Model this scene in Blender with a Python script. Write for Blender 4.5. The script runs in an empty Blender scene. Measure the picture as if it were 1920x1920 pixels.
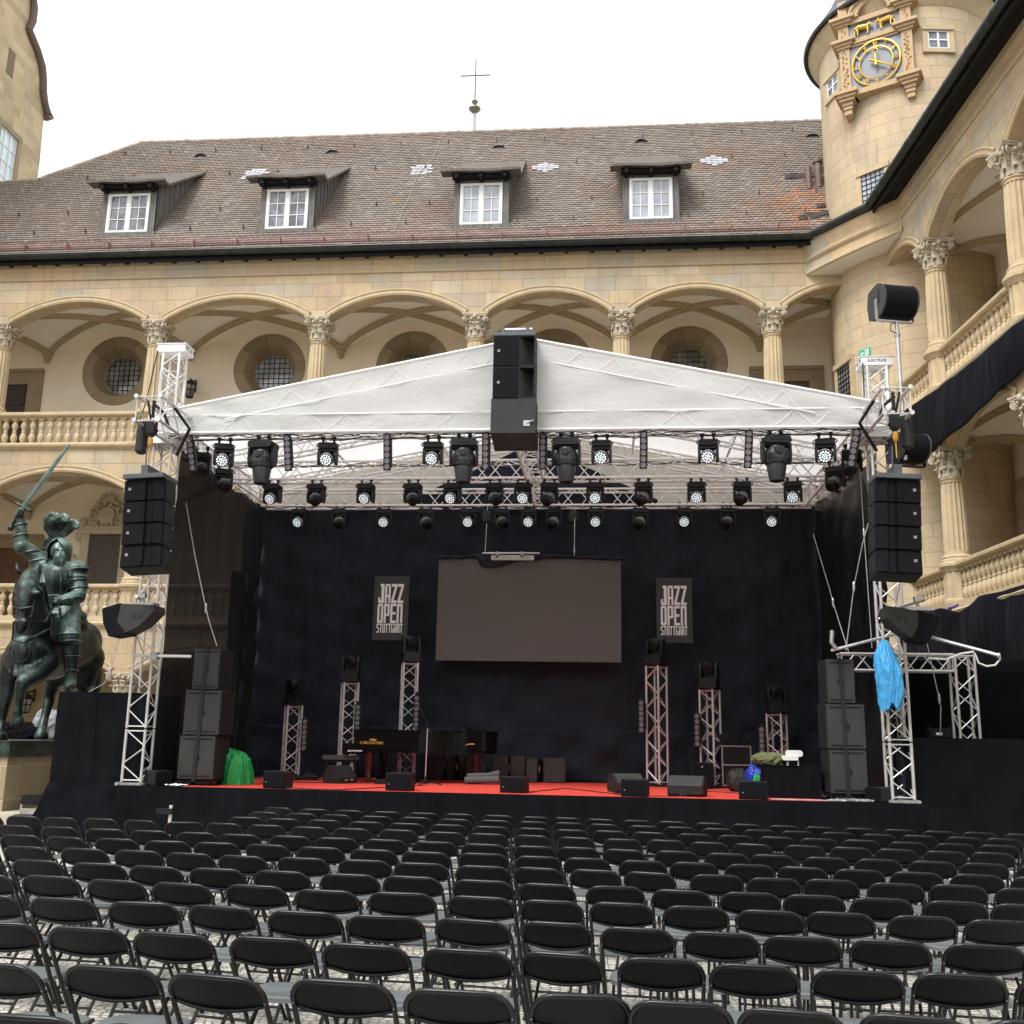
import bpy, math, random
from mathutils import Vector, Matrix
random.seed(7)
PI = math.pi
rad = math.radians
sc = bpy.context.scene
COL = sc.collection

# ------------------------------------------------------------------ camera
CF, CH = 1923.0, 1.93
PSI, PIT, ROLL = math.atan(.095), math.atan(422 / 1923), .018
_f = Vector((-math.sin(PSI) * math.cos(PIT), math.cos(PSI) * math.cos(PIT), math.sin(PIT)))
_r0 = Vector((math.cos(PSI), math.sin(PSI), 0))
_u0 = _r0.cross(_f)
_rt = _r0 * math.cos(ROLL) + _u0 * math.sin(ROLL)
_up = _u0 * math.cos(ROLL) - _r0 * math.sin(ROLL)
CAM = Vector((0, 0, CH))
cd = bpy.data.cameras.new('camera')
cam = bpy.data.objects.new('camera', cd)
COL.objects.link(cam)
cd.lens = 36 * CF / 1920
cd.sensor_width = 36
cd.clip_end = 2000
m = Matrix((_rt, _up, -_f)).transposed().to_4x4()
m.translation = CAM
cam.matrix_world = m
sc.camera = cam

# ------------------------------------------------------------------ light
SUN_EL, SUN_AZ = rad(52), rad(-148)      # azimuth measured from +Y towards +X
w = bpy.data.worlds.new('World')
sc.world = w
w.use_nodes = True
wn = w.node_tree
bg = wn.nodes['Background']
sky = wn.nodes.new('ShaderNodeTexSky')
sky.sky_type = 'NISHITA'
sky.sun_disc = False
sky.sun_elevation = SUN_EL
sky.sun_rotation = SUN_AZ
sky.dust_density = 4
hs = wn.nodes.new('ShaderNodeHueSaturation')
hs.inputs['Saturation'].default_value = .12
wn.links.new(sky.outputs[0], hs.inputs['Color'])
mixw = wn.nodes.new('ShaderNodeMix')
mixw.data_type = 'RGBA'
mixw.inputs[0].default_value = .65                    # an even overcast layer over the clear sky
mixw.inputs[7].default_value = (7.8, 8.0, 8.3, 1)
wn.links.new(hs.outputs[0], mixw.inputs[6])
wn.links.new(mixw.outputs[2], bg.inputs['Color'])
bg.inputs['Strength'].default_value = .12
sl = bpy.data.lights.new('sun', 'SUN')
sl.energy = 1.35
sl.angle = rad(24)
sl.color = (1, .98, .945)
sun = bpy.data.objects.new('sun', sl)
COL.objects.link(sun)
sd = Vector((math.sin(SUN_AZ) * math.cos(SUN_EL), math.cos(SUN_AZ) * math.cos(SUN_EL), math.sin(SUN_EL)))
sun.rotation_euler = sd.to_track_quat('Z', 'Y').to_euler()
sun.location = (0, -10, 60)
vs = sc.view_settings
vs.view_transform = 'Standard'
vs.look = 'None'
vs.gamma = 1
vs.exposure = 1.0
sc.cycles.max_bounces = 8
sc.cycles.diffuse_bounces = 5
sc.cycles.glossy_bounces = 3
sc.cycles.transparent_max_bounces = 10
sc.cycles.use_denoising = True
sc.cycles.caustics_reflective = False
sc.cycles.caustics_refractive = False


def ray(px, py):
    return _f + _rt * ((px - 960) / CF) - _up * ((py - 960) / CF)


def at(px, py, Y):
    d = ray(px, py)
    return CAM + d * (Y / d.y)


def atz(px, py, z):
    d = ray(px, py)
    return CAM + d * ((z - CH) / d.z)


def atp(px, py, p0, n):
    d = ray(px, py)
    return CAM + d * ((Vector(p0) - CAM).dot(n) / d.dot(n))


# ------------------------------------------------------------------ builders
class MB:
    def __init__(s):
        s.v, s.f, s.uv = [], [], None

    def add(s, vs_, fs):
        o = len(s.v)
        s.v += [tuple(p) for p in vs_]
        s.f += [tuple(i + o for i in f) for f in fs]
        return s

    def box(s, x0, x1, y0, y1, z0, z1):
        return s.add([(x0, y0, z0), (x1, y0, z0), (x1, y1, z0), (x0, y1, z0), (x0, y0, z1), (x1, y0, z1), (x1, y1, z1), (x0, y1, z1)],
                     [(3, 2, 1, 0), (4, 5, 6, 7), (0, 1, 5, 4), (1, 2, 6, 5), (2, 3, 7, 6), (3, 0, 4, 7)])

    def cbox(s, c, sz, R=None, b=0):
        hx, hy, hz = sz[0] / 2, sz[1] / 2, sz[2] / 2
        c = Vector(c)
        t = MB()
        if b:
            pts = rrect(2 * hx, 2 * hz, b, 3)
            t.prism(pts, 2 * hy, (0, -hy, 0))
        else:
            t.box(-hx, hx, -hy, hy, -hz, hz)
        return s.add([c + (R @ Vector(p) if R else Vector(p)) for p in t.v], t.f)

    def tube(s, p, q, r, n=8, r2=None, cap=True):
        p, q = Vector(p), Vector(q)
        r2 = r if r2 is None else r2
        a = (q - p)
        if a.length < 1e-6:
            return s
        a.normalize()
        u = a.orthogonal().normalized()
        w_ = a.cross(u)
        vv = []
        for c, rr in ((p, r), (q, r2)):
            for i in range(n):
                t = 2 * PI * i / n
                vv.append(c + (u * math.cos(t) + w_ * math.sin(t)) * rr)
        ff = [(i, (i + 1) % n, n + (i + 1) % n, n + i) for i in range(n)]
        if cap:
            ff += [tuple(range(n))[::-1], tuple(range(n, 2 * n))]
        return s.add(vv, ff)

    def path(s, pts, r, n=8, closed=False):
        pts = [Vector(p) for p in pts]
        rr = r if isinstance(r, (list, tuple)) else [r] * len(pts)
        k = len(pts)
        rings = []
        u = None
        for i, p in enumerate(pts):
            if closed:
                a = pts[(i + 1) % k] - pts[i - 1]
            else:
                a = pts[min(i + 1, k - 1)] - pts[max(i - 1, 0)]
            a.normalize()
            if u is None:
                u = a.orthogonal().normalized()
            u = (u - a * u.dot(a)).normalized()
            w_ = a.cross(u)
            rings.append([p + (u * math.cos(2 * PI * j / n) + w_ * math.sin(2 * PI * j / n)) * rr[i] for j in range(n)])
        vv = [q for rg in rings for q in rg]
        ff = []
        for i in range(k if closed else k - 1):
            for j in range(n):
                a0, b0 = i * n, ((i + 1) % k) * n
                ff.append((a0 + j, a0 + (j + 1) % n, b0 + (j + 1) % n, b0 + j))
        if not closed:
            ff += [tuple(range(n))[::-1], tuple(range((k - 1) * n, k * n))]
        return s.add(vv, ff)

    def lathe(s, prof, n=16, o=(0, 0, 0), fl=0, fd=.07, R=None, a0=0, a1=2 * PI, cap=True):
        o = Vector(o)
        full = abs(a1 - a0 - 2 * PI) < 1e-6
        m_ = n if full else n + 1
        vv = []
        for r, z in prof:
            for i in range(m_):
                t = a0 + (a1 - a0) * i / n
                k = r * (1 - fd * (.5 + .5 * math.cos(fl * t)) ** .6) if fl else r
                p = Vector((k * math.cos(t), k * math.sin(t), z))
                vv.append(o + (R @ p if R else p))
        ff = []
        for j in range(len(prof) - 1):
            for i in range(n):
                i2 = (i + 1) % m_
                ff.append((j * m_ + i, j * m_ + i2, (j + 1) * m_ + i2, (j + 1) * m_ + i))
        if full and cap:
            if prof[0][0] > 1e-4:
                ff.append(tuple(range(n))[::-1])
            if prof[-1][0] > 1e-4:
                ff.append(tuple(range((len(prof) - 1) * n, len(prof) * n)))
        return s.add(vv, ff)

    def prism(s, poly, d, o=(0, 0, 0), u=(1, 0, 0), v=(0, 0, 1), w=None):
        """polygon in the u-v plane at o, extruded by d along w (default -u x v ... away from the viewer)"""
        o, u, v = Vector(o), Vector(u), Vector(v)
        w = (-u.cross(v)).normalized() if w is None else Vector(w)
        n = len(poly)
        a = [o + u * p[0] + v * p[1] for p in poly]
        b = [p + w * d for p in a]
        ar = sum(poly[i][0] * poly[(i + 1) % n][1] - poly[(i + 1) % n][0] * poly[i][1] for i in range(n))
        fr, bk = tuple(range(n)), tuple(range(2 * n - 1, n - 1, -1))
        sd_ = [((i + 1) % n, i, n + i, n + (i + 1) % n) for i in range(n)]
        fs = [fr, bk] + sd_
        if ar < 0:
            fs = [f[::-1] for f in fs]
        return s.add(a + b, fs)

    def sphere(s, c, r, nu=12, nv=8, R=None):
        c = Vector(c)
        r = r if isinstance(r, (tuple, list)) else (r, r, r)
        vv = [Vector((0, 0, -r[2]))]
        for j in range(1, nv):
            ph = -PI / 2 + PI * j / nv
            for i in range(nu):
                t = 2 * PI * i / nu
                vv.append(Vector((r[0] * math.cos(ph) * math.cos(t), r[1] * math.cos(ph) * math.sin(t), r[2] * math.sin(ph))))
        vv.append(Vector((0, 0, r[2])))
        ff = [(0, 1 + (i + 1) % nu, 1 + i) for i in range(nu)]
        for j in range(nv - 2):
            for i in range(nu):
                a = 1 + j * nu
                ff.append((a + i, a + (i + 1) % nu, a + nu + (i + 1) % nu, a + nu + i))
        a = 1 + (nv - 2) * nu
        ff += [(a + i, a + (i + 1) % nu, len(vv) - 1) for i in range(nu)]
        return s.add([c + (R @ p if R else p) for p in vv], ff)

    def grid(s, fn, nu, nv, thick=0):
        P = [Vector(fn(i / nu, j / nv)) for j in range(nv + 1) for i in range(nu + 1)]
        k = nu + 1
        ff = [(j * k + i, j * k + i + 1, (j + 1) * k + i + 1, (j + 1) * k + i) for j in range(nv) for i in range(nu)]
        return s.add(P, ff)

    def xf(s, M):
        s.v = [tuple(M @ Vector(p)) for p in s.v]
        return s

    def build(s, name, mat, par=None, smooth=False, loc=None, ang=38):
        me = bpy.data.meshes.new(name)
        me.from_pydata(s.v, [], s.f)
        uv = me.uv_layers.new(name='UVMap').data
        for p in me.polygons:
            n = p.normal
            ax = max(range(3), key=lambda i: abs(n[i]))
            for li in p.loop_indices:
                vi = me.loops[li].vertex_index
                if s.uv:
                    uv[li].uv = s.uv[vi]
                else:
                    c = me.vertices[vi].co
                    uv[li].uv = (c.y, c.z) if ax == 0 else ((c.x, c.z) if ax == 1 else (c.x, c.y))
        if smooth:
            me.shade_smooth()
            me.set_sharp_from_angle(angle=rad(ang))
        me.materials.append(mat)
        o = bpy.data.objects.new(name, me)
        COL.objects.link(o)
        if par:
            o.parent = par
        if loc is not None:
            o.location = loc
        return o


def rrect(w_, h_, r, k=4, cx=0, cy=0):
    pts = []
    for sx, sy, a in ((1, 1, 0), (-1, 1, PI / 2), (-1, -1, PI), (1, -1, 1.5 * PI)):
        for i in range(k + 1):
            t = a + PI / 2 * i / k
            pts.append((cx + sx * (w_ / 2 - r) + r * math.cos(t), cy + sy * (h_ / 2 - r) + r * math.sin(t)))
    return pts


def circ(r, n=16, cx=0, cy=0):
    return [(cx + r * math.cos(2 * PI * i / n), cy + r * math.sin(2 * PI * i / n)) for i in range(n)]


def tag(o, label, cat, group=None, kind=None):
    if label: o['label'] = label
    if cat: o['category'] = cat
    if group: o['group'] = group
    if kind: o['kind'] = kind
    return o


def thing(name, label, cat, loc=(0, 0, 0), rz=0, group=None):
    o = bpy.data.objects.new(name, None)
    COL.objects.link(o)
    o.location = loc
    o.rotation_euler = (0, 0, rz)
    o.empty_display_size = .1
    return tag(o, label, cat, group)


def dup(root, loc, rz=None, label=None):
    r = root.copy()
    COL.objects.link(r)
    r.location = loc
    if rz is not None:
        r.rotation_euler = (0, 0, rz)
    if label:
        r['label'] = label
    for ch in list(root.children):
        c = ch.copy()
        COL.objects.link(c)
        c.parent = r
        for g in list(ch.children):
            d = g.copy()
            COL.objects.link(d)
            d.parent = c
    return r


def inst(src, par, loc=None, rot=None, kids=True):
    c = src.copy()
    COL.objects.link(c)
    c.parent = par
    if loc is not None:
        c.location = loc
    if rot is not None:
        c.rotation_euler = rot
    if kids:
        for g in list(src.children):
            d = g.copy()
            COL.objects.link(d)
            d.parent = c
    return c


ORD = 'first second third fourth fifth sixth seventh eighth ninth tenth eleventh twelfth thirteenth fourteenth fifteenth sixteenth seventeenth eighteenth nineteenth twentieth'.split()


# ------------------------------------------------------------------ materials
class NT:
    def __init__(s, name):
        s.m = bpy.data.materials.new(name)
        s.m.use_nodes = True
        s.t = s.m.node_tree
        s.b = s.t.nodes['Principled BSDF']
        s.out = s.t.nodes['Material Output']

    def n(s, typ, ins=None, **kw):
        x = s.t.nodes.new('ShaderNode' + typ)
        for k, v in kw.items():
            setattr(x, k, v)
        for k, v in (ins or {}).items():
            s.set(x, k, v)
        return x

    def set(s, x, k, v):
        if hasattr(v, 'outputs'):
            v = v.outputs[0]
        if isinstance(v, bpy.types.NodeSocket):
            s.t.links.new(v, x.inputs[k])
        else:
            x.inputs[k].default_value = v

    def M(s, op, a, b=0., c=None):
        x = s.n('Math', {0: a, 1: b}, operation=op)
        if c is not None:
            s.set(x, 2, c)
        return x.outputs[0]

    def mix(s, f, a, b, bt='MIX'):
        x = s.n('Mix', {0: f, 6: a, 7: b}, data_type='RGBA', blend_type=bt)
        return x.outputs[2]

    def ramp(s, f, stops):
        x = s.n('ValToRGB', {0: f})
        e = x.color_ramp.elements
        while len(e) < len(stops):
            e.new(.5)
        for i, (p, c) in enumerate(stops):
            e[i].position = p
            e[i].color = c if len(c) == 4 else (*c, 1)
        return x.outputs[0]

    def noise(s, vec, scale, det=4, rough=.55):
        x = s.n('TexNoise', {'Scale': scale, 'Detail': det, 'Roughness': rough})
        if vec is not None:
            s.set(x, 'Vector', vec)
        return x.outputs[0]

    def obj(s):
        return s.n('TexCoord').outputs['Object']

    def uv(s):
        return s.n('TexCoord').outputs['UV']

    def P(s, **kw):
        for k, v in kw.items():
            s.set(s.b, {'col': 'Base Color', 'rough': 'Roughness', 'metal': 'Metallic', 'spec': 'Specular IOR Level'}.get(k, k), v)
        return s

    def bump(s, h, st=.5, d=.02):
        x = s.n('Bump', {'Height': h, 'Strength': st, 'Distance': d})
        s.set(s.b, 'Normal', x)
        return s


def c4(c):
    return (*c, 1)


def plain(name, col, rough=.6, metal=0, var=.15, scale=6, spec=.5, bump=0, vs_=None):
    t = NT(name)
    nz = t.noise(t.obj(), scale, 5)
    a = tuple(max(0, x * (1 - var)) for x in col)
    b = tuple(min(1, x * (1 + var)) for x in col)
    t.P(col=t.ramp(nz, [(.3, a), (.7, b)]), rough=t.ramp(nz, [(.2, (max(0, rough - .08),) * 3), (.8, (min(1, rough + .08),) * 3)]), metal=metal, spec=spec)
    if bump:
        t.bump(t.noise(t.obj(), vs_ or scale * 8, 3), bump, .01)
    return t.m


def ashlar(name, W, Hh, cols, joint=.012, jcol=(.30, .22, .13), stain=.35, bump=.5, jvis=.7):
    t = NT(name)
    sep = t.n('SeparateXYZ', {0: t.uv()})
    u, v = sep.outputs[0], sep.outputs[1]
    vr = t.M('DIVIDE', v, Hh)
    row = t.M('FLOOR', vr)
    fv = t.M('SUBTRACT', vr, row)
    rr = t.n('TexWhiteNoise', {'W': row}, noise_dimensions='1D')
    wrow = t.M('MULTIPLY_ADD', rr.outputs[0], W * .7, W * .75)
    ur = t.M('ADD', t.M('DIVIDE', u, wrow), t.M('MULTIPLY', rr.outputs[0], 37.3))
    colu = t.M('FLOOR', ur)
    fu = t.M('SUBTRACT', ur, colu)
    cid = t.n('CombineXYZ', {0: colu, 1: row, 2: 3.7})
    wn_ = t.n('TexWhiteNoise', {'Vector': cid}, noise_dimensions='3D')
    du = t.M('MULTIPLY', t.M('MINIMUM', fu, t.M('SUBTRACT', 1., fu)), wrow)
    dv = t.M('MULTIPLY', t.M('MINIMUM', fv, t.M('SUBTRACT', 1., fv)), Hh)
    d = t.M('MINIMUM', du, dv)
    wob = t.noise(t.uv(), 7, 3)
    jm = t.n('MapRange', {0: t.M('ADD', d, t.M('MULTIPLY', t.M('SUBTRACT', wob, .5), .012)), 1: joint * .3, 2: joint, 3: 0., 4: 1.}).outputs[0]
    k = len(cols)
    base = t.ramp(wn_.outputs[0], [(i / k + .02, c) for i, c in enumerate(cols)])
    nz = t.noise(t.obj(), 1.1, 6, .62)
    base = t.mix(t.ramp(nz, [(.42, (0, 0, 0)), (.75, (stain,) * 3)]), base, (.26, .235, .19, 1))
    n2 = t.noise(t.obj(), 26, 4)
    base = t.mix(.22, base, t.ramp(n2, [(.3, (.5, .42, .3)), (.7, (1, .96, .85))]), 'MULTIPLY')
    strk = t.n('Mapping', {0: t.obj(), 3: (5., 5., .6)})
    base = t.mix(t.ramp(t.noise(strk, 1.0, 5), [(.5, (0, 0, 0)), (.78, (.42,) * 3)]), base, (.29, .26, .21, 1))
    jmx = t.M('MULTIPLY', t.M('SUBTRACT', 1., jm), jvis)
    t.P(col=t.mix(jmx, base, c4(jcol)), rough=.88, spec=.2)
    t.bump(t.M('ADD', jm, t.M('MULTIPLY', n2, .35)), bump, .02)
    return t.m


SAND = [(.55, .43, .27), (.60, .485, .32), (.52, .395, .26), (.56, .455, .30), (.63, .53, .375), (.46, .415, .335), (.58, .425, .30), (.50, .43, .32)]
stone = ashlar('sandstone_ashlar', .95, .47, SAND, stain=.4)
stone_tower = ashlar('tower_sandstone', .85, .42, [(.58, .47, .31), (.62, .51, .35), (.55, .435, .285), (.59, .48, .33), (.53, .44, .31), (.61, .48, .335)], stain=.3, jvis=.55)
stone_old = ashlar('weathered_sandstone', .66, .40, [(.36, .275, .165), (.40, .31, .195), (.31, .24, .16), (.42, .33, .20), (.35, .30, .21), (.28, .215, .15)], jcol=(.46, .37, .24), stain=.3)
stone_frieze = ashlar('frieze_sandstone', 1.25, 3.0, [(.56, .42, .26), (.52, .41, .26), (.42, .40, .35), (.55, .40, .24), (.49, .43, .31), (.57, .44, .27)], stain=.3, bump=.35)


def stone_plain(name, col, g=.35, sc_=3, dark=(.2, .185, .155)):
    t = NT(name)
    nz = t.noise(t.obj(), sc_, 6, .65)
    n2 = t.noise(t.obj(), 40, 4)
    oi = t.n('ObjectInfo').outputs['Random']
    b = t.mix(t.M('MULTIPLY', oi, .35), c4(col), c4((col[0] * 1.06, col[1] * 1.02, col[2] * .95)))
    b = t.mix(t.ramp(nz, [(.4, (0, 0, 0)), (.75, (g,) * 3)]), b, c4(dark))
    b = t.mix(.25, b, t.ramp(n2, [(.3, (.55, .5, .42)), (.7, (1, 1, 1))]), 'MULTIPLY')
    t.P(col=b, rough=.88, spec=.2)
    t.bump(t.M('ADD', t.M('MULTIPLY', nz, .6), n2), .3, .012)
    return t.m


carved = stone_plain('carved_sandstone', (.60, .485, .315), .34)
carved_grey = stone_plain('weathered_capital_stone', (.55, .49, .38), .4, 9)
carved_brown = stone_plain('brown_window_stone', (.33, .265, .175), .45, 2.2, (.15, .13, .11))
rib_stone = stone_plain('rib_sandstone', (.44, .36, .24), .3)
plaster = plain('gallery_plaster', (.80, .715, .58), .9, var=.06, scale=.8, spec=.15, bump=.1, vs_=30)
vault_m = plain('vault_plaster', (.82, .79, .74), .9, var=.05, scale=.7, spec=.15, bump=.08, vs_=30)
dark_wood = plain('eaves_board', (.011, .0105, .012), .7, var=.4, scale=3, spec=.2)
grey_wood = None


def wood(name, a, b, sc_=(9, 9, .8), rough=.7):
    t = NT(name)
    mp = t.n('Mapping', {0: t.obj(), 3: sc_})
    nz = t.noise(mp, 3, 6, .6)
    t.P(col=t.ramp(nz, [(.3, a), (.7, b)]), rough=rough)
    t.bump(nz, .3, .01)
    return t.m


grey_wood = wood('weathered_boards', (.055, .052, .05), (.19, .18, .165))
door_wood = wood('brown_door_wood', (.07, .032, .014), (.15, .075, .035))
iron = plain('dark_iron', (.02, .02, .022), .55, .6, .3, 10)
lead = plain('patinated_copper_gutter', (.036, .043, .044), .42, .55, .4, 4)
lead_grey = plain('lead_flashing', (.22, .24, .26), .5, .3, .2, 5)
white_paint = plain('white_window_paint', (.74, .74, .72), .45, var=.05, scale=3)
gold = plain('gilding', (.66, .43, .10), .42, .8, .15, 8)
clockface = plain('clock_panel_grey', (.215, .225, .245), .5, .1, .1, 3)


def glass(name, a, b):
    t = NT(name)
    nz = t.noise(t.obj(), 2.2, 3)
    t.P(col=t.ramp(nz, [(.35, a), (.65, b)]), rough=.08, spec=.8)
    return t.m


pane_m = glass('window_glass', (.05, .06, .075), (.2, .22, .26))
pane_light = glass('window_glass_curtained', (.26, .29, .33), (.40, .43, .48))
pane_dark = glass('dark_leaded_glass', (.10, .11, .115), (.25, .265, .265))
alu_bright = plain('bright_aluminium_tube', (.84, .82, .81), .4, .15, .08, 5)
alu = plain('aluminium_tube', (.66, .645, .64), .38, .45, .12, 5)
steel = plain('galvanised_steel', (.55, .56, .57), .38, .8, .15, 8)
white_tube = plain('white_covered_tube', (.84, .84, .84), .5, .0, .04, 4)
blk_plastic = plain('black_plastic', (.012, .012, .0135), .45, var=.3, scale=12, spec=.3)
blk_metal = plain('black_powder_coat', (.010, .010, .0115), .55, var=.3, scale=9, spec=.25, bump=.15, vs_=160)
spk_grey = plain('speaker_grille_grey', (.050, .049, .048), .7, 0, .15, 3, spec=.12, bump=.4, vs_=400)
spk_black = plain('speaker_grille_black', (.005, .0055, .008), .7, 0, .2, 3, spec=.12, bump=.4, vs_=400)
spk_cab = plain('speaker_cabinet', (.020, .020, .021), .6, 0, .2, 6, spec=.2, bump=.3, vs_=220)
wood_side = plain('dark_stained_birch', (.055, .036, .03), .5, 0, .3, 6)
red_m = plain('red_carpet', (.62, .07, .052), .9, var=.1, scale=14, spec=.1, bump=.4, vs_=300)
piano_m = NT('piano_lacquer').P(col=(.004, .0035, .004, 1), rough=.10, spec=.10).m
leg_red = plain('piano_leg_red_reflection', (.035, .007, .006), .25, 0, .3, 7)  # dark leg colour with the carpet's red reflection painted in
brass = plain('brass', (.72, .45, .14), .25, .9, .15, 9)
strap_m = plain('black_webbing', (.008, .008, .009), .8, 0, .2, 30)
white_m = plain('white_lettering', (.85, .84, .86), .6, 0, .03, 4)
black_m = plain('black_rubber', (.012, .012, .012), .7, 0, .2, 9)
grey_cloth = plain('grey_cloth', (.09, .09, .095), .9, 0, .2, 8)


def fabric(name, col, rough=.92, sheen=.25, sc_=1.2, var=.14, wv=140):
    t = NT(name)
    nz = t.noise(t.obj(), sc_, 5)
    a, b = tuple(x * (1 - var) for x in col), tuple(x * (1 + var) for x in col)
    t.P(col=t.ramp(nz, [(.3, a), (.7, b)]), rough=rough, spec=.06)
    t.set(t.b, 'Sheen Weight', sheen)
    t.set(t.b, 'Sheen Roughness', .5)
    t.set(t.b, 'Sheen Tint', (.75, .82, 1, 1))
    wr = t.n('Mapping', {0: t.obj(), 3: (2.0, 2.0, .5)})
    t.bump(t.M('ADD', t.M('MULTIPLY', t.noise(wr, 1.3, 2, .45), 3.), t.M('MULTIPLY', t.noise(t.obj(), wv, 2), .06)), .75, .07)
    return t.m


molton = fabric('black_stage_molton', (.027, .032, .044), sheen=.015)
molton2 = fabric('black_skirt_cloth', (.0062, .0067, .0088), sheen=.015)
void_shade = fabric('opening_shade_black', (.0035, .0035, .004), sheen=.01)  # black put in place of the shade in dark openings
drape_navy = fabric('black_wing_drape', (.0072, .0078, .0115), sheen=.02)


def translucent(name, col, tr, rough=.6, transp=0, sheen=0, wr=1.6, bst=.3):
    t = NT(name)
    nz = t.noise(t.obj(), .9, 5)
    ca = t.ramp(nz, [(.3, tuple(x * .95 for x in col)), (.7, col)])
    t.P(col=ca, rough=rough, spec=.3)
    mp = t.n('Mapping', {0: t.obj(), 2: (0, .5, 0), 3: (1., 1., 2.2)})
    bp = t.n('Bump', {'Height': t.noise(mp, wr, 6, .6), 'Strength': bst, 'Distance': .12})
    t.set(t.b, 'Normal', bp)
    tl = t.n('BsdfTranslucent', {'Color': ca, 'Normal': bp})
    mx = t.n('MixShader', {0: tr, 1: t.b.outputs[0], 2: tl})
    if transp:
        tp = t.n('BsdfTransparent')
        mx = t.n('MixShader', {0: transp, 1: mx, 2: tp})
    t.t.links.new(mx.outputs[0], t.out.inputs[0])
    return t.m


canopy_m = translucent('white_canopy_pvc', (.82, .82, .81), .55, wr=2.6, bst=.22)
sheer_m = translucent('black_gauze', (.016, .0155, .016), .15, .95, .17)
t = NT('glossy_black_sheet')
nz = t.noise(t.n('Mapping', {0: t.obj(), 3: (1.6, 1.6, .22)}), 1.6, 5)
t.P(col=(.012, .012, .013, 1), rough=t.ramp(nz, [(.35, (.22,) * 3), (.7, (.42,) * 3)]), spec=.5)
t.bump(nz, .35, .12)
glossy_sheet = t.m


def tarp(name, col):
    t = NT(name)
    nz = t.noise(t.obj(), 3, 5)
    t.P(col=t.ramp(nz, [(.3, tuple(x * .75 for x in col)), (.7, col)]), rough=.42, spec=.4)
    t.bump(t.noise(t.obj(), 5, 5, .65), .6, .05)
    return t.m


green_tarp = tarp('green_tarpaulin', (.02, .36, .08))
blue_tarp = tarp('light_blue_plastic', (.07, .40, .78))
blue_dark = tarp('royal_blue_plastic', (.015, .05, .45))
olive = plain('olive_cloth', (.12, .13, .06), .9, 0, .2, 9)
silver_tarp = tarp('silver_sheet', (.36, .39, .42))

t = NT('led_wall_surface')
g = t.n('TexWave', {'Vector': t.obj(), 'Scale': 26., 'Distortion': 0.}, bands_direction='Z')
nzz = t.noise(t.obj(), .6, 2)
t.P(col=t.mix(t.M('MULTIPLY', g.outputs[1], .25), t.ramp(nzz, [(.3, (.098, .090, .086)), (.7, (.112, .103, .099))]), (.075, .068, .065, 1)), rough=.5, spec=.5)
led_m = t.m
banner_m = plain('banner_charcoal', (.034, .0335, .035), .55, 0, .06, 2)
t = NT('lamp_lens_glow')
t.P(col=(.75, .8, .85, 1), rough=.15)
t.set(t.b, 'Emission Color', (.82, .95, 1, 1))
t.set(t.b, 'Emission Strength', .34)
lens_lit = t.m
t = NT('lamp_lens_dark')
t.P(col=(.006, .006, .008, 1), rough=.3, spec=.15)
lens_dark = t.m
lens_grey = plain('blinder_lens', (.17, .155, .175), .2, .2, .1, 20)
t = NT('exit_green'); t.P(col=(.02, .35, .18, 1), rough=.4); t.set(t.b, 'Emission Color', (.05, .6, .35, 1)); t.set(t.b, 'Emission Strength', .12)
exit_m = t.m

def bronze_mat(name, sh, dark):
    t = NT(name)
    nz = t.noise(t.obj(), 2.1, 6, .65)
    n2 = t.noise(t.obj(), 11, 5, .6)
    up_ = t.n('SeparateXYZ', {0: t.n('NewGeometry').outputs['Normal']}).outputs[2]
    f_ = t.M('ADD', t.M('MULTIPLY', up_, .14), t.M('ADD', t.M('MULTIPLY', nz, .75), t.M('MULTIPLY', n2, .3)))  # patina mottling, plus upward faces painted paler as lit highlights
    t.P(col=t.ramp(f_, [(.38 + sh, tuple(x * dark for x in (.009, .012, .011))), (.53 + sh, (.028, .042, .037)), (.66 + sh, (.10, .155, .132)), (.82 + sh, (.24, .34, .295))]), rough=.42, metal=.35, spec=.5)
    t.bump(n2, .35, .02)
    return t.m


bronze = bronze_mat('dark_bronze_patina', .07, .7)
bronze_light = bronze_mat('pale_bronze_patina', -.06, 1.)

t = NT('folding_chair_plastic')
nz = t.noise(t.obj(), 9, 4)
t.P(col=t.ramp(nz, [(.3, (.0055, .006, .0068)), (.7, (.009, .0098, .0108))]), rough=t.ramp(nz, [(.3, (.42,) * 3), (.7, (.55,) * 3)]), spec=.16)
t.bump(t.noise(t.obj(), 260, 2), .15, .003)
chair_pl = t.m
t = NT('folding_chair_seat')
nz = t.noise(t.obj(), 7, 4)
oi = t.n('ObjectInfo').outputs['Random']
t.P(col=t.mix(t.M('MULTIPLY', oi, .5), t.ramp(nz, [(.3, (.115, .127, .13)), (.7, (.155, .17, .174))]), (.18, .195, .2, 1)), rough=t.ramp(nz, [(.3, (.3,) * 3), (.7, (.45,) * 3)]), spec=.55)  # paler than the black backrest, sky reflection painted into the seat colour
chair_seat = t.m
chair_tube = plain('black_steel_tube', (.006, .006, .007), .27, 0, .2, 12, spec=.42)

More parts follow.
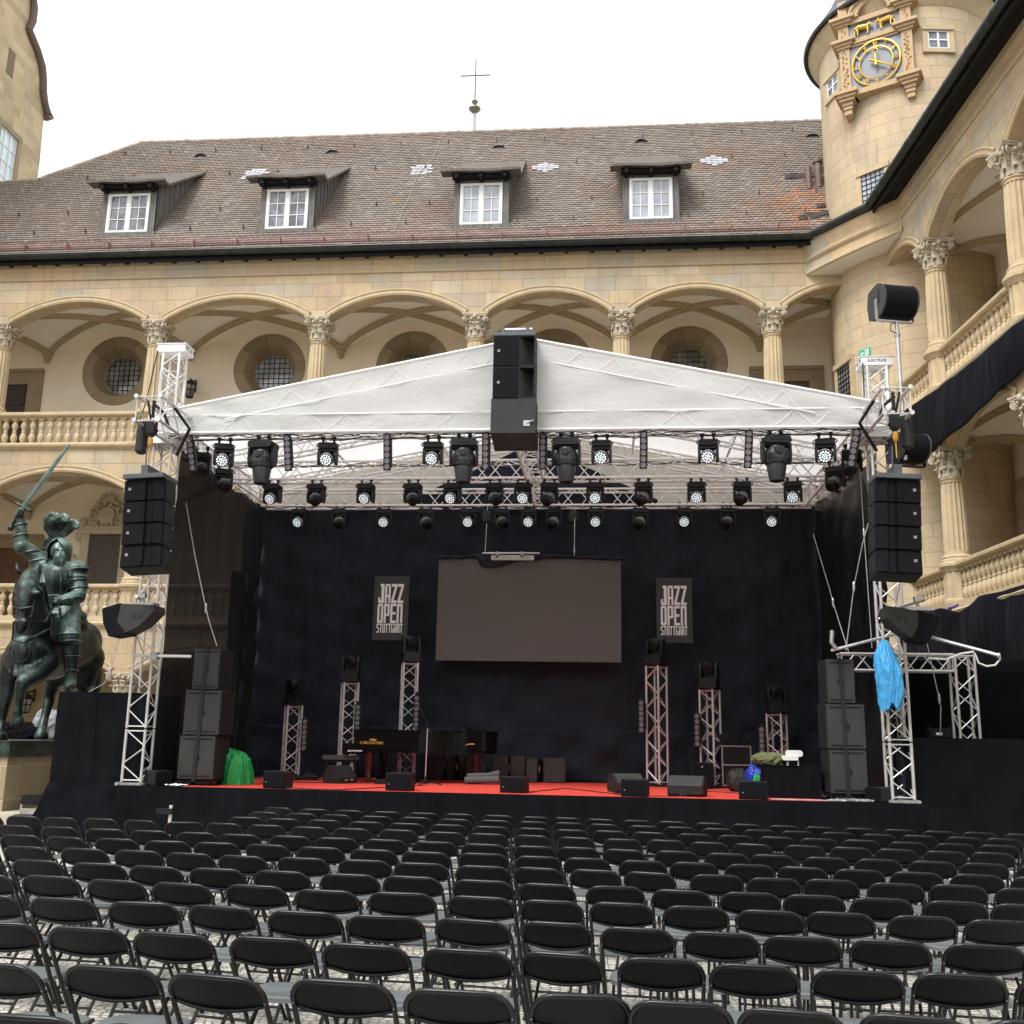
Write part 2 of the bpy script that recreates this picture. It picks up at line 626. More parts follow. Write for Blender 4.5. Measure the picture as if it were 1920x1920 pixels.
# cobbles: small light setts with dark joints
t = NT('cobble_setts')
uvw = t.obj()
wob = t.n('TexNoise', {'Vector': uvw, 'Scale': 1.5, 'Detail': 3.})
vv = t.n('VectorMath', {0: uvw, 1: t.n('VectorMath', {0: wob.outputs[1], 1: (.12, .12, 0)}, operation='MULTIPLY').outputs[0]}, operation='ADD').outputs[0]
vo = t.n('TexVoronoi', {'Vector': vv, 'Scale': 13.5, 'Randomness': .5}, feature='DISTANCE_TO_EDGE')
vc = t.n('TexVoronoi', {'Vector': vv, 'Scale': 13.5, 'Randomness': .5})
sepc = t.n('SeparateColor', {0: vc.outputs['Color']})
stc = t.ramp(sepc.outputs[0], [(.05, (.58, .55, .49)), (.35, (.74, .71, .63)), (.65, (.68, .65, .59)), (.95, (.80, .765, .68))])
big = t.noise(uvw, .35, 5)
stc = t.mix(t.ramp(big, [(.35, (0, 0, 0)), (.7, (.3,) * 3)]), stc, (.48, .45, .39, 1))
fine = t.noise(uvw, 60, 4)
stc = t.mix(.3, stc, t.ramp(fine, [(.3, (.6, .6, .58)), (.7, (1, 1, 1))]), 'MULTIPLY')
jm = t.n('MapRange', {0: vo.outputs[0], 1: .015, 2: .06, 3: 0., 4: 1.}).outputs[0]
t.P(col=t.mix(jm, (.26, .225, .165, 1), stc), rough=.8, spec=.3)
t.bump(t.M('ADD', t.n('MapRange', {0: vo.outputs[0], 1: 0., 2: .25, 3: 0., 4: 1.}).outputs[0], t.M('MULTIPLY', fine, .2)), .8, .025)
cobble = t.m

# roof tiles: colour varies from tile to tile and in weathered patches
t = NT('beaver_tail_tiles')
sp = t.n('SeparateXYZ', {0: t.uv()})
tid = t.n('CombineXYZ', {0: t.M('FLOOR', sp.outputs[0]), 1: t.M('FLOOR', sp.outputs[1]), 2: 0.})
wt = t.n('TexWhiteNoise', {'Vector': tid}, noise_dimensions='3D')
tc = t.ramp(wt.outputs[0], [(0., (.235, .203, .178)), (.3, (.255, .22, .193)), (.6, (.272, .233, .203)), (.85, (.29, .245, .212)), (.97, (.33, .285, .25))])
pn = t.noise(t.obj(), .45, 6, .6)
tc = t.mix(t.ramp(pn, [(.5, (0, 0, 0)), (.72, (.55,) * 3)]), tc, (.29, .19, .135, 1))
# newer red tiles near the tower and a few strays
so = t.n('SeparateXYZ', {0: t.obj()})
near = t.n('MapRange', {0: so.outputs[0], 1: 4.8, 2: 6.6, 3: 0., 4: .45}).outputs[0]
low = t.n('MapRange', {0: so.outputs[2], 1: 21.2, 2: 19.6, 3: 0., 4: 1.}).outputs[0]
w2 = t.n('TexWhiteNoise', {'Vector': t.n('VectorMath', {0: tid, 1: (5.1, 9.3, 2.)}, operation='ADD').outputs[0]}, noise_dimensions='3D')
thr = t.M('MAXIMUM', t.M('MULTIPLY', near, low), t.ramp(t.noise(t.obj(), .9, 3), [(.66, (0, 0, 0)), (.8, (.2,) * 3)]))
tc = t.mix(t.M('LESS_THAN', w2.outputs[0], thr), tc, (.42, .215, .135, 1))
n3 = t.noise(t.obj(), 18, 4)
tc = t.mix(.35, tc, t.ramp(n3, [(.3, (.5, .5, .5)), (.7, (1, 1, 1))]), 'MULTIPLY')
moss = t.ramp(t.noise(t.obj(), 1.7, 6, .7), [(.58, (0, 0, 0)), (.78, (.4,) * 3)])
tc = t.mix(moss, tc, (.17, .165, .135, 1))
t.P(col=tc, rough=.9, spec=.2)
t.bump(n3, .4, .012)
tile_m = t.m
ridge_m = plain('ridge_tiles', (.30, .245, .20), .85, 0, .35, 2.5)
red_iron = plain('red_snow_guard', (.19, .085, .068), .6, .2, .3, 6)
patch_m = plain('new_pale_slates', (.46, .47, .50), .6, 0, .15, 6)
felt = plain('roofing_felt', (.045, .03, .028), .8, 0, .3, 4)
# ================================================================== SETTING
g = MB()
g.add([(-120, -60, 0), (120, -60, 0), (120, 180, 0), (-120, 180, 0)], [(0, 1, 2, 3)])
gr = g.build('ground', cobble)
tag(gr, 'courtyard ground of light grey cobble setts', 'ground', kind='structure')

# ------------------------------------------------------------------ arcaded castle wings
LV = [dict(m0=-.3, m1=-.02, p=0., r0=None, r1=0., c0=3.09, c1=3.66, ap=4.35, top=5.05),
      dict(m0=5.05, m1=5.22, p=5.39, r0=6.30, r1=6.43, c0=8.65, c1=9.42, ap=10.08, top=10.85),
      dict(m0=10.85, m1=11.0, p=11.05, r0=12.0, r1=12.14, c0=14.5, c1=15.27, ap=15.98, top=16.75)]
GAL = 2.8


def shaft_mb(l):
    m = MB()
    z0 = l['r1'] if l['r0'] else 0.
    H_ = l['c0'] - z0
    pr_ = [(.39, 0), (.39, .07), (.36, .10), (.375, .15), (.35, .19), (.32, .21)]
    m.lathe(pr_, 24, (0, 0, z0))
    sh = [(.272, .22), (.272, .26)]
    m.lathe([(.308, .21), (.304, .3)], 24, (0, 0, z0))
    m.lathe([(.304, .3), (.302, H_ * .4), (.288, H_ * .7), (.268, H_ - .13)], 96, (0, 0, z0), fl=16, fd=.13)
    m.lathe([(.272, H_ - .13), (.278, H_ - .06), (.305, H_ - .05), (.305, H_), (.27, H_ + .02)], 24, (0, 0, z0))
    return m


def capital_mb(l):
    m = MB()
    z0, z1 = l['c0'], l['c1']
    h = z1 - z0
    m.lathe([(.235, 0), (.24, h * .35), (.27, h * .6), (.33, h * .84)], 24, (0, 0, z0))
    for ring, (zz, hh, rr, nn, off) in enumerate([(0., h * .42, .25, 8, 0), (h * .26, h * .42, .262, 8, PI / 8)]):
        for k in range(nn):
            a = off + 2 * PI * k / nn
            e = Vector((math.cos(a), math.sin(a), 0))
            s_ = Vector((-math.sin(a), math.cos(a), 0))
            pts = []
            for q in range(6):
                t_ = q / 5
                out = rr + .02 + .13 * max(0, t_ - .45) ** 1.6 * 2.2
                zc = z0 + zz + hh * (t_ if t_ < .85 else .85 - (t_ - .85) * 1.2)
                wd = .085 * (1 - .55 * t_ ** 2) * (1 + .25 * math.sin(t_ * 14))
                pts.append((e * out + s_ * -wd + Vector((0, 0, zc)), e * (out + .035) + Vector((0, 0, zc)), e * out + s_ * wd + Vector((0, 0, zc))))
            vv = [p for t3 in pts for p in t3]
            ff = []
            for q in range(5):
                for c in range(2):
                    ff.append((q * 3 + c, q * 3 + c + 1, q * 3 + c + 4, q * 3 + c + 3))
            m.add(vv, ff)
    for k in range(4):                       # corner volutes
        a = PI / 4 + k * PI / 2
        e = Vector((math.cos(a), math.sin(a), 0))
        for sgn in (-1, 1):
            s_ = Vector((-math.sin(a), math.cos(a), 0)) * sgn
            c = e * .40 + Vector((0, 0, z0 + h * .74)) + s_ * .035
            pp = []
            for q in range(15):
                t_ = q / 14
                an = -PI * .5 + t_ * 3.2 * PI
                rr = .10 * (1 - t_ * .82)
                pp.append(c + e * (rr * math.cos(an)) + Vector((0, 0, rr * math.sin(an))))
            m.path([e * .27 + Vector((0, 0, z0 + h * .45)), e * .32 + Vector((0, 0, z0 + h * .6))] + pp, .024, 6)
            m.sphere(c, .03, 8, 6)
    for k in range(4):                       # mask and inner scrolls on each face
        a = k * PI / 2
        e = Vector((math.cos(a), math.sin(a), 0))
        s_ = Vector((-math.sin(a), math.cos(a), 0))
        m.sphere(e * .33 + Vector((0, 0, z0 + h * .84)), (.065, .065, .085), 10, 8)
        for sg in (-1, 1):
            m.sphere(e * .31 + s_ * sg * .11 + Vector((0, 0, z0 + h * .74)), .055, 8, 6)
            m.sphere(e * .29 + s_ * sg * .07 + Vector((0, 0, z0 + h * .55)), .05, 8, 6)
    pl = []                                  # concave-sided abacus
    for k in range(4):
        a = k * PI / 2 - PI / 4
        c0 = Vector((math.cos(a), math.sin(a))) * .52
        a2 = a + PI / 2
        c1 = Vector((math.cos(a2), math.sin(a2))) * .52
        for q in range(6):
            t_ = q / 6
            p = c0.lerp(c1, t_)
            p -= (c0 + c1).normalized() * .07 * math.sin(PI * t_)
            pl.append((p.x, p.y))
    m.prism(pl, .05, (0, 0, z1 - .1), (1, 0, 0), (0, 1, 0), (0, 0, 1))
    m.prism([(x * 1.06, y * 1.06) for x, y in pl], .05, (0, 0, z1 - .05), (1, 0, 0), (0, 1, 0), (0, 0, 1))
    m.v = [(x * 1.1, y * 1.1, z) for x, y, z in m.v]
    return m


def pedestal_mb(l):
    m = MB()
    m.box(-.42, .42, -.40, .3, l['m1'] - .02, l['p'] + .005)
    m.lathe([(.40, 0), (.40, .08), (.36, .12)], 24, (0, 0, l['p'] + .005))
    m.lathe([(.355, .12), (.355, l['r0'] - l['p'] - .1)], 72, (0, 0, l['p']), fl=12, fd=.1)
    m.lathe([(.36, l['r0'] - l['p'] - .1), (.40, l['r0'] - l['p'] - .02), (.46, l['r0'] - l['p'] + .03), (.46, l['r1'] - l['p'] - .03), (.42, l['r1'] - l['p'] + .003), (.1, l['r1'] - l['p'] + .004)], 28, (0, 0, l['p']))
    return m


def baluster_mb(h):
    m = MB()
    pr_ = [(.062, 0), (.062, .06), (.045, .075), (.05, .10), (.082, .22), (.088, .30), (.07, .39), (.043, .46), (.055, .485), (.055, .515), (.043, .54), (.05, .60), (.082, .69), (.084, .75), (.062, .84), (.042, .90), (.062, .93), (.066, 1.0)]
    m.lathe([(r * 1.24, z * h) for r, z in pr_], 14)
    m.box(-.092, .092, -.092, .092, 0, .055 * h)
    m.box(-.092, .092, -.092, .092, .945 * h, h)
    return m


def arc_pts(a, b, zs, rise, n=22):
    c = (b - a) / 2
    R = (c * c + rise * rise) / (2 * rise)
    zc = zs + rise - R
    t0 = math.asin(c / R)
    return [((a + b) / 2 + R * math.sin(-t0 + 2 * t0 * i / n), zc + R * math.cos(-t0 + 2 * t0 * i / n)) for i in range(n + 1)], ((a + b) / 2, zc), R, t0


GAP, YF, YB = .36, -.26, .26
SHAFT, CAPI, PEDE, BALU = {}, {}, {}, {}


def wing(root, cols, bays, levels, x0, x1, baluster_bays, bsp=.295):
    """cols: column positions; bays: (a, b, clip_min, clip_max)"""
    wall, mold = MB(), None
    for li in levels:
        l = LV[li]
        wall = MB()
        for (a, b, k0, k1) in bays:
            pts, cc, R, t0 = arc_pts(a + GAP, b - GAP, l['c1'], l['ap'] - l['c1'])
            P_ = [p for p in pts if k0 <= p[0] <= k1]
            n = len(P_)
            vv = []
            for (x, z) in P_:
                vv += [(x, YF, z), (x, YF, l['top']), (x, YB, z), (x, YB, l['top'])]
            ff = []
            for i in range(n - 1):
                q = 4 * i
                ff += [(q, q + 4, q + 5, q + 1), (q + 3, q + 7, q + 6, q + 2), (q, q + 2, q + 6, q + 4)]
            wall.add(vv, ff)
            # raised archivolt: a flat band and a roll along its outer edge
            am = MB()
            inn, out, rol = [], [], []
            for (x, z) in P_:
                dx, dz = (x - cc[0]) / R, (z - cc[1]) / R
                inn.append((x, z)); out.append((x + dx * .17, z + dz * .17)); rol.append((x + dx * .185, YF - .03, z + dz * .185))
            vv = []
            for (xa, za), (xb, zb) in zip(inn, out):
                vv += [(xa, YF - .035, za), (xb, YF - .035, zb), (xb, YF + .01, zb), (xa, YF + .01, za)]
            ff = []
            for i in range(n - 1):
                q = 4 * i
                ff += [(q, q + 4, q + 5, q + 1), (q + 1, q + 5, q + 6, q + 2), (q + 3, q + 7, q + 4, q)]
            am.add(vv, ff)
            am.path(rol, .034, 6)
            am.path([(p[0] + (p[0] - cc[0]) / R * .05, YF - .035, p[1] + (p[1] - cc[1]) / R * .05) for p in P_], .022, 6)
            am.build('arch_moulding', carved, root, True)
        for c in cols:
            wall.box(c - GAP, c + GAP, YF, YB, l['c1'], l['top'])
        wall.build('facade_wall', stone, root)
    for li in levels:
        l = LV[li]
        zs = l['c1']
        rise = .86
        for (a, b, k0, k1) in bays:
            def hgt(u, v, a=a, b=b):
                pu = arcz(u, a + .1, b - .1, rise)
                pv = arcz(v, -.1, GAL + .1, rise)
                return zs + .03 + max(pu, pv)

            def arcz(x, a_, b_, rs):
                c = (b_ - a_) / 2
                R = (c * c + rs * rs) / (2 * rs)
                d = min(c, abs(x - (a_ + b_) / 2))
                return max(0, math.sqrt(max(0, R * R - d * d)) - R + rs)
            lo, hi = max(a, k0), min(b, k1)
            vm = MB()
            vm.grid(lambda s, t_: (lo + (hi - lo) * s, YB - .02 + (GAL - YB + .02) * t_, hgt(lo + (hi - lo) * s, YB + (GAL - YB) * t_)), 28, 14)
            vo = vm.build('vault', vault_m, root, True, ang=25)
            for (xa, xb) in ((a, b), (b, a)):
                pp = []
                for q in range(15):
                    s = q / 14
                    x = xa + (xb - xa) * s
                    y = .12 + (GAL - .12) * s
                    if lo - .01 <= x <= hi + .01:
                        pp.append((x, y, hgt(x, y) - .05))
                if len(pp) > 2:
                    rb = MB()
                    rb.path(pp, .115, 6)
                    rb.path([(p[0], p[1], p[2] - .10) for p in pp], .05, 6)
                    rb.build('rib', rib_stone, vo, True)
        for c in cols:
            if li not in SHAFT:
                SHAFT[li] = shaft_mb(l).build('column', carved, root, True)
                capital_mb(l).build('capital', carved_grey, SHAFT[li], True, ang=50)
                if l['r0']:
                    pedestal_mb(l).build('pedestal', carved, SHAFT[li], True)
                SHAFT[li].location = (c, 0, 0)
            else:
                inst(SHAFT[li], root, (c, 0, 0))
            # corbel on the gallery wall
            cb = MB()
            cb.box(c - .16, c + .16, GAL - .22, GAL, zs + .02, zs + .16)
            cb.prism([(-.14, 0), (.14, 0), (.06, -.3), (-.06, -.3)], .16, (c, GAL - .16, zs + .02))
            cb.build('corbel', rib_stone, root)
        # mouldings and balustrades between the columns
        if l['r0']:
            cm = MB()
            prof = [(YF, l['m0'] - .02), (YF - .05, l['m0'] + .02), (YF - .13, l['m0'] + .06), (YF - .15, l['m0'] + .12), (YF - .10, l['m1']), (YF - .08, l['p']), (YB, l['p'])]
            vv = []
            for x in (x0, x1):
                vv += [(x, y, z) for y, z in prof]
            k = len(prof)
            cm.add(vv, [(i, k + i, k + i + 1, i + 1) for i in range(k - 1)])
            cm.build('floor_moulding', carved, root)
            edges = sorted(cols)
            segs = [(x0, edges[0])] + list(zip(edges[:-1], edges[1:])) + [(edges[-1], x1)]
            for si, (xa, xb) in enumerate(segs):
                xa, xb = xa + (.36 if xa in edges else 0), xb - (.36 if xb in edges else 0)
                if xb - xa < .3:
                    continue
                rm = MB()
                rp = [(-.20, l['r0'] - .01), (-.24, l['r0'] + .03), (-.24, l['r1'] - .03), (-.20, l['r1']), (.16, l['r1']), (.16, l['r0'] - .01)]
                vv = [(x, y, z) for x in (xa, xb) for y, z in rp]
                k = len(rp)
                rm.add(vv, [(i, k + i, k + (i + 1) % k, (i + 1) % k) for i in range(k)] + [tuple(range(k))[::-1], tuple(range(k, 2 * k))])
                rm.box(xa, xb, -.13, .1, l['r0'] - .06, l['r0'] - .01)
                bo = rm.build('balustrade', carved, root)
                if (li, si) not in baluster_bays:
                    continue
                h = l['r0'] - .06 - l['p']
                nb = max(2, int((xb - xa) / bsp))
                for q in range(nb):
                    x = xa + (xb - xa) * (q + .5) / nb
                    if li not in BALU:
                        BALU[li] = baluster_mb(h).build('baluster', carved, bo, True)
                        BALU[li].location = (x, -.03, l['p'])
                    else:
                        inst(BALU[li], bo, (x, -.03, l['p']))
        # gallery floor
        fl = MB()
        fl.box(x0, x1, YB, GAL + .3, l['p'] - .25, l['p'] - .06)
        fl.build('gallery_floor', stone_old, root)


def cornice(root, x0, x1):
    c = MB()
    prof = [(YF, 16.75), (YF - .05, 16.77), (YF - .07, 16.83), (YF - .02, 16.88), (YF - .03, 17.04), (YF - .12, 17.16), (YF - .14, 17.32), (YF + .3, 17.33)]
    vv = [(x, y, z) for x in (x0, x1) for y, z in prof]
    k = len(prof)
    c.add(vv, [(i, k + i, k + i + 1, i + 1) for i in range(k - 1)])
    c.build('cornice', stone_frieze, root)


# ---- wing behind the stage
BW = thing('castle_wing', 'sandstone castle wing behind the stage with open arcades and brown tiled roof', 'castle', (0, 31, 0))
BC = [-20.37, -14.95, -9.42, -4.22, .47, 5.2]
BB = [(-25.8, -20.37, -23.5, 99), (-20.37, -14.95, -99, 99), (-14.95, -9.42, -99, 99), (-9.42, -4.22, -99, 99), (-4.22, .47, -99, 99), (.47, 5.2, -99, 99), (5.2, 9.7, -99, 7.5)]
wing(BW, BC, BB, [0, 1, 2], -23.5, 7.4, {(2, 0), (2, 1), (2, 2), (2, 6), (1, 0), (1, 1), (1, 2)})
cornice(BW, -23.5, 6.5)


def wall_with_hole(m, xa, xb, za, zb, cx, cz, r, y, n=40):
    angs = sorted(set([2 * PI * i / n for i in range(n)] + [math.atan2(z - cz, x - cx) % (2 * PI) for x in (xa, xb) for z in (za, zb)]))
    inn, out = [], []
    for a in angs:
        c, s = math.cos(a), math.sin(a)
        t_ = min((((xb if c > 0 else xa) - cx) / c) if abs(c) > 1e-9 else 1e9, (((zb if s > 0 else za) - cz) / s) if abs(s) > 1e-9 else 1e9)
        inn.append((cx + r * c, y, cz + r * s))
        out.append((cx + t_ * c, y, cz + t_ * s))
    k = len(angs)
    m.add(inn + out, [(i, (i + 1) % k, k + (i + 1) % k, k + i) for i in range(k)])


oculus_m = ashlar('voussoir_stone', .8, 3., [(.30, .24, .16), (.36, .29, .19), (.27, .22, .155), (.34, .29, .21), (.38, .30, .19), (.25, .20, .14)], joint=.02, jcol=(.16, .13, .09), stain=.6)
OX = [at(222, 700, 33.9), at(507, 690, 33.9), at(775, 685, 33.9), at(1040, 688, 33.9), at(1292, 697, 33.9)]
OXx = [p.x for p in OX]
oz = (OX[0].z + OX[1].z) / 2
mid = [(OXx[i] + OXx[i + 1]) / 2 for i in range(4)]
eg = [OXx[0] - 2.6] + mid + [OXx[4] + 1.95]
bwm = MB()
for i in range(5):
    wall_with_hole(bwm, eg[i], eg[i + 1], 10.8, 16.3, OXx[i], oz, 1.29, GAL)
bwm.box(-23.5, eg[0], GAL, GAL + .2, 10.8, 16.3)
bwm.box(eg[5], 7.6, GAL, GAL + .2, 10.8, 16.3)
bwm.box(-23.5, 7.6, GAL, GAL + .2, 5.1, 10.8)
bwm.build('gallery_wall', plaster, BW)
bl = MB()
bl.box(-23.5, 9, GAL, GAL + .2, 0, 5.1)
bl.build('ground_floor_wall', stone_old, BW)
t_ = MB()
t_.box(-23.5, 9, GAL + .9, GAL + 1.0, 0, 17)
t_.build('inner_wall', plaster, BW)
pane_dark2 = glass('grey_leaded_glass', (.14, .15, .15), (.30, .31, .30))
for i, x in enumerate(OXx):
    sm = MB()
    Rm = Matrix.Rotation(PI / 2, 3, 'X')
    sm.lathe([(1.32, .005), (1.30, .03), (1.0, .03), (.95, .0), (.92, -.06), (.75, -.5), (.70, -.5), (.68, -.56)], 48, (x, GAL, oz), R=Rm, cap=False)
    sm.uv = [((i_ % 48) / 48 * 9.6 * .8, .2) for i_ in range(len(sm.v))]
    so_ = sm.build('oculus_window', oculus_m, BW, True)
    gm = MB()
    gm.prism(circ(.70, 32), .02, (x, GAL + .54, oz))
    gm.build('window_pane', pane_light if i == 1 else pane_dark2, so_)
    fm = MB()
    for k in range(-3, 4):
        h = math.sqrt(.70 ** 2 - (k * .19) ** 2)
        fm.box(x + k * .19 - .007, x + k * .19 + .007, GAL + .505, GAL + .53, oz - h, oz + h)
        fm.box(x - h, x + h, GAL + .507, GAL + .528, oz + k * .19 - .007, oz + k * .19 + .007)
    fm.build('window_lattice', iron, so_)


def doorway(root, x0, x1, z0, z1, fw=.35, door=door_wood, y=GAL, frame=carved_brown):
    m = MB()
    m.box(x0 - fw, x0, y - .08, y + .1, z0, z1 + fw)
    m.box(x1, x1 + fw, y - .08, y + .1, z0, z1 + fw)
    m.box(x0, x1, y - .079, y + .1, z1, z1 + fw)
    m.box(x0 - fw, x1 + fw, y - .13, y - .08, z1 + fw - .09, z1 + fw + .03)
    o = m.build('doorway', frame, root)
    d = MB()
    d.box(x0, x1, y - .02, y + .02, z0, z1)
    nn = 2
    for i in range(nn):
        for j in range(4):
            xa = x0 + (x1 - x0) * i / nn
            d.prism(rrect((x1 - x0) / nn - .14, (z1 - z0) / 4 - .12, .03, 2), .03, (xa + (x1 - x0) / nn / 2, y - .05, z0 + (z1 - z0) * (j + .5) / 4))
    d.build('door', door, o)


p, q = at(-30, 740, 33.8), at(52, 740, 33.8)
doorway(BW, p.x, q.x, 10.85, at(20, 722, 33.8).z, .55, plain('door_shade_wood', (.03, .02, .017), .6))
p, q = at(1433, 720, 33.8), at(1517, 720, 33.8)
doorway(BW, p.x, q.x, 10.85, at(1475, 716, 33.8).z, .5, plain('recess_wood', (.09, .065, .04), .7))
p, q = at(-45, 1060, 33.8), at(55, 1060, 33.8)
doorway(BW, p.x, q.x, 5.25, at(30, 1028, 33.8).z, .45)

# ---- roof
RS, RY0, RZ0 = 1.30, 30.4, 17.38
nrm = Vector((0, -RS, 1))


def roofpt(px, py):
    return atp(px, py, (0, RY0, RZ0), nrm)


rl, r2, r3 = roofpt(265, 270), roofpt(75, 338), roofpt(-40, 348)
ZR = rl.z


def zmax(x):
    if x >= rl.x:
        return ZR + (x - rl.x) * -.01
    if x >= r2.x:
        return r2.z + (rl.z - r2.z) * (x - r2.x) / (rl.x - r2.x)
    return r2.z + (r3.z - r2.z) * (x - r2.x) / (r3.x - r2.x)


rm = MB()
rm.uv = []
EX, TW = .175, .20
L = math.sqrt(1 + RS * RS)
sv = Vector((0, 1 / L, RS / L))          # up the slope
nv = Vector((0, -RS / L, 1 / L))
X0, X1 = -24.5, 9.0
nc = int((ZR - RZ0) / (EX * RS / L)) + 1
rt_ = random.Random(3)
for c in range(nc):
    off = (c % 2) * TW / 2
    zc = RZ0 + c * EX * RS / L
    wav = [rt_.uniform(-.012, .012) for _ in range(200)]
    for k in range(int((X1 - X0) / TW)):
        xa = X0 + off + k * TW
        if zmax(xa + TW / 2) < zc:
            continue
        b = Vector((xa, RY0 - 31, RZ0)) + sv * (c * EX)
        lift = .045 + rt_.uniform(-.006, .007)
        sl_ = rt_.uniform(-.012, .012) + .012 * math.sin(xa * .7 + c * .3)
        e1 = Vector((TW, 0, 0))
        lw = [(0, .045), (.12, .015), (.5, 0), (.88, .015), (1, .045)]
        dn = [b + e1 * u_ + sv * (v_ + sl_) + nv * lift for u_, v_ in lw]
        base = [p_ - nv * (lift + .01) for p_ in dn]
        tp = [b + sv * (EX + .06) + nv * .004, b + e1 + sv * (EX + .06) + nv * .004]
        o = len(rm.v)
        rm.v += [tuple(p_) for p_ in dn + base + tp]
        rm.f += [(o, o + 1, o + 2, o + 3, o + 4, o + 11, o + 10)] + [(o + 5 + i, o + 6 + i, o + 1 + i, o + i) for i in range(4)]
        rm.uv += [(k + .5, c + .5)] * 12
roof = rm.build('tiled_roof', tile_m, BW)
bk = MB()
pts = [(X0, RY0, RZ0)]
ys = lambda z: RY0 + (z - RZ0) / RS
lst = [(X0, RZ0), (X1, RZ0), (X1, zmax(X1)), (rl.x, rl.z), (r2.x, r2.z), (X0, zmax(X0))]
fr = [(x, ys(z) - 31 + .03, z - .03) for x, z in lst]
bkp = [(x, 2 * ys(ZR) - ys(z) - 31 + .5, z - .03) for x, z in lst]
bk.add(fr + bkp, [(0, 1, 2, 3, 4, 5), (11, 10, 9, 8, 7, 6)])
bk.build('roof_boarding', felt, BW)
rg = MB()
for (xa, xb) in [(rl.x, X1)]:
    n = int((xb - xa) / .38)
    for i in range(n):
        x = xa + i * .38
        z = zmax(x)
        rg.tube((x, ys(z) - 31 + .03, z + .03 + rt_.uniform(-.012, .012)), (x + .42, ys(z) - 31 + .03, z + .02), .13, 8, .11)
for i in range(11):
    pa, pb = Vector((r2.x, ys(r2.z) - 31, r2.z)), Vector((rl.x, ys(rl.z) - 31, rl.z))
    rg.tube(pa.lerp(pb, i / 11), pa.lerp(pb, (i + 1.1) / 11), .11, 8, .13)
for i in range(8):
    pa, pb = Vector((r2.x, ys(r2.z) - 31, r2.z)), Vector((r3.x, ys(r3.z) - 31, r3.z))
    rg.tube(pa.lerp(pb, i / 8), pa.lerp(pb, (i + 1.1) / 8), .10, 8)
rg.build('roof_ridge', ridge_m, BW, True)

# eaves: soffit boards, fascia, gutter
ev = MB()
ev.box(-24.5, 6.45, RY0 - 31 + .02, YF + .02, 17.335, 17.38)
ev.box(-24.5, 6.45, RY0 - 31 - .03, RY0 - 31 + .02, 17.20, 17.40)
for k in range(38):
    x = -24.3 + k * .82
    ev.box(x, x + .12, RY0 - 31 + .02, YF - .15, 17.22, 17.335)
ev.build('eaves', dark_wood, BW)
gt = MB()
gy, gz = RY0 - 31 - .15, 17.46
prof = [(gy + .13 * math.cos(a), gz + .13 * math.sin(a)) for a in [PI + PI * i / 10 for i in range(11)]]
vv = [(x, y, z) for x in (-24.5, 6.4) for y, z in prof]
gt.add(vv, [(i, i + 1, 11 + i + 1, 11 + i) for i in range(10)])
gt.tube((-24.5, gy - .13, gz), (6.4, gy - .13, gz), .022, 6)
for k in range(21):
    x = -23.6 + k * 1.47
    vv = [(xx, gy + .137 * math.cos(a), gz + .137 * math.sin(a)) for xx in (x, x + .05) for a in [PI + PI * i / 10 for i in range(11)]]
    gt.add(vv, [(i, i + 1, 11 + i + 1, 11 + i) for i in range(10)])
gt.build('gutter', lead, BW, True)

# snow guard lattice along the eaves
sg = MB()


def rpt(x, up, lift=0):
    return Vector((x, RY0 - 31, RZ0)) + sv * up + nv * lift


x0g, x1g = -24.4, 6.5
for h in (.05, .12, .19, .26, .33):
    sg.tube(rpt(x0g, .62 + h * .9, .05 + h * .55), rpt(x1g, .62 + h * .9, .05 + h * .55), .011, 4)
k = 0
x = x0g
while x < x1g:
    sg.tube(rpt(x, .62 + .02, .06), rpt(x, .62 + .33, .24), .008, 4)
    if k % 13 == 0:
        sg.box(*sorted((x, x + .05)), rpt(x, .6).y - .02, rpt(x, 1.0).y, rpt(x, .6).z, rpt(x, 1.0).z)
    x += .115
    k += 1
sg.build('snow_guard', red_iron, BW)

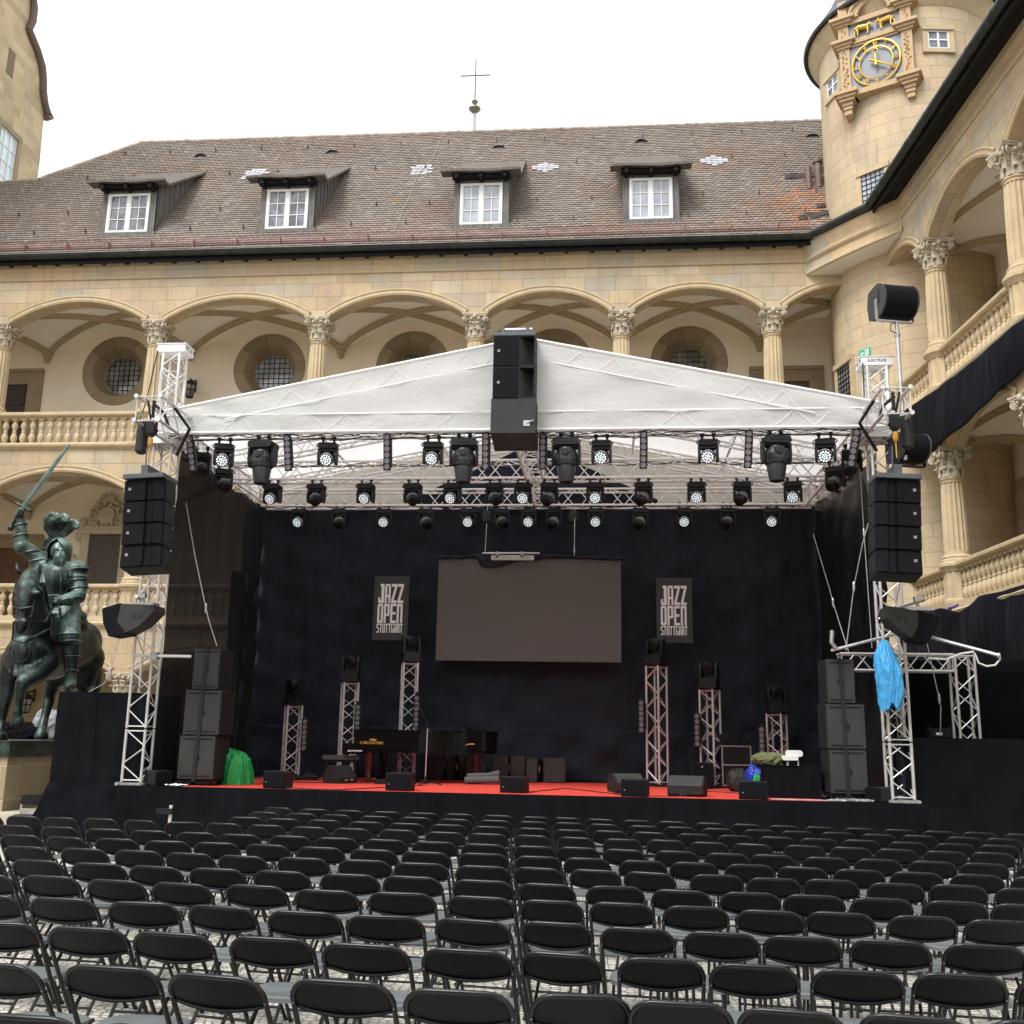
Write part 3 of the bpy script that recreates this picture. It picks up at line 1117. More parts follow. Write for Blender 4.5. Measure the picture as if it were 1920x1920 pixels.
# small half-round roof vents, pale slate patches, lightning wires, hooks
for px, py in [(375, 297), (622, 290), (935, 281), (1203, 270), (1524, 260)]:
    c = roofpt(px, py) - Vector((0, 31, 0))
    vm = MB()
    Rv = Matrix.Rotation(0, 3, 'X')
    pl = [(.27 * math.cos(a), .22 * math.sin(a)) for a in [PI * i / 10 for i in range(11)]]
    vm.add([(c.x + x_, c.y - .02, c.z + z_ - .02) for x_, z_ in pl] + [(c.x + x_ * .75, c.y + .45, c.z + .42 + z_ * .3) for x_, z_ in pl], [(i, i + 1, 12 + i, 11 + i) for i in range(10)])
    vo = vm.build('roof_vent', felt, BW, True)
    v2 = MB()
    v2.prism([(x_ * .9, z_ * .9) for x_, z_ in pl], .01, (c.x, c.y + .03, c.z - .02))
    v2.build('vent_mesh', black_m, vo)
for (px, py, w_, h_, dia) in [(477, 328, 1.0, .8, 0), (788, 320, .85, .75, 0), (1023, 315, 1.1, .95, 1), (1339, 303, 1.15, .95, 1)]:
    c = roofpt(px, py) - Vector((0, 31, 0))
    pm = MB()
    rows = 6
    for j in range(rows):
        f_ = 1 - abs(j - (rows - 1) / 2) / (rows / 2) if dia else .82 + .18 * math.sin(j * 2.3)
        ww = max(.2, w_ * f_)
        n = max(1, round(ww / TW))
        for i in range(n):
            x = c.x - n * TW / 2 + i * TW + (j % 2) * TW / 2 * (1 - dia)
            b = Vector((x, c.y, c.z)) + sv * ((j - rows / 2) * EX * .9) + nv * .055
            pm.add([b, b + Vector((TW * .5, 0, 0)) - sv * .03, b + Vector((TW * .96, 0, 0)), b + Vector((TW * .96, 0, 0)) + sv * EX - nv * .02, b + sv * EX - nv * .02], [(0, 1, 2, 3, 4)])
    pm.build('slate_patch', patch_m, BW)
wr = MB()
for pp in [[(830, 256), (812, 300), (783, 332), (765, 380), (738, 440)], [(1478, 340), (1500, 385), (1523, 425)]]:
    wr.path([roofpt(*p_) - Vector((0, 31, 0)) + nv * .07 for p_ in pp], .010, 5)
wr.build('lightning_wire', plain('tan_wire', (.34, .29, .23), .6), BW)
hk0 = None
for j, up in enumerate((2.0, 3.6, 6.9, 9.4)):
    for k in range(16):
        x = -22 + k * 1.9 + (j % 2) * .6
        if zmax(x) - .4 > RZ0 + up * RS / L:
            b = rpt(x, up, .04)
            if hk0 is None:
                hk = MB()
                hk.path([Vector((0, 0, 0)), nv * .14, nv * .10 - sv * .04, nv * .02 - sv * .12], .017, 4)
                hk0 = hk.build('roof_hook', felt, BW, False, b)
            else:
                inst(hk0, BW, b)

# new red patching by the tower: pipes and loose felt sheets
pb = roofpt(1525, 352) - Vector((0, 31, 0))
pm = MB()
pm.tube(pb + Vector((-.15, -.05, -.1)), pb + Vector((-.15, -.05, .75)), .11, 12)
pm.tube(pb + Vector((.2, .05, 0)), pb + Vector((.2, .05, 1.05)), .13, 12)
pm.tube(pb + Vector((.2, .05, .95)), pb + Vector((.2, .05, 1.05)), .17, 12)
po = pm.build('vent_pipe', plain('rusty_pipe', (.17, .12, .10), .6, .3, .3, 5), BW, True)
fl = MB()
b = pb + Vector((.02, 0, -.12))
fl.add([b + Vector((-.5, 0, 0)) - sv * .25 + nv * .06, b + Vector((.65, 0, 0)) - sv * .25 + nv * .06, b + Vector((.65, 0, 0)) + sv * .2 + nv * .06, b + Vector((-.5, 0, 0)) + sv * .2 + nv * .06], [(0, 1, 2, 3)])
fl.build('flashing', lead_grey, po)
for (px, py, w_, h_) in [(1498, 333, 1.0, .3), (1530, 405, .8, .25), (1552, 388, .75, .22), (1516, 411, .7, .15), (1540, 320, .5, .4)]:
    c = roofpt(px, py) - Vector((0, 31, 0)) + nv * .07
    fm = MB()
    fm.grid(lambda s, u_: c + Vector(((s - .5) * w_, 0, 0)) + sv * ((u_ - .5) * h_ + (s - .5) * .12) + nv * (.02 * math.sin(s * 9) + .03 * u_), 5, 2)
    fm.build('felt_sheet', felt, BW)

# dormers
for (px0, px1, py0, py1) in [(202, 280, 365, 437), (500, 578, 356, 430), (863, 942, 345, 422), (1180, 1261, 335, 412)]:
    b0 = roofpt((px0 + px1) / 2, py1 + 3)
    Yd = b0.y - .03
    a_, b_ = at(px0, (py0 + py1) / 2, Yd), at(px1, (py0 + py1) / 2, Yd)
    xl, xr = a_.x, b_.x
    zb_, zt = at((px0 + px1) / 2, py1, Yd).z, at((px0 + px1) / 2, py0, Yd).z
    y0 = Yd - 31
    W1, Z1 = .22, zt + .25
    back = lambda z: ys(z) - 31
    dm = MB()
    # side cheeks of upright boards
    for s_, xx in ((-1, xl - W1), (1, xr + W1)):
        nb = 17
        ylen = back(Z1 + 2.4) - y0
        for i in range(nb):
            ya, yb = y0 + ylen * i / nb, y0 + ylen * (i + 1) / nb - .012
            zlo = lambda y: RZ0 + (y + 31 - RY0) * RS - .05
            zhi = lambda y: Z1 + (y - y0) * .74
            if zlo(ya) > zhi(ya) - .02:
                break
            o_ = .02 * (i % 2)
            dm.add([(xx + s_ * o_, ya, max(zlo(ya), zb_ - .1)), (xx + s_ * o_, yb, zlo(yb)), (xx + s_ * o_, yb, max(zlo(yb), zhi(yb))), (xx + s_ * o_, ya, zhi(ya)),
                    (xx - s_ * .05, ya, max(zlo(ya), zb_ - .1)), (xx - s_ * .05, yb, zlo(yb)), (xx - s_ * .05, yb, max(zlo(yb), zhi(yb))), (xx - s_ * .05, ya, zhi(ya))],
                   [(0, 1, 2, 3), (7, 6, 5, 4), (0, 3, 7, 4), (1, 5, 6, 2)])
    dm.box(xl - W1, xl, y0 - .02, y0 + .08, zb_ - .1, Z1)
    dm.box(xr, xr + W1, y0 - .02, y0 + .08, zb_ - .1, Z1)
    dm.box(xl, xr, y0 - .019, y0 + .08, zt, Z1)
    dm.box(xl - W1 - .1, xr + W1 + .1, y0 - .10, y0 + .06, zb_ - .16, zb_ - .01)
    do = dm.build('dormer', grey_wood, BW)
    em = MB()
    em.box(xl - W1 - .05, xr + W1 + .05, y0 - .30, y0 - .02, Z1 - .12, Z1 + .02)
    for xx in (xl - .1, (xl + xr) / 2, xr + .1):
        em.box(xx - .06, xx + .06, y0 - .42, y0 - .02, Z1 - .2, Z1 - .05)
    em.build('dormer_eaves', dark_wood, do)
    # where the shallow roof meets the main slope
    yt = (RZ0 - RS * (RY0 - 31) - (Z1 + .1) + .74 * y0) / (.74 - RS)
    xo = .42
    rf = MB()

    def rfp(s, u_, top=1):
        y = (y0 - .5) + (yt + .06 - (y0 - .5)) * u_
        z = Z1 + .1 + (y - y0) * (.74 if y > y0 else .10)
        x_a, x_b = xl - W1 - xo * (1 - u_ * .4), xr + W1 + xo * (1 - u_ * .4)
        return (x_a + (x_b - x_a) * s, y, z + .02 * math.sin(s * 8) * (1 - u_) + .025 * (round(u_ * 24) % 2))
    rf.grid(rfp, 14, 24)
    k0 = len(rf.v)
    rf.grid(lambda s, u_: tuple(Vector(rfp(s, u_)) - Vector((0, 0, .09))), 14, 24)
    rim = [i for i in range(15)]
    rf.f += [(i, i + 1, k0 + i + 1, k0 + i)[::-1] for i in range(14)]
    rf.f += [((j + 1) * 15, j * 15, k0 + j * 15, k0 + (j + 1) * 15)[::-1] for j in range(24)]
    rf.f += [(j * 15 + 14, (j + 1) * 15 + 14, k0 + (j + 1) * 15 + 14, k0 + j * 15 + 14)[::-1] for j in range(24)]
    rf.build('dormer_roof', plain('dormer_tiles', (.125, .104, .088), .9, 0, .4, 9, bump=.8, vs_=9), do)
    wf = MB()
    f_ = .085
    wf.box(xl, xl + f_, y0 - .06, y0 + .04, zb_, zt)
    wf.box(xr - f_, xr, y0 - .06, y0 + .04, zb_, zt)
    wf.box(xl + f_, xr - f_, y0 - .059, y0 + .04, zt - f_, zt)
    wf.box(xl + f_, xr - f_, y0 - .059, y0 + .04, zb_, zb_ + f_)
    xm = (xl + xr) / 2
    wf.box(xm - .06, xm + .06, y0 - .05, y0 + .03, zb_ + f_, zt - f_)
    for s0, s1 in ((xl + f_, xm - .06), (xm + .06, xr - f_)):
        wf.box(s0, s0 + .03, y0 - .035, y0 + .02, zb_ + f_, zt - f_)
        wf.box(s1 - .03, s1, y0 - .035, y0 + .02, zb_ + f_, zt - f_)
        wf.box((s0 + s1) / 2 - .013, (s0 + s1) / 2 + .013, y0 - .025, y0 + .02, zb_ + f_, zt - f_)
        for j in (1, 2):
            z = zb_ + f_ + (zt - zb_ - 2 * f_) * j / 3
            wf.box(s0, s1, y0 - .024, y0 + .02, z - .013, z + .013)
    wf.build('window_frame', white_paint, do)
    wp = MB()
    wp.box(xl + f_, xr - f_, y0 + .0, y0 + .012, zb_ + f_, zt - f_)
    wp.build('window_pane', pane_m if px0 < 800 else pane_light, do)

# wall lanterns
def lantern(loc, label):
    l = thing('wall_lantern', label, 'lantern', loc, 0, 'wall lanterns in the arcades')
    m = MB()
    for z, r in ((-.42, .10), (0, .21), (.02, .24)):
        pass
    for k in range(6):
        a, b = 2 * PI * k / 6, 2 * PI * (k + 1) / 6
        ca, cb_ = (math.cos(a), math.sin(a)), (math.cos(b), math.sin(b))
        m.tube((.12 * ca[0], .12 * ca[1], -.45), (.22 * ca[0], .22 * ca[1], 0), .016, 6)
        for z, r in ((-.45, .12), (-.2, .176), (0, .22)):
            m.tube((r * ca[0], r * ca[1], z), (r * cb_[0], r * cb_[1], z), .018, 6)
        m.tube((.22 * ca[0], .22 * ca[1], 0), (.1 * ca[0], .1 * ca[1], .14), .02, 6)
    m.lathe([(.23, 0), (.16, .1), (.05, .16), (.03, .24)], 6)
    m.tube((0, 0, .2), (0, .45, .3), .02, 6)
    m.tube((0, .45, -.1), (0, .45, .35), .03, 6)
    m.lathe([(.0, -.5), (.12, -.46)], 6)
    m.build('lantern_frame', iron, l)
    g_ = MB()
    g_.lathe([(.11, -.45), (.205, -.005)], 6)
    g_.build('lantern_glass', pane_dark, l)
    return l


lantern(at(357, 722, 33.3), 'black iron wall lantern on the upper gallery wall beside the truss tower')
lantern(at(50, 1310, 33.3), 'black iron lantern on the ground floor wall seen between the horse legs')

# carved epitaph in the middle gallery
ep = thing('wall_epitaph', 'carved stone memorial with coat of arms and dark slab on the gallery wall', 'memorial', (at(195, 1050, 33.7).x, 33.72, at(195, 1096, 33.7).z))
k_ = 34.6 / 1923
m = MB()
w_, h_ = 40 * k_, 98 * k_
for s_ in (-1, 1):
    m.box(s_ * w_ - .14, s_ * w_ + .14, -.12, .1, 0, h_)
m.box(-w_ - .3, w_ + .3, -.16, .1, h_, h_ + .16)
m.box(-w_ - .4, w_ + .4, -.2, .1, h_ + .16, h_ + .26)
m.box(-w_ - .3, w_ + .3, -.16, .1, -.1, 0)
m.prism([(-.75, 0), (.75, 0), (.55, .75), (.2, .95), (-.2, .95), (-.55, .75)], .14, (0, -.1, h_ + .26))
m.prism(circ(.3, 20), .1, (0, -.2, h_ + .65))
rr = random.Random(5)
for i in range(46):
    a = rr.uniform(0, 2 * PI); r = rr.uniform(.3, .52)
    m.sphere((r * math.cos(a) * 1.25, -.14, h_ + .68 + r * math.sin(a)), (rr.uniform(.05, .1), .09, rr.uniform(.05, .1)), 8, 6)
for i in range(26):
    a = rr.uniform(-.28, .28)
    m.sphere((a, -.12, h_ + 1.25 + rr.uniform(-.09, .13)), (.07, .09, .07), 8, 6)
for i in range(10):
    m.sphere((-w_ - .32 + rr.uniform(-.12, .1), -.1, rr.uniform(.1, h_)), (rr.uniform(.1, .17), .12, rr.uniform(.12, .22)), 8, 6)
m.sphere((-w_ - .12, -.12, h_ + .42), (.13, .12, .17), 10, 8)
m.build('carved_frame', carved_grey, ep, True)
m = MB()
m.box(-w_ + .14, w_ - .14, -.03, .06, 0, h_)
m.build('inscription_slab', plain('slate_slab', (.075, .062, .055), .6, 0, .2, 9, bump=.4, vs_=60), ep)

# spire cross above the ridge
sb = at(888, 250, 37.0)
cr = thing('roof_cross', 'thin iron cross with a bulbous copper finial above the roof ridge', 'cross', (sb.x, 37.1, sb.z - .9))
k_ = 41.5 / 1923
m = MB()
m.tube((0, 0, 0), (0, 0, .9 + 46 * k_), .085, 10, .06)
m.build('pole', plain('verdigris', (.34, .42, .37), .6, .3, .15, 3), cr)
m = MB()
zb = .9 + 44 * k_
m.lathe([(.05, 0), (.12, .06), (.25, .20), (.245, .25), (.20, .29), (.08, .34), (.05, .40), (.09, .46), (.14, .55), (.12, .58), (.03, .59)], 20, (0, 0, zb))
m.build('finial', plain('aged_copper_ball', (.22, .22, .16), .45, .5, .3, 5), cr, True)
m = MB()
m.tube((0, 0, zb + .55), (0, 0, .9 + 162 * k_), .032, 6, .026)
m.tube((-29 * k_, 0, .9 + 126 * k_), (29 * k_, 0, .9 + 126 * k_), .028, 6)
m.build('cross', plain('grey_iron', (.12, .12, .13), .6, .4, .1, 5), cr)

# ---- round stair tower with the clock
TC = Vector((9.94, 31.5, 0))
TR = 2.7
TWR = thing('clock_tower', 'round sandstone stair tower with gilded clock in the courtyard corner', 'tower', TC)


def tower_wall():
    m = MB()
    m.uv = []
    n = 96
    zs_ = [0, 5, 10, 12.2, 17, 20, 24.6]
    for z in zs_:
        for i in range(n + 1):
            a = 2 * PI * i / n
            m.v.append((TR * math.cos(a), TR * math.sin(a), z))
            m.uv.append((a * TR, z))
    for j in range(len(zs_) - 1):
        for i in range(n):
            q = j * (n + 1) + i
            m.f.append((q, q + 1, q + n + 2, q + n + 1))
    return m


tower_wall().build('tower_wall', stone_tower, TWR, True)
m = MB()
m.lathe([(TR - .02, 24.35), (TR + .06, 24.42), (TR + .12, 24.6), (TR + .30, 24.85), (TR + .34, 24.95), (TR + .2, 25.0)], 72)
m.build('tower_cornice', carved, TWR, True)
m = MB()
m.lathe([(TR + .30, 24.99), (TR + .47, 24.93), (TR + .50, 25.02), (TR + .40, 25.12), (TR - .3, 26.2), (.2, 31)], 72)
m.build('tower_roof', lead, TWR, True)


def tower_window(ang, z0, z1, hw, mat=pane_m, arch=False, frame=white_paint, lat=False):
    e = Vector((math.cos(ang), math.sin(ang), 0))
    s_ = Vector((-math.sin(ang), math.cos(ang), 0))
    o = e * (TR + .0)
    sur = MB()
    ow = .16

    def bx(mb, u0, u1, w0, w1, a_, b_):
        vv = []
        for zz in (a_, b_):
            for (u, ww) in ((u0, w0), (u1, w0), (u1, w1), (u0, w1)):
                vv.append(o + s_ * u + e * ww + Vector((0, 0, zz)))
        mb.add(vv, [(3, 2, 1, 0), (4, 5, 6, 7), (0, 1, 5, 4), (1, 2, 6, 5), (2, 3, 7, 6), (3, 0, 4, 7)])
    bx(sur, -hw - ow, -hw, -.3, .05, z0, z1)
    bx(sur, hw, hw + ow, -.3, .051, z0, z1)
    bx(sur, -hw - ow, hw + ow, -.3, .09, z1, z1 + ow)
    bx(sur, -hw - ow, hw + ow, -.3, .06, z0 - ow * .8, z0)
    wo = sur.build('window', stone_plain('window_surround', (.57, .46, .30), .3), TWR)
    pn_ = MB()
    bx(pn_, -hw, hw, -.26, .002, z0, z1)
    pn_.build('window_pane', mat, wo)
    fr_ = MB()
    d = .02
    if lat:
        n = 5
        for i in range(n + 1):
            u = -hw + 2 * hw * i / n
            bx(fr_, u - .012, u + .012, .003, .02, z0, z1)
        nz_ = max(3, int((z1 - z0) / .16))
        for j in range(1, nz_):
            z = z0 + (z1 - z0) * j / nz_
            bx(fr_, -hw, hw, .004, .021, z - .012, z + .012)
    else:
        f_ = .05
        bx(fr_, -hw, -hw + f_, .003, .03, z0, z1)
        bx(fr_, hw - f_, hw, .003, .03, z0, z1)
        bx(fr_, -hw + f_, hw - f_, .003, .029, z1 - f_, z1)
        bx(fr_, -hw + f_, hw - f_, .003, .029, z0, z0 + f_)
        bx(fr_, -.03, .03, .003, .028, z0 + f_, z1 - f_)
        bx(fr_, -hw + f_, hw - f_, .003, .026, (z0 + z1) / 2 - .025, (z0 + z1) / 2 + .025)
    fr_.build('window_frame', frame, wo)


tower_window(rad(-84.7), 22.83, 23.47, .33)
tower_window(rad(-160), 22.6, 23.25, .33)
tower_window(rad(-131), 18.1, 19.1, .38, pane_light, lat=True, frame=iron)
tower_window(rad(-166), 11.1, 13.35, .42, pane_dark, lat=True, frame=iron)
# exit sign on the tower wall
ea = rad(-144.7)
ex = thing('exit_sign', 'small green emergency exit sign on the round tower wall', 'exit sign', TC + Vector((math.cos(ea) * TR, math.sin(ea) * TR, 13.4)), ea + PI / 2)
m = MB(); m.box(-.2, .2, -.03, .02, -.12, .12); m.build('sign_box', exit_m, ex)
m = MB()
m.prism([(-.15, 0), (-.09, .05), (-.09, .02), (-.01, .02), (-.01, -.02), (-.09, -.02), (-.09, -.05)], .003, (0, -.031, 0), w=(0, -1, 0))
m.prism([(.03, -.09), (.16, -.09), (.16, .09), (.03, .09)], .002, (0, -.031, 0), w=(0, -1, 0))
m.build('sign_symbol', white_m, ex)
m = MB()
m.prism(circ(.018, 10, .09, .055), .003, (0, -.033, 0), w=(0, -1, 0))
m.path([(.09, -.034, .04), (.1, -.034, -.01), (.13, -.034, -.06)], .009, 5)
m.path([(.1, -.034, -.01), (.06, -.034, -.05)], .009, 5)
m.path([(.06, -.034, .02), (.1, -.034, .03), (.13, -.034, .0)], .007, 5)
m.build('running_figure', exit_m, ex)

# clock panel
th = rad(26)
cn = Vector((-math.sin(th), -math.cos(th), 0))
cu = Vector((math.cos(th), -math.sin(th), 0))
CO = cn * (TR + .1)                       # local to the tower
UZ = Vector((0, 0, 1))


def cbx(mb, u0, u1, z0, z1, w0, w1):
    vv = [CO + cu * u + cn * ww + UZ * z for z in (z0, z1) for (u, ww) in ((u0, w1), (u1, w1), (u1, w0), (u0, w0))]
    mb.add(vv, [(3, 2, 1, 0), (4, 5, 6, 7), (0, 1, 5, 4), (1, 2, 6, 5), (2, 3, 7, 6), (3, 0, 4, 7)])


UC = -.345
m = MB()
cbx(m, UC - .80, UC + .80, 21.7, 24.35, -.75, -.02)
for s_ in (-1, 1):
    u = UC + s_ * .935
    cbx(m, u - .16, u + .16, 21.92, 23.45, -.6, .06)
    cbx(m, u - .16, u + .16, 23.72, 24.25, -.6, .06)
    for (za, zb_, e_) in ((23.45, 23.53, .06), (23.53, 23.62, .12), (23.62, 23.72, .2), (24.25, 24.33, .06), (24.33, 24.42, .14), (24.42, 24.52, .22), (21.80, 21.92, .2), (21.70, 21.80, .13), (21.60, 21.70, .07)):
        cbx(m, u - .16 - e_, u + .16 + e_, za, zb_, -.6, .06 + e_)
    for (za, zb_, e_) in ((21.48, 21.60, .0), (21.36, 21.48, -.04), (21.2, 21.36, -.08)):
        cbx(m, u - .16 - e_ * .6, u + .16 + e_ * .6, za, zb_, -.6, .05 + e_)
    cbx(m, u - .14, u + .14, 24.52, 25.2, -.6, .05)
cbx(m, UC - .775, UC + .775, 23.45, 23.72, -.6, .05)
cbx(m, UC - .775, UC + .775, 23.52, 23.6, -.6, .10)
cbx(m, UC - .775, UC + .775, 24.25, 24.42, -.6, .09)
cbx(m, UC - .775, UC + .775, 21.72, 21.90, -.6, .10)
for r_, wz in ((.75, .10), (.62, .06), (.5, .12)):
    m.path([CO + cu * (UC + r_ * math.cos(a)) + cn * wz + UZ * (24.42 + r_ * .9 * math.sin(a)) for a in [PI * i / 16 for i in range(17)]], .06, 6)
m.build('clock_frame', stone_plain('clock_surround_stone', (.54, .40, .245), .2, 6), TWR)
rr = random.Random(11)
m = MB()                                  # carved relief on the pilasters
for s_ in (-1, 1):
    u = UC + s_ * .935
    for k in range(26):
        z = 22.0 + k * .055
        m.sphere(CO + cu * (u + rr.uniform(-.07, .07)) + cn * .062 + UZ * z, (rr.uniform(.02, .05), rr.uniform(.02, .05), rr.uniform(.02, .045)), 6, 5)
    for k in range(8):
        m.sphere(CO + cu * (u + rr.uniform(-.07, .07)) + cn * .062 + UZ * (23.76 + k * .06), .03, 6, 5)
m.build('pilaster_relief', stone_plain('relief_stone', (.46, .33, .19), .3, 8), TWR)
m = MB()
cbx(m, UC - .775, UC + .775, 21.90, 23.45, -.02, .0)
cbx(m, UC - .775, UC + .775, 23.72, 24.25, -.02, .0)
fo = m.build('clock_face', clockface, TWR)
DC = (UC, 22.67)


def cpt(u, z, w_=.06):
    return CO + cu * (DC[0] + u) + UZ * (DC[1] + z) + cn * w_


m = MB()
for r_, tr in ((.715, .035), (.50, .022)):
    m.path([cpt(r_ * math.cos(a), r_ * math.sin(a) * 1.07) for a in [2 * PI * i / 48 for i in range(48)]], tr, 6, closed=True)
NUM = {12: 'XII', 1: 'I', 2: 'II', 3: 'III', 4: 'IIII', 5: 'V', 6: 'VI', 7: 'VII', 8: 'VIII', 9: 'IX', 10: 'X', 11: 'XI'}
for n_, s_ in NUM.items():
    a = PI / 2 - n_ * PI / 6
    e, t2 = (math.cos(a), math.sin(a) * 1.07), (math.sin(a), -math.cos(a))
    wd = {'I': .035, 'V': .075, 'X': .075}
    tot = sum(wd[c] for c in s_)
    x = -tot / 2
    for c in s_:
        def q(u, r_):
            return cpt(e[0] * r_ + t2[0] * u, e[1] * r_ + t2[1] * u)
        c0, c1 = x + .006, x + wd[c] - .006
        mid_ = (c0 + c1) / 2
        if c == 'I':
            m.tube(q(mid_, .525), q(mid_, .69), .0125, 5)
        elif c == 'V':
            m.tube(q(c0, .69), q(mid_, .525), .013, 5); m.tube(q(c1, .69), q(mid_, .525), .009, 5)
        else:
            m.tube(q(c0, .69), q(c1, .525), .013, 5); m.tube(q(c1, .69), q(c0, .525), .009, 5)
        x += wd[c]
m.build('clock_numerals', gold, fo)
m = MB()
hx, hz = math.cos(rad(-33)), math.sin(rad(-33))
m.path([cpt(-.2 * hx, -.2 * hz, .12), cpt(.2 * hx, .2 * hz, .12), cpt(.62 * hx, .62 * hz, .12)], [.045, .035, .012], 6)
m.path([cpt(.0, -.16, .14), cpt(0, .26, .14)], [.05, .022], 6)
m.path([cpt(.085 * math.cos(a), .345 + .085 * math.sin(a), .14) for a in [2 * PI * i / 20 for i in range(20)]], .016, 6, closed=True)
m.tube(cpt(0, .43, .14), cpt(0, .52, .14), .02, 6, .004)
m.sphere(cpt(0, 0, .13), .055, 10, 8)
m.build('clock_hands', gold, fo)


def beast(u0, z0, f_):
    """gilded horned animal rearing head-down: body, four legs, neck, horns"""
    m = MB()

    def q(u, z, w_=.1):
        return CO + cu * (u0 + u * f_) + UZ * (z0 + z) + cn * w_
    m.path([q(-.24, .17), q(-.12, .22), q(.05, .20), q(.16, .19)], [.06, .085, .075, .07], 8)
    m.path([q(.13, .2), q(.22, .25), q(.27, .22), q(.30, .14)], [.06, .05, .045, .02], 8)
    for (u, w_, k) in ((-.22, .07, -.05), (-.17, .13, .02), (.08, .07, .06), (.14, .13, .02)):
        m.path([q(u, .16, w_), q(u + k, .06, w_), q(u + k * .5, -.06, w_)], [.035, .022, .016], 6)
    m.path([q(.23, .27), q(.18, .34), q(.25, .36)], [.018, .014, .006], 5)
    m.path([q(-.26, .2), q(-.32, .16)], [.018, .01], 5)
    m.build('gilded_beast', gold, fo, True)


beast(UC - .33, 23.80, 1)
beast(UC + .36, 23.82, -1)

# ---- wing beside the clock tower, running towards the viewer
RO = Vector((8.87, 26.66, 0))
RA = math.atan2(-1, .085)
RW = thing('castle_wing', 'sandstone castle wing beside the clock tower with black cloth hung along its balustrades', 'castle', RO, RA)
wing(RW, [0., 4.6, 9.2, 13.8, 18.4], [(-3.9, 0., -2.7, 99), (0., 4.6, -99, 99), (4.6, 9.2, -99, 99), (9.2, 13.8, -99, 99), (13.8, 18.4, -99, 99)], [0, 1, 2], -2.7, 19.0, {(2, 0), (2, 1), (2, 2), (1, 0), (1, 1), (1, 2)}, .255)
cornice(RW, -1.65, 19.0)
m = MB()
m.box(-6, 19.0, GAL, GAL + .2, 0, 16.3)
m.build('gallery_wall', plaster, RW)
m = MB()
for (x0_, x1_, z0_, z1_) in [(-2.6, -.5, 11, 14.6)]:
    m.box(-4.4, -1.2, GAL - .12, GAL, 11, 15.0)
    m.box(-4.4, -.6, GAL - .10, GAL, 5.2, 9.2)
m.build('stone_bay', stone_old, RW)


def wing_window(x0_, x1_, z0_, z1_):
    s = MB()
    y = GAL - .14
    s.box(x0_ - .18, x0_, y - .06, GAL, z0_ - .15, z1_ + .2)
    s.box(x1_, x1_ + .18, y - .06, GAL, z0_ - .15, z1_ + .2)
    s.box(x0_, x1_, y - .059, GAL, z1_, z1_ + .2)
    s.box(x0_, x1_, y - .059, GAL, z0_ - .15, z0_)
    o = s.build('window', carved_brown, RW)
    p_ = MB(); p_.box(x0_, x1_, y - .02, GAL, z0_, z1_); p_.build('window_pane', pane_dark, o)
    b_ = MB()
    for i in range(6):
        x = x0_ + (x1_ - x0_) * (i + .5) / 6
        b_.box(x - .015, x + .015, y - .05, y - .022, z0_, z1_)
    for j in range(8):
        z = z0_ + (z1_ - z0_) * (j + .5) / 8
        b_.box(x0_, x1_, y - .053, y - .024, z - .015, z + .015)
    b_.build('window_grille', iron, o)


m = MB()
m.box(-1.9, 19.0, -.86, YF + .02, 17.335, 17.38)
m.box(-1.9, 19.0, -.90, -.86, 17.20, 17.42)
m.box(-1.9, 19.0, -.62, -.58, 17.31, 17.34)
# corner piece following the chamfer
pA, pB = Vector((6.45, RY0, 0)), RO + Matrix.Rotation(RA, 3, 'Z') @ Vector((-1.9, -.88, 0))
inv = Matrix.Rotation(-RA, 3, 'Z')
loc = lambda p_: inv @ (Vector(p_) - RO)
qA, qB, qC, qD = (loc((pA.x, pA.y, 0)), loc((pB.x, pB.y, 0)), loc((8.7, 29.3, 0)), loc((6.6, 30.9, 0)))
m.add([(q_.x, q_.y, 17.34) for q_ in (qA, qB, qC, qD)] + [(q_.x, q_.y, 17.40) for q_ in (qA, qB, qC, qD)], [(0, 1, 2, 3), (7, 6, 5, 4), (0, 4, 5, 1)])
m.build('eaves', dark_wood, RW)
m = MB()
gy = -1.0
gA = loc((6.35, RY0 - .15, 0)); gB = Vector((-1.95, gy, 0))
m.path([(19.0, gy, 17.46), (-1.95, gy, 17.46), (gA.x, gA.y, 17.46)], .13, 14)
for k in range(16):
    m.tube((-1.2 + k * 1.25, gy, 17.46), (-1.15 + k * 1.25, gy, 17.46), .14, 14)
m.build('gutter', lead, RW, True)
m = MB()
m.grid(lambda s, u_: (-1.9 + 20.9 * s, -.95 + 8 * u_, 17.42 + 9.5 * u_), 4, 4)
m.build('tiled_roof', plain('wing_roof_tiles', (.13, .10, .08), .9, 0, .3, 8), RW)
m = MB()
rA, rB = (6.35, RY0 - .02, 17.45), (pB.x, pB.y, 17.45)
ring = [rA, rB, (8.9, 29.0, 18.4), (7.6, 30.3, 18.2), (7.0, 30.6, 17.75)]
m.add([tuple(loc(p_) + Vector((0, 0, p_[2]))) for p_ in ring], [(0, 1, 2, 3, 4)])
m.build('corner_roof', plain('corner_tiles', (.20, .12, .085), .9, 0, .5, 9), RW)
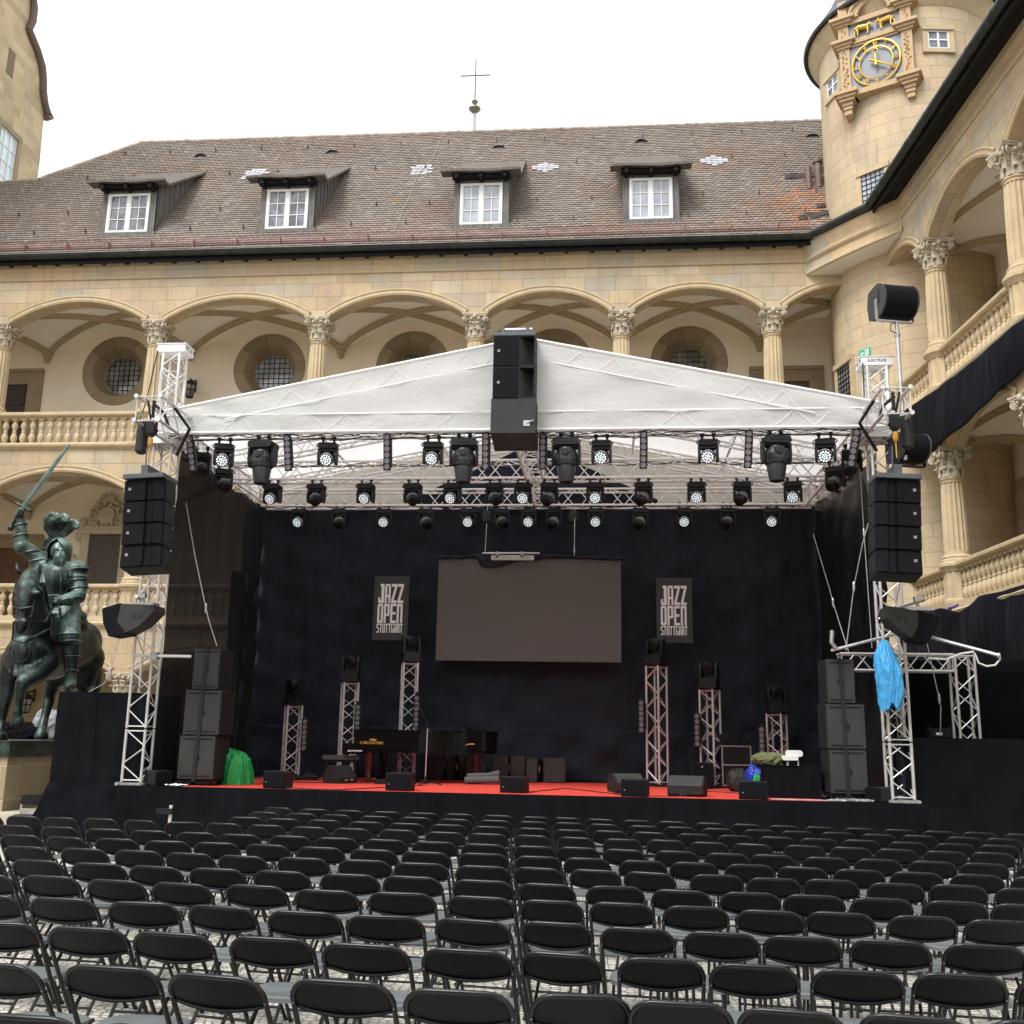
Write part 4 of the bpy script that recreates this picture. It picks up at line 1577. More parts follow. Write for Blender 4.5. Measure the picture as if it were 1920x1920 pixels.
# bowed corner frieze between the two wings
m = MB()
prof = [(0, 16.32), (.05, 16.36), (.03, 16.48), (-.02, 16.52), (-.02, 16.72), (.05, 16.77), (.07, 16.83), (.02, 16.88), (.03, 17.04), (.12, 17.16), (.14, 17.33)]
fa, fb = Vector((6.3, 30.74)), RO.xy + (Matrix.Rotation(RA, 3, 'Z') @ Vector((-1.35, YF, 0))).xy
dch = (fb - fa)
nch = Vector((dch.y, -dch.x)).normalized()
N_ = 16
vv = []
for i in range(N_ + 1):
    s = i / N_
    c = fa.lerp(fb, s) + nch * (.10 * math.sin(PI * s))
    for (o_, z) in prof:
        p_ = c + nch * o_
        vv.append(tuple(loc((p_.x, p_.y, 0)) + Vector((0, 0, z))))
k = len(prof)
m.add(vv, [(i * k + j, (i + 1) * k + j, (i + 1) * k + j + 1, i * k + j + 1) for i in range(N_) for j in range(k - 1)])
m.build('corner_frieze', stone_frieze, RW, True)
m = MB()
bot = [loc((*(fa.lerp(fb, i / N_) + nch * (.10 * math.sin(PI * i / N_))), 0)) for i in range(N_ + 1)]
cor = loc((8.9, 31.2, 0))
m.add([(b_.x, b_.y, 16.33) for b_ in bot] + [(cor.x, cor.y, 16.33)], [(i, i + 1, N_ + 1) for i in range(N_)])
m.build('corner_soffit', vault_m, RW)

# black drapes over the wing's balustrades, and a sheet for the arcade's shade
wq = Matrix.Rotation(RA, 3, 'Z')
wx, wy = wq @ Vector((1, 0, 0)), wq @ Vector((0, 1, 0))


def wingpt(px, py, off):
    p_ = atp(px, py, RO + wy * off, wy)
    d = p_ - RO
    return d.dot(wx), p_.z


def drape(name, label, top, bot, off, seed, amp=.05, mat=drape_navy):
    rr_ = random.Random(seed)
    T = [wingpt(*p_, off) for p_ in top]
    B = [wingpt(*p_, off) for p_ in bot]
    ph = [rr_.uniform(0, 6) for _ in range(6)]

    def ip(P_, s):
        k_ = s * (len(P_) - 1)
        i = min(int(k_), len(P_) - 2)
        f_ = k_ - i
        return P_[i][0] + (P_[i + 1][0] - P_[i][0]) * f_, P_[i][1] + (P_[i + 1][1] - P_[i][1]) * f_

    def fn(s, u_):
        a, b = ip(T, s), ip(B, s)
        x = a[0] + (b[0] - a[0]) * u_
        z = a[1] + (b[1] - a[1]) * u_
        y = off + amp * (math.sin(x * 2.3 + ph[0] + u_ * 1.5) * .5 + math.sin(x * 5.1 + ph[1] - u_ * 2) * .3 + math.sin(z * 3 + x * 1.3 + ph[2]) * .4) - .06 * math.sin(PI * u_)
        p_ = RO + wx * x + wy * y
        return (p_.x, p_.y, z)
    m = MB()
    m.grid(fn, 60, 20)
    o = m.build(name, mat, None, True)
    md = o.modifiers.new('thickness', 'SOLIDIFY')
    md.thickness = .012
    return tag(o, label, 'drape', 'black cloths on the arcade wing')


for pxa, pxb, pya, pyb, bay in ((1774, 1834, 545, 625, 1), (1812, 1852, 1008, 1060, 0)):
    (xa_, zb2), (xb_, za2) = wingpt(pxa, pyb, GAL - .2), wingpt(pxb, pya, GAL - .2)
    za2 = wingpt((pxa + pxb) / 2, pya, GAL - .2)[1]
    zb2 = wingpt((pxa + pxb) / 2, pyb, GAL - .2)[1] - .6
    wing_window(xa_, xb_, zb2, za2)
drape('black_drape', 'black cloth hung below the upper balustrade of the wing by the clock tower', [(1697, 772), (1750, 733), (1800, 697), (1860, 648), (1920, 597), (2000, 527)], [(1722, 862), (1752, 838), (1800, 805), (1860, 748), (1920, 690), (2000, 615)], -.46, 1)
drape('black_drape', 'black cloth hung below the lower balustrade, with a sagging crumpled top edge', [(1640, 1165), (1700, 1155), (1770, 1140), (1800, 1150), (1840, 1118), (1880, 1107), (1920, 1094), (2010, 1060)], [(1640, 1238), (1700, 1242), (1770, 1250), (1800, 1250), (1840, 1248), (1880, 1246), (1920, 1244), (2010, 1240)], -.42, 2, .09)
drape('black_drape', 'black sheet standing for the darkness inside the ground floor arcade behind the truss gate', [(1560, 1200), (1700, 1205), (1800, 1205), (1900, 1205), (2020, 1200)], [(1560, 1490), (1700, 1540), (1800, 1580), (1900, 1600), (2020, 1640)], .6, 3, .08, void_shade)  # added sheet, its black stands in for shade inside the arcade

# ---- gabled building at the far corner
GX = -26.0
GB = thing('gabled_building', 'tall brown sandstone gable with curved scroll edge beyond the tiled roof', 'building', (GX, 38, 0))
ny = Vector((1, 0, 0))
sil = [(-60, -260), (30, -60), (57, -10), (60, 15), (57, 40), (50, 55), (55, 68), (66, 95), (75, 125), (77, 150), (77, 172), (80, 195), (85, 212), (90, 220), (82, 221), (75, 300), (60, 420)]
pl = []
for px, py in sil:
    p_ = atp(px, py, (GX, 0, 0), ny)
    pl.append((p_.y - 38, p_.z))
y_far = pl[-1][0]
pl = [(-14, pl[0][1])] + pl + [(y_far, 0), (-14, 0)]
m = MB()
m.prism(pl, .9, (0, 0, 0), (0, 1, 0), (0, 0, 1), (-1, 0, 0))
m.build('gable_wall', ashlar('gable_sandstone', .66, .40, [(.54, .42, .25), (.58, .46, .29), (.47, .37, .23), (.60, .48, .30), (.52, .43, .29), (.43, .34, .21)], jcol=(.58, .48, .32), stain=.2), GB)
m = MB()
co = [(.12, a, b) for a, b in pl[1:16]]
m.path(co, .16, 8)
m.path([(-.3, a, b) for a, b in pl[1:16]], .2, 8)
m.build('gable_coping', stone_plain('dark_coping', (.16, .12, .10), .4), GB, True)
wpts = [atp(px, py, (GX, 0, 0), ny) for px, py in ((8, 240), (27, 266), (22, 345), (0, 330))]
ya, yb = atp(-12, 300, (GX, 0, 0), ny).y - 38, atp(24, 300, (GX, 0, 0), ny).y - 38
za, zb_ = atp(10, 345, (GX, 0, 0), ny).z - 1.2, atp(18, 253, (GX, 0, 0), ny).z
m = MB()
m.box(-.1, .16, ya - .25, ya, za, zb_); m.box(-.1, .16, yb, yb + .25, za, zb_); m.box(-.1, .17, ya - .25, yb + .25, zb_, zb_ + .25)
wo = m.build('window', carved_brown, GB)
m = MB(); m.box(-.05, .04, ya, yb, za, zb_); m.build('window_pane', plain('sky_lit_glass', (.55, .66, .66), .12, 0, .1, 1, spec=.8), wo)
m = MB()
for i in range(4):
    y = ya + (yb - ya) * i / 3
    m.box(.03, .09, y - .03, y + .03, za, zb_)
for j in range(6):
    z = za + (zb_ - za) * j / 5
    m.box(.03, .08, ya, yb, z - .025, z + .025)
m.build('window_frame', white_paint, wo)
sa = atp(24, 105, (GX, 0, 0), ny)
m = MB()
m.box(-.05, .03, sa.y - 38 - .3, sa.y - 38 + .15, sa.z - 1.0, sa.z + .2)
m.build('niche', stone_plain('niche_stone', (.20, .155, .1), .5), GB)

# ---- the remaining wings that close the courtyard round the viewer
CB = thing('courtyard_building', 'plain sandstone wings with tiled roofs closing the courtyard behind the rows of chairs', 'building', (0, -24, 0))
m = MB()
m.box(-34, 26, -8, 0, 0, 16.5)
m.box(-34, -26.6, 0, 44, 0, 15.5)
m.build('wall', stone, CB)
m = MB()
m.prism([(.6, 16.4), (-8.6, 16.4), (-4, 23)], 60, (-34, 0, 0), (0, 1, 0), (0, 0, 1), (1, 0, 0))
m.build('roof', tile_m, CB)
wm = MB()
wm.prism(rrect(1.5, 2.3, .1, 2), .1, (0, -.04, 0))
w0 = wm.build('window', pane_dark, CB, False, (-24, .05, 4))
for z in (4, 9.5, 14):
    for k in range(14):
        if z != 4 or k:
            inst(w0, CB, (-24 + k * 3.6, .05, z))
# ================================================================== STAGE
def truss(m, p, q, size=.32, side=(0, 1, 0), r=.024, rd=.0105, n=8, frames=True):
    """square box truss: four chords, zig-zag lacing on the four faces, end frames"""
    p, q = Vector(p), Vector(q)
    a = (q - p)
    ln = a.length
    a.normalize()
    s = Vector(side)
    s = (s - a * s.dot(a)).normalized()
    t = a.cross(s)
    h = size / 2
    cs = [s * x + t * y for x, y in ((-h, -h), (h, -h), (h, h), (-h, h))]
    for c in cs:
        m.tube(p + c, q + c, r, n)
    k = max(2, int(round(ln / (size * .95))))
    for i in range(4):
        c0, c1 = cs[i], cs[(i + 1) % 4]
        for j in range(k):
            u, v = (c0, c1) if (j + i) % 2 == 0 else (c1, c0)
            m.tube(p + u + a * (ln * j / k + .02), p + v + a * (ln * (j + 1) / k - .02), rd, 6, cap=False)
        if frames:
            for e in (.03, ln - .03):
                m.tube(p + c0 + a * e, p + c1 + a * e, rd, 6)
    return m


def text_mb(body, w_, h_, d, o, u=(1, 0, 0), v=(0, 0, 1), bold=.02, nrm_=None):
    cu_ = bpy.data.curves.new('t', 'FONT')
    cu_.body = body
    cu_.offset = bold
    cu_.resolution_u = 3
    ob = bpy.data.objects.new('t', cu_)
    COL.objects.link(ob)
    dg = bpy.context.evaluated_depsgraph_get()
    me = bpy.data.meshes.new_from_object(ob.evaluated_get(dg))
    vs2 = [tuple(x.co) for x in me.vertices]
    fs = [tuple(p_.vertices) for p_ in me.polygons]
    bpy.data.objects.remove(ob)
    bpy.data.curves.remove(cu_)
    bpy.data.meshes.remove(me)
    x0, x1 = min(a[0] for a in vs2), max(a[0] for a in vs2)
    y0, y1 = min(a[1] for a in vs2), max(a[1] for a in vs2)
    o, u, v = Vector(o), Vector(u), Vector(v)
    nn = u.cross(v).normalized() * d
    P_ = [o + u * ((a[0] - x0) / (x1 - x0) * w_) + v * ((a[1] - y0) / (y1 - y0) * h_) for a in vs2]
    m = MB()
    ed = {}
    for f in fs:
        for i in range(len(f)):
            e = (f[i], f[(i + 1) % len(f)])
            ed[e] = 1
    k = len(P_)
    rim = [(a, b, b + k, a + k)[::-1] for (a, b) in ed if (b, a) not in ed]
    m.add([p_ + nn for p_ in P_] + P_, fs + rim)
    return m


SZ = 1.0                                   # stage floor height
SX0, SX1, SY0, SY1 = -8.35, 5.0, 17.42, 23.6
st = thing('stage_platform', 'low stage platform with plain black cloth skirt facing the chairs', 'stage', (0, 0, 0))
m = MB()
m.box(SX0, SX1, SY0 + .03, SY1, SZ - .12, SZ)
m.build('stage_deck', plain('black_stage_ply', (.035, .033, .032), .7, 0, .3, 4), st)


def cloth_strip(xa, ya, xb, yb, z0, z1, amp, fq, seed, nu=160, nv=10, wr=.0, sag=0):
    """a hanging cloth from (xa,ya) to (xb,yb), with vertical folds and optional diagonal wrinkles"""
    rr_ = random.Random(seed)
    ph = [rr_.uniform(0, 6.3) for _ in range(10)]
    d = Vector((xb - xa, yb - ya, 0))
    ln = d.length
    d.normalize()
    n_ = Vector((d.y, -d.x, 0))

    def fn(s, u_):
        x = s * ln
        z = z0 + (z1 - z0) * u_
        f = math.sin(x * fq + ph[0] + .6 * math.sin(x * .7 + ph[1])) * .5 + math.sin(x * fq * 2.3 + ph[2] + math.sin(z * 1.3)) * .25 + math.sin(x * fq * .37 + ph[3]) * .6
        f *= amp * (1.15 - .5 * u_)
        f += wr * (math.sin(x * 2.1 + z * 5 + ph[4]) * math.sin(z * 3.1 + ph[5] + x * .8) + .5 * math.sin(x * 5.3 - z * 7 + ph[6]))
        zz = z - sag * math.sin(PI * s * 2 + ph[7]) * (1 - u_)
        p_ = Vector((xa, ya, 0)) + d * x + n_ * f
        return (p_.x, p_.y, zz)
    m = MB()
    m.grid(fn, nu, nv)
    return m


def hang(name, label, cat, mat, *a, group=None, thick=.008, **k):
    o = cloth_strip(*a, **k).build(name, mat, None, True, ang=80)
    md = o.modifiers.new('thickness', 'SOLIDIFY')
    md.thickness = thick
    return tag(o, label, cat, group)


sk = MB()
s1 = cloth_strip(SX0, SY0, SX1, SY0, 0.02, SZ + .012, .012, 2.2, 4, 220, 10, .006)
sk.add(s1.v, s1.f)
s1 = cloth_strip(SX1, SY0, 5.75, SY0, 0.02, SZ - .03, .012, 2.2, 5, 30, 10, .02)
sk.add(s1.v, s1.f)
sk.build('stage_skirt', molton2, st, True, ang=80)
cp = MB()
c0 = [atz(345, 1474, SZ), atz(1545, 1503, SZ)]
cp.box(-7.25, 3.55, SY0 + .10, SY1 - .9, SZ + .001, SZ + .008)
tag(cp.build('red_carpet', red_m), 'bright red carpet covering the stage floor', 'carpet')

# cloth covered risers beside the stage
rs = thing('covered_riser', 'tall black cloth covered box between the horse statue and the stage', 'riser', (0, 0, 0), 0, 'black covered risers')
TLz = at(180, 1298, 17.6).z
xa, xb = at(112, 1297, 17.6).x, at(263, 1303, 17.6).x
m = MB()
m.box(xa, xb, 17.62, 19.4, 0, TLz)
m.build('riser_box', molton, rs)
m = MB()
s1 = cloth_strip(xa - .01, 17.60, (xa + xb) / 2 - .01, 17.60, SZ, TLz + .005, .01, 2.5, 6, 40, 16, .008); m.add(s1.v, s1.f)
s1 = cloth_strip((xa + xb) / 2 + .01, 17.60, xb, 17.61, SZ, TLz + .002, .01, 2.2, 7, 40, 16, .008); m.add(s1.v, s1.f)


def skirt_fn(s, u_):
    x = xa - .12 * (1 - u_) + (xb + .05 - xa) * s
    z = .02 + (SZ + .02) * u_
    y = 17.56 - .20 * (1 - u_) ** 1.5 + .03 * math.sin(5 * (z + x * .8)) * (1 - u_) + .012 * math.sin(11 * (x * .6 - z) + 2) + .006 * math.sin(21 * z + 4 * x)
    if s < .4:
        y -= .22 * (1 - s / .4) * (1 - u_)
        z += .45 * max(0, .4 - s) * (1 - u_) * (1 + .3 * math.sin(x * 14))
    return (x, y, z)


m.grid(skirt_fn, 60, 24)
m.build('riser_cloth', molton2, rs, True, ang=80)
rs = thing('covered_riser', 'wide black cloth covered riser below the truss gate near the clock tower wing', 'riser', (0, 0, 0), 0, 'black covered risers')
xa2 = at(1692, 1380, 17.75).x
TRz = at(1760, 1384, 17.75).z
m = MB()
m.box(xa2, 10.5, 17.78, 19.0, 0, TRz)
m.build('riser_box', molton, rs)
m = MB()
s1 = cloth_strip(xa2, 17.74, 10.5, 17.74, 0.02, TRz + .004, .012, 1.8, 8, 90, 20, .012); m.add(s1.v, s1.f)
m.build('riser_cloth', molton2, rs, True, ang=80)

# ---- truss towers, roof frame
TX = [at(292, 1060, 17.75).x, at(1664, 1090, 17.75).x]
TY = 17.75
for i, (x, lb) in enumerate([(TX[0], 'silver truss tower on the statue side of the stage with blank head block'), (TX[1], 'silver truss tower near the clock tower wing with lettered head block')]):
    tw = thing('truss_tower', lb, 'truss tower', (x, TY, SZ), 0, 'front truss towers of the stage roof')
    m = MB()
    for k, (za, zb_) in enumerate([(.06, .95), (.97, 3.95), (3.97, 7.55)]):
        truss(m, (0, 0, za), (0, 0, zb_), .34, (0, 1, 0), .026, .0115)
    m.build('tower_truss', alu, tw)
    m = MB()
    zt = at(328, 665, TY).z - SZ if i == 0 else at(1643, 690, TY).z - SZ
    truss(m, (0, 0, 6.2), (0, 0, zt), .32, (0, 1, 0), .025, .0115)
    m.build('tower_top', white_tube, tw)
    m = MB()
    zt = at(328, 665, TY).z - SZ if i == 0 else at(1643, 690, TY).z - SZ
    m.box(-.28, .28, -.19, .19, zt, zt + .03)
    m.box(-.27, .27, -.195, -.17, zt - .01, zt + .14)
    m.box(-.27, .27, .17, .195, zt - .01, zt + .14)
    m.box(-.29, .29, -.21, .21, zt + .14, zt + .155)
    for s_ in (-1, 1):
        m.lathe([(.08, -.02), (.08, .02)], 16, (s_ * .2, 0, zt + .12), R=Matrix.Rotation(PI / 2, 3, 'X'))
    hd = m.build('head_block', white_tube, tw)
    if i:
        text_mb('EUROTRUSS', .32, .055, .002, (-.16, -.1965, zt + .045), bold=.012).build('lettering', plain('navy_print', (.03, .04, .09), .6), hd)
    m = MB()
    m.box(-.25, .25, -.25, .25, 0, .05)
    for a in (-1, 1):
        m.tube((a * .2, -.3, .03), (a * .2, .3, .03), .03, 8)
    m.build('base_plate', steel, tw)
    m = MB()                               # sleeve block round the tower at roof level
    for a in (-1, 1):
        m.box(a * .27 - .012, a * .27 + .012, -.27, .27, 6.08, 6.72)
        m.box(-.255, .255, a * .27 - .012, a * .27 + .012, 6.1, 6.7)
    m.build('sleeve_block', white_tube, tw)
    m = MB()
    m.path([(.2 - .45 * i, -.22, zt + .02), (.22 - .5 * i, -.3, 6.9), (.2 - .5 * i, -.3, 6.4)] if i else [(-.25, -.22, zt), (-.33, -.31, 6.9), (-.42, -.33, 6.5)], .012, 5)
    m.build('hoist_chain', iron, tw)

RZ = 7.06                                 # underside of the roof trusses
XL, XR, XM = TX[0] + .18, TX[1] - .18, -1.47
PK = at(965, 638, 17.35).z
rf = thing('stage_roof', 'stage roof of silver trusses under a white gabled membrane', 'stage roof', (0, 0, 0))
m = MB()
truss(m, (XL, 17.57, RZ + .34), (XR, 17.57, RZ + .34), .34, (0, 1, 0))
m.build('front_truss', white_tube, rf)
m = MB()
for xe in (XL, XR):
    truss(m, (xe, 17.58, 7.44), (XM, 17.58, PK - .21), .34, (0, 1, 0))
m.build('front_rafter', white_tube, rf)
for Y_, nm in ((20.25, 'middle_truss'), (22.75, 'rear_truss')):
    m = MB()
    truss(m, (XL, Y_, RZ + .19), (XR, Y_, RZ + .19), .37, (0, 1, 0), .026, .0125)
    m.build(nm, alu_bright, rf)
    m = MB()
    for xe in (XL, XR):
        truss(m, (xe, Y_, 7.50), (XM, Y_, PK - .22), .30, (0, 1, 0))
    m.build('rafter', alu_bright, rf)
m = MB()
truss(m, (XM, 17.6, RZ + .17), (XM, 22.7, RZ + .17), .34, (1, 0, 0))
m.tube((XM, 17.5, PK - .03), (XM, 22.8, PK - .03), .03, 8)
m.build('spine_truss', alu_bright, rf)
for xe in (XL - .02, XR + .02):
    m = MB()
    truss(m, (xe, 17.6, RZ + .2), (xe, 22.8, RZ + .2), .34, (1, 0, 0))
    m.build('side_truss', alu_bright, rf)
m = MB()
for f_ in (.33, .66):
    for xe in (XL, XR):
        x = xe + (XM - xe) * f_
        z = 7.48 + (PK - .2 - 7.48) * f_
        m.tube((x, 17.6, z), (x, 22.8, z), .025, 8)
m.build('purlin', alu_bright, rf)


def roof_edge(x):
    t_ = (x - (XL - .2)) / (XM - XL + .2) if x < XM else (XR + .2 - x) / (XR + .2 - XM)
    return 7.64 + (PK + .03 - 7.64) * t_


rr = random.Random(2)
ph = [rr.uniform(0, 6) for _ in range(8)]


def front_fn(s, u_):
    x = XL - .22 + (XR - XL + .44) * s
    zt = roof_edge(x)
    z = RZ + .19 + (zt - RZ - .19) * u_
    w_ = math.sin(PI * min(1, u_ * 1.02)) ** .5
    y = 17.335 + .018 * w_ * (math.sin(3.1 * x + 4 * z + ph[0]) + .6 * math.sin(9 * z - 2.3 * x + ph[1]) + .5 * math.sin(7.7 * x + 3 * z + ph[2]))
    e = min(abs(x - XL), abs(x - XR))
    y += .03 * max(0, 1.5 - e) * math.sin(8 * z + 5 * x) * w_
    return (x, y + .02, z)


m = MB()
m.grid(front_fn, 120, 24)


def top_fn(sg, s, u_):
    xe = XL - .25 if sg < 0 else XR + .25
    x = xe + (XM - xe) * s
    sag = .035 * math.sin(PI * u_ * 2) ** 2
    return (x, 17.34 + 5.96 * u_, roof_edge(x) - sag * math.sin(PI * s) + .03)


for sg in (-1, 1):
    m.grid(lambda s, u_: top_fn(sg, s, u_), 30, 20)
for xe, sg in ((XL - .22, -1), (XR + .22, 1)):
    m.grid(lambda s, u_: (xe + .02 * math.sin(9 * s + 5 * u_), 17.34 + 5.7 * s, RZ + .2 + .42 * u_), 20, 4)
cpy = m.build('canopy', canopy_m, rf, True, ang=50)
m = MB()
m.tube((XL - .22, 17.33, RZ + .185), (XR + .22, 17.33, RZ + .185), .022, 8)
for xe in (XL - .22, XR + .22):
    m.tube((xe, 17.345, 7.65), (XM, 17.345, PK + .04), .026, 8)
m.build('canopy_edge', white_tube, rf)
m = MB()                                  # lacing of the front trusses pressing through the membrane
zA, zB = RZ + .22, RZ + .49
m.tube((XL - .1, 17.349, zB + .03), (XR + .1, 17.349, zB + .03), .012, 6)
n = 38
for i in range(n):
    xa_, xb_ = XL + (XR - XL) * i / n, XL + (XR - XL) * (i + 1) / n
    a, b = (zA, zB + .02) if i % 2 else (zB + .02, zA)
    m.tube((xa_, 17.354, a), (xb_, 17.354, b), .0045, 6, cap=False)
for xe in (XL, XR):
    pa, pb = Vector((xe, 17.35, 7.62)), Vector((XM, 17.35, PK))
    dn = Vector((0, 0, -.33))
    m.tube(pa + (pb - pa) * .16 + dn, pb + dn, .012, 6)
    for i in range(18):
        t0_, t1_ = .1 + .88 * i / 18, .1 + .88 * (i + 1) / 18
        o0, o1 = (dn * .1, dn) if i % 2 else (dn, dn * .1)
        if i < 2:
            continue
        m.tube(pa.lerp(pb, t0_) + o0, pa.lerp(pb, t1_) + o1, .0042, 6, cap=False)
m.build('membrane_rib', white_tube, rf)
m = MB()                                  # dark cloth closing the rear gable
m.grid(lambda s, u_: (XL + 3.4 + (XR - XL - 6.8) * s, 22.98 + .03 * math.sin(s * 40 + u_ * 5), RZ + .1 + (.12 + (PK - RZ - .5) * (1 - abs(2 * s - 1))) * u_), 50, 8)
m.build('gable_cloth', molton, rf, True)
m = MB()
m.grid(lambda s, u_: (XL - .2 + (XR - XL + .4) * s, 23.3, RZ + .05 + (roof_edge(XL - .2 + (XR - XL + .4) * s) - RZ - .05) * u_), 40, 4)
m.build('rear_gable', canopy_m, rf, True)
# cable runs on the trusses
m = MB()
rr = random.Random(9)
for Y_, z in ((17.62, RZ + .17), (17.36, RZ + .16), (20.1, RZ + .33), (22.6, RZ + .02)):
    for k in range(2):
        pts = []
        for i in range(60):
            x = XL + (XR - XL) * i / 59
            pts.append((x, Y_ + rr.uniform(-.03, .03), z + rr.uniform(-.035, .02) - .05 * abs(math.sin(i * .9 + k))))
        m.path(pts, .009, 5)
m.build('cable', black_m, rf)

# ---- outrigger trusses that carry the loudspeaker clusters
AY = 16.1
AX = [at(277, 765, AY).x, at(1682, 750, AY).x]
AZ = [at(277, 765, AY).z, at(1682, 750, AY).z]
for i, lb in enumerate(['short outrigger truss on the tower by the statue, holding a speaker cluster', 'short outrigger truss on the tower by the clock tower wing, holding a speaker cluster']):
    ob = thing('outrigger_truss', lb, 'truss', (AX[i], AY, AZ[i]), 0, 'outrigger trusses for speaker clusters')
    m = MB()
    truss(m, (0, 0, 0), (0, 1.75, 0), .43, (1, 0, 0), .027, .012)
    for cx in (-.215, .215):
        for cz in (-.215, .215):
            m.lathe([(.038, 0), (.038, .03)], 12, (cx, .0, cz), R=Matrix.Rotation(PI / 2, 3, 'X'))
    m.build('box_truss', alu, ob)
    m = MB()
    s_ = 1 if i == 0 else -1
    m.path([(-.08 * s_, .4, .2), (.1 * s_, .42, .05), (.2 * s_, .44, -.2)], .028, 6)
    m.path([(.2 * s_, .6, .2), (.38 * s_, .9, -.1), (.05 * s_, 1.2, -.5)], .03, 6)
    m.path([(-.1 * s_, .2, .2), (-.02 * s_, .22, -.2), (.1 * s_, .25, -.35)], .02, 6)
    m.build('ratchet_strap', strap_m, ob)
    m = MB()
    m.box(-.07, .07, .14, .3, -.40, -.16)
    m.lathe([(.06, -.44), (.07, -.40)], 12, (0, .22, 0))
    m.tube((0, .22, -.1), (0, .22, .2), .03, 8)
    m.build('chain_hoist', blk_plastic, ob)
    m = MB()
    m.tube((0, .22, -.46), (0, .22, -.9), .012, 6)
    m.lathe([(.03, -.62), (.045, -.58), (.045, -.5), (.03, -.46)], 10, (0, .22, 0))
    m.build('hoist_hook', plain('orange_hook', (.5, .26, .03), .5), ob)
    m = MB()
    pts = [(-.05 - .16 * s_, .25, -.15), (-.05 - .16 * s_, .25, -.62)]
    m.lathe([(.06, -.7), (.10, -.66), (.105, -.3), (.09, -.12)], 12, (-.24 * s_, .4, 0))
    m.build('chain_bag', black_m, ob)


def L_logo(m, x, y, z, s, w_=(0, -1, 0), u=(1, 0, 0)):
    o = Vector((x, y, z))
    u = Vector(u)
    fr_ = [(-s, -s, -s * .7, s), (s * .7, -s, s, s), (-s * .7, s * .7, s * .7, s), (-s * .7, -s, s * .7, -s * .7), (-s * .15, -s * .4, s * .2, s * .35)]
    for (a, b, c, d) in fr_:
        m.prism([(a, b), (c, b), (c, d), (a, d)], .004, o, u, (0, 0, 1), w_)


# line arrays: 4 cabinets with curved front wings
def line_array(name, label, loc, rz, flip, group):
    t = thing(name, label, 'line array speaker', loc, rz, group)
    t.rotation_euler = (0, .05 if flip else -.05, rz)
    W = .70
    m = MB()
    m.box(-W / 2, W / 2, -.10, .5, -.075, 0)
    m.box(-.06, .06, -.05, .4, 0, .16)
    m.tube((-.05, .1, .12), (-.05, .1, .5), .012, 6)
    m.build('flying_frame', plain('grey_steel_frame', (.10, .11, .12), .45, .5), t)
    z = -.08
    tilt = 0
    yoff = 0
    for k in range(4):
        h = .375
        M_ = Matrix.Translation((0, yoff, z)) @ Matrix.Rotation(-tilt, 4, 'X')
        c = MB()
        c.box(-W / 2, W / 2, .02, .44, -h, -.012)
        # side cheeks taper back
        co = c.xf(M_).build('cabinet', spk_cab, t)
        g_ = MB()
        f_ = flip
        # wide flat grille and two angled wings with a slot between them
        xa_, xb_ = -W / 2 + .008, W / 2 - .008
        s0 = xa_ + .57 * (xb_ - xa_)
        s1 = xa_ + .76 * (xb_ - xa_)
        pts = [(xa_, -.03), (s0 - .03, -.05), (s0, -.075), (s0 + .01, -.035), (s1 - .012, -.025), (s1, -.07), (s1 + .02, -.055), (xb_, -.02), (xb_, .02), (xa_, .02)]
        if f_:
            pts = [(-x, y) for x, y in pts][::-1]
        g_.prism(pts, h - .03, (0, 0, -.02), (1, 0, 0), (0, 1, 0), (0, 0, -1))
        go = g_.xf(M_).build('grille', spk_black, co)
        lg = MB()
        L_logo(lg, (xa_ + .10) * (-1 if f_ else 1), -.042, -h * .45, .02)
        lg.xf(M_).build('badge', plain('silver_badge', (.55, .55, .56), .4, .3), co)
        for sx in (-1, 1):
            hm = MB()
            hm.prism([(.05, -.03), (.16, -.03), (.16, -.08), (.26, -.1), (.40, -.1), (.40, -h + .12), (.26, -h + .12), (.16, -h + .08), (.16, -h + .03), (.05, -h + .03)], .006, (sx * (W / 2 + .001), 0, 0), (0, 1, 0), (0, 0, 1), (sx, 0, 0))
            hm.xf(M_).build('rigging_plate', black_m, co)
        z -= h * math.cos(tilt) + .003
        yoff += h * math.sin(tilt) * .55
        tilt += .03 if k < 2 else .10
    return t


P0, P1 = at(273, 890, AY + .05), at(1683, 890, AY + .05)
line_array('line_array', 'black four-cabinet line array hanging beside the horse statue', (P0.x, AY + .05, P0.z), 0, False, 'hanging line arrays')
line_array('line_array', 'black four-cabinet line array hanging in front of the arcade wing by the clock tower', (P1.x, AY + .05, P1.z), 0, True, 'hanging line arrays')

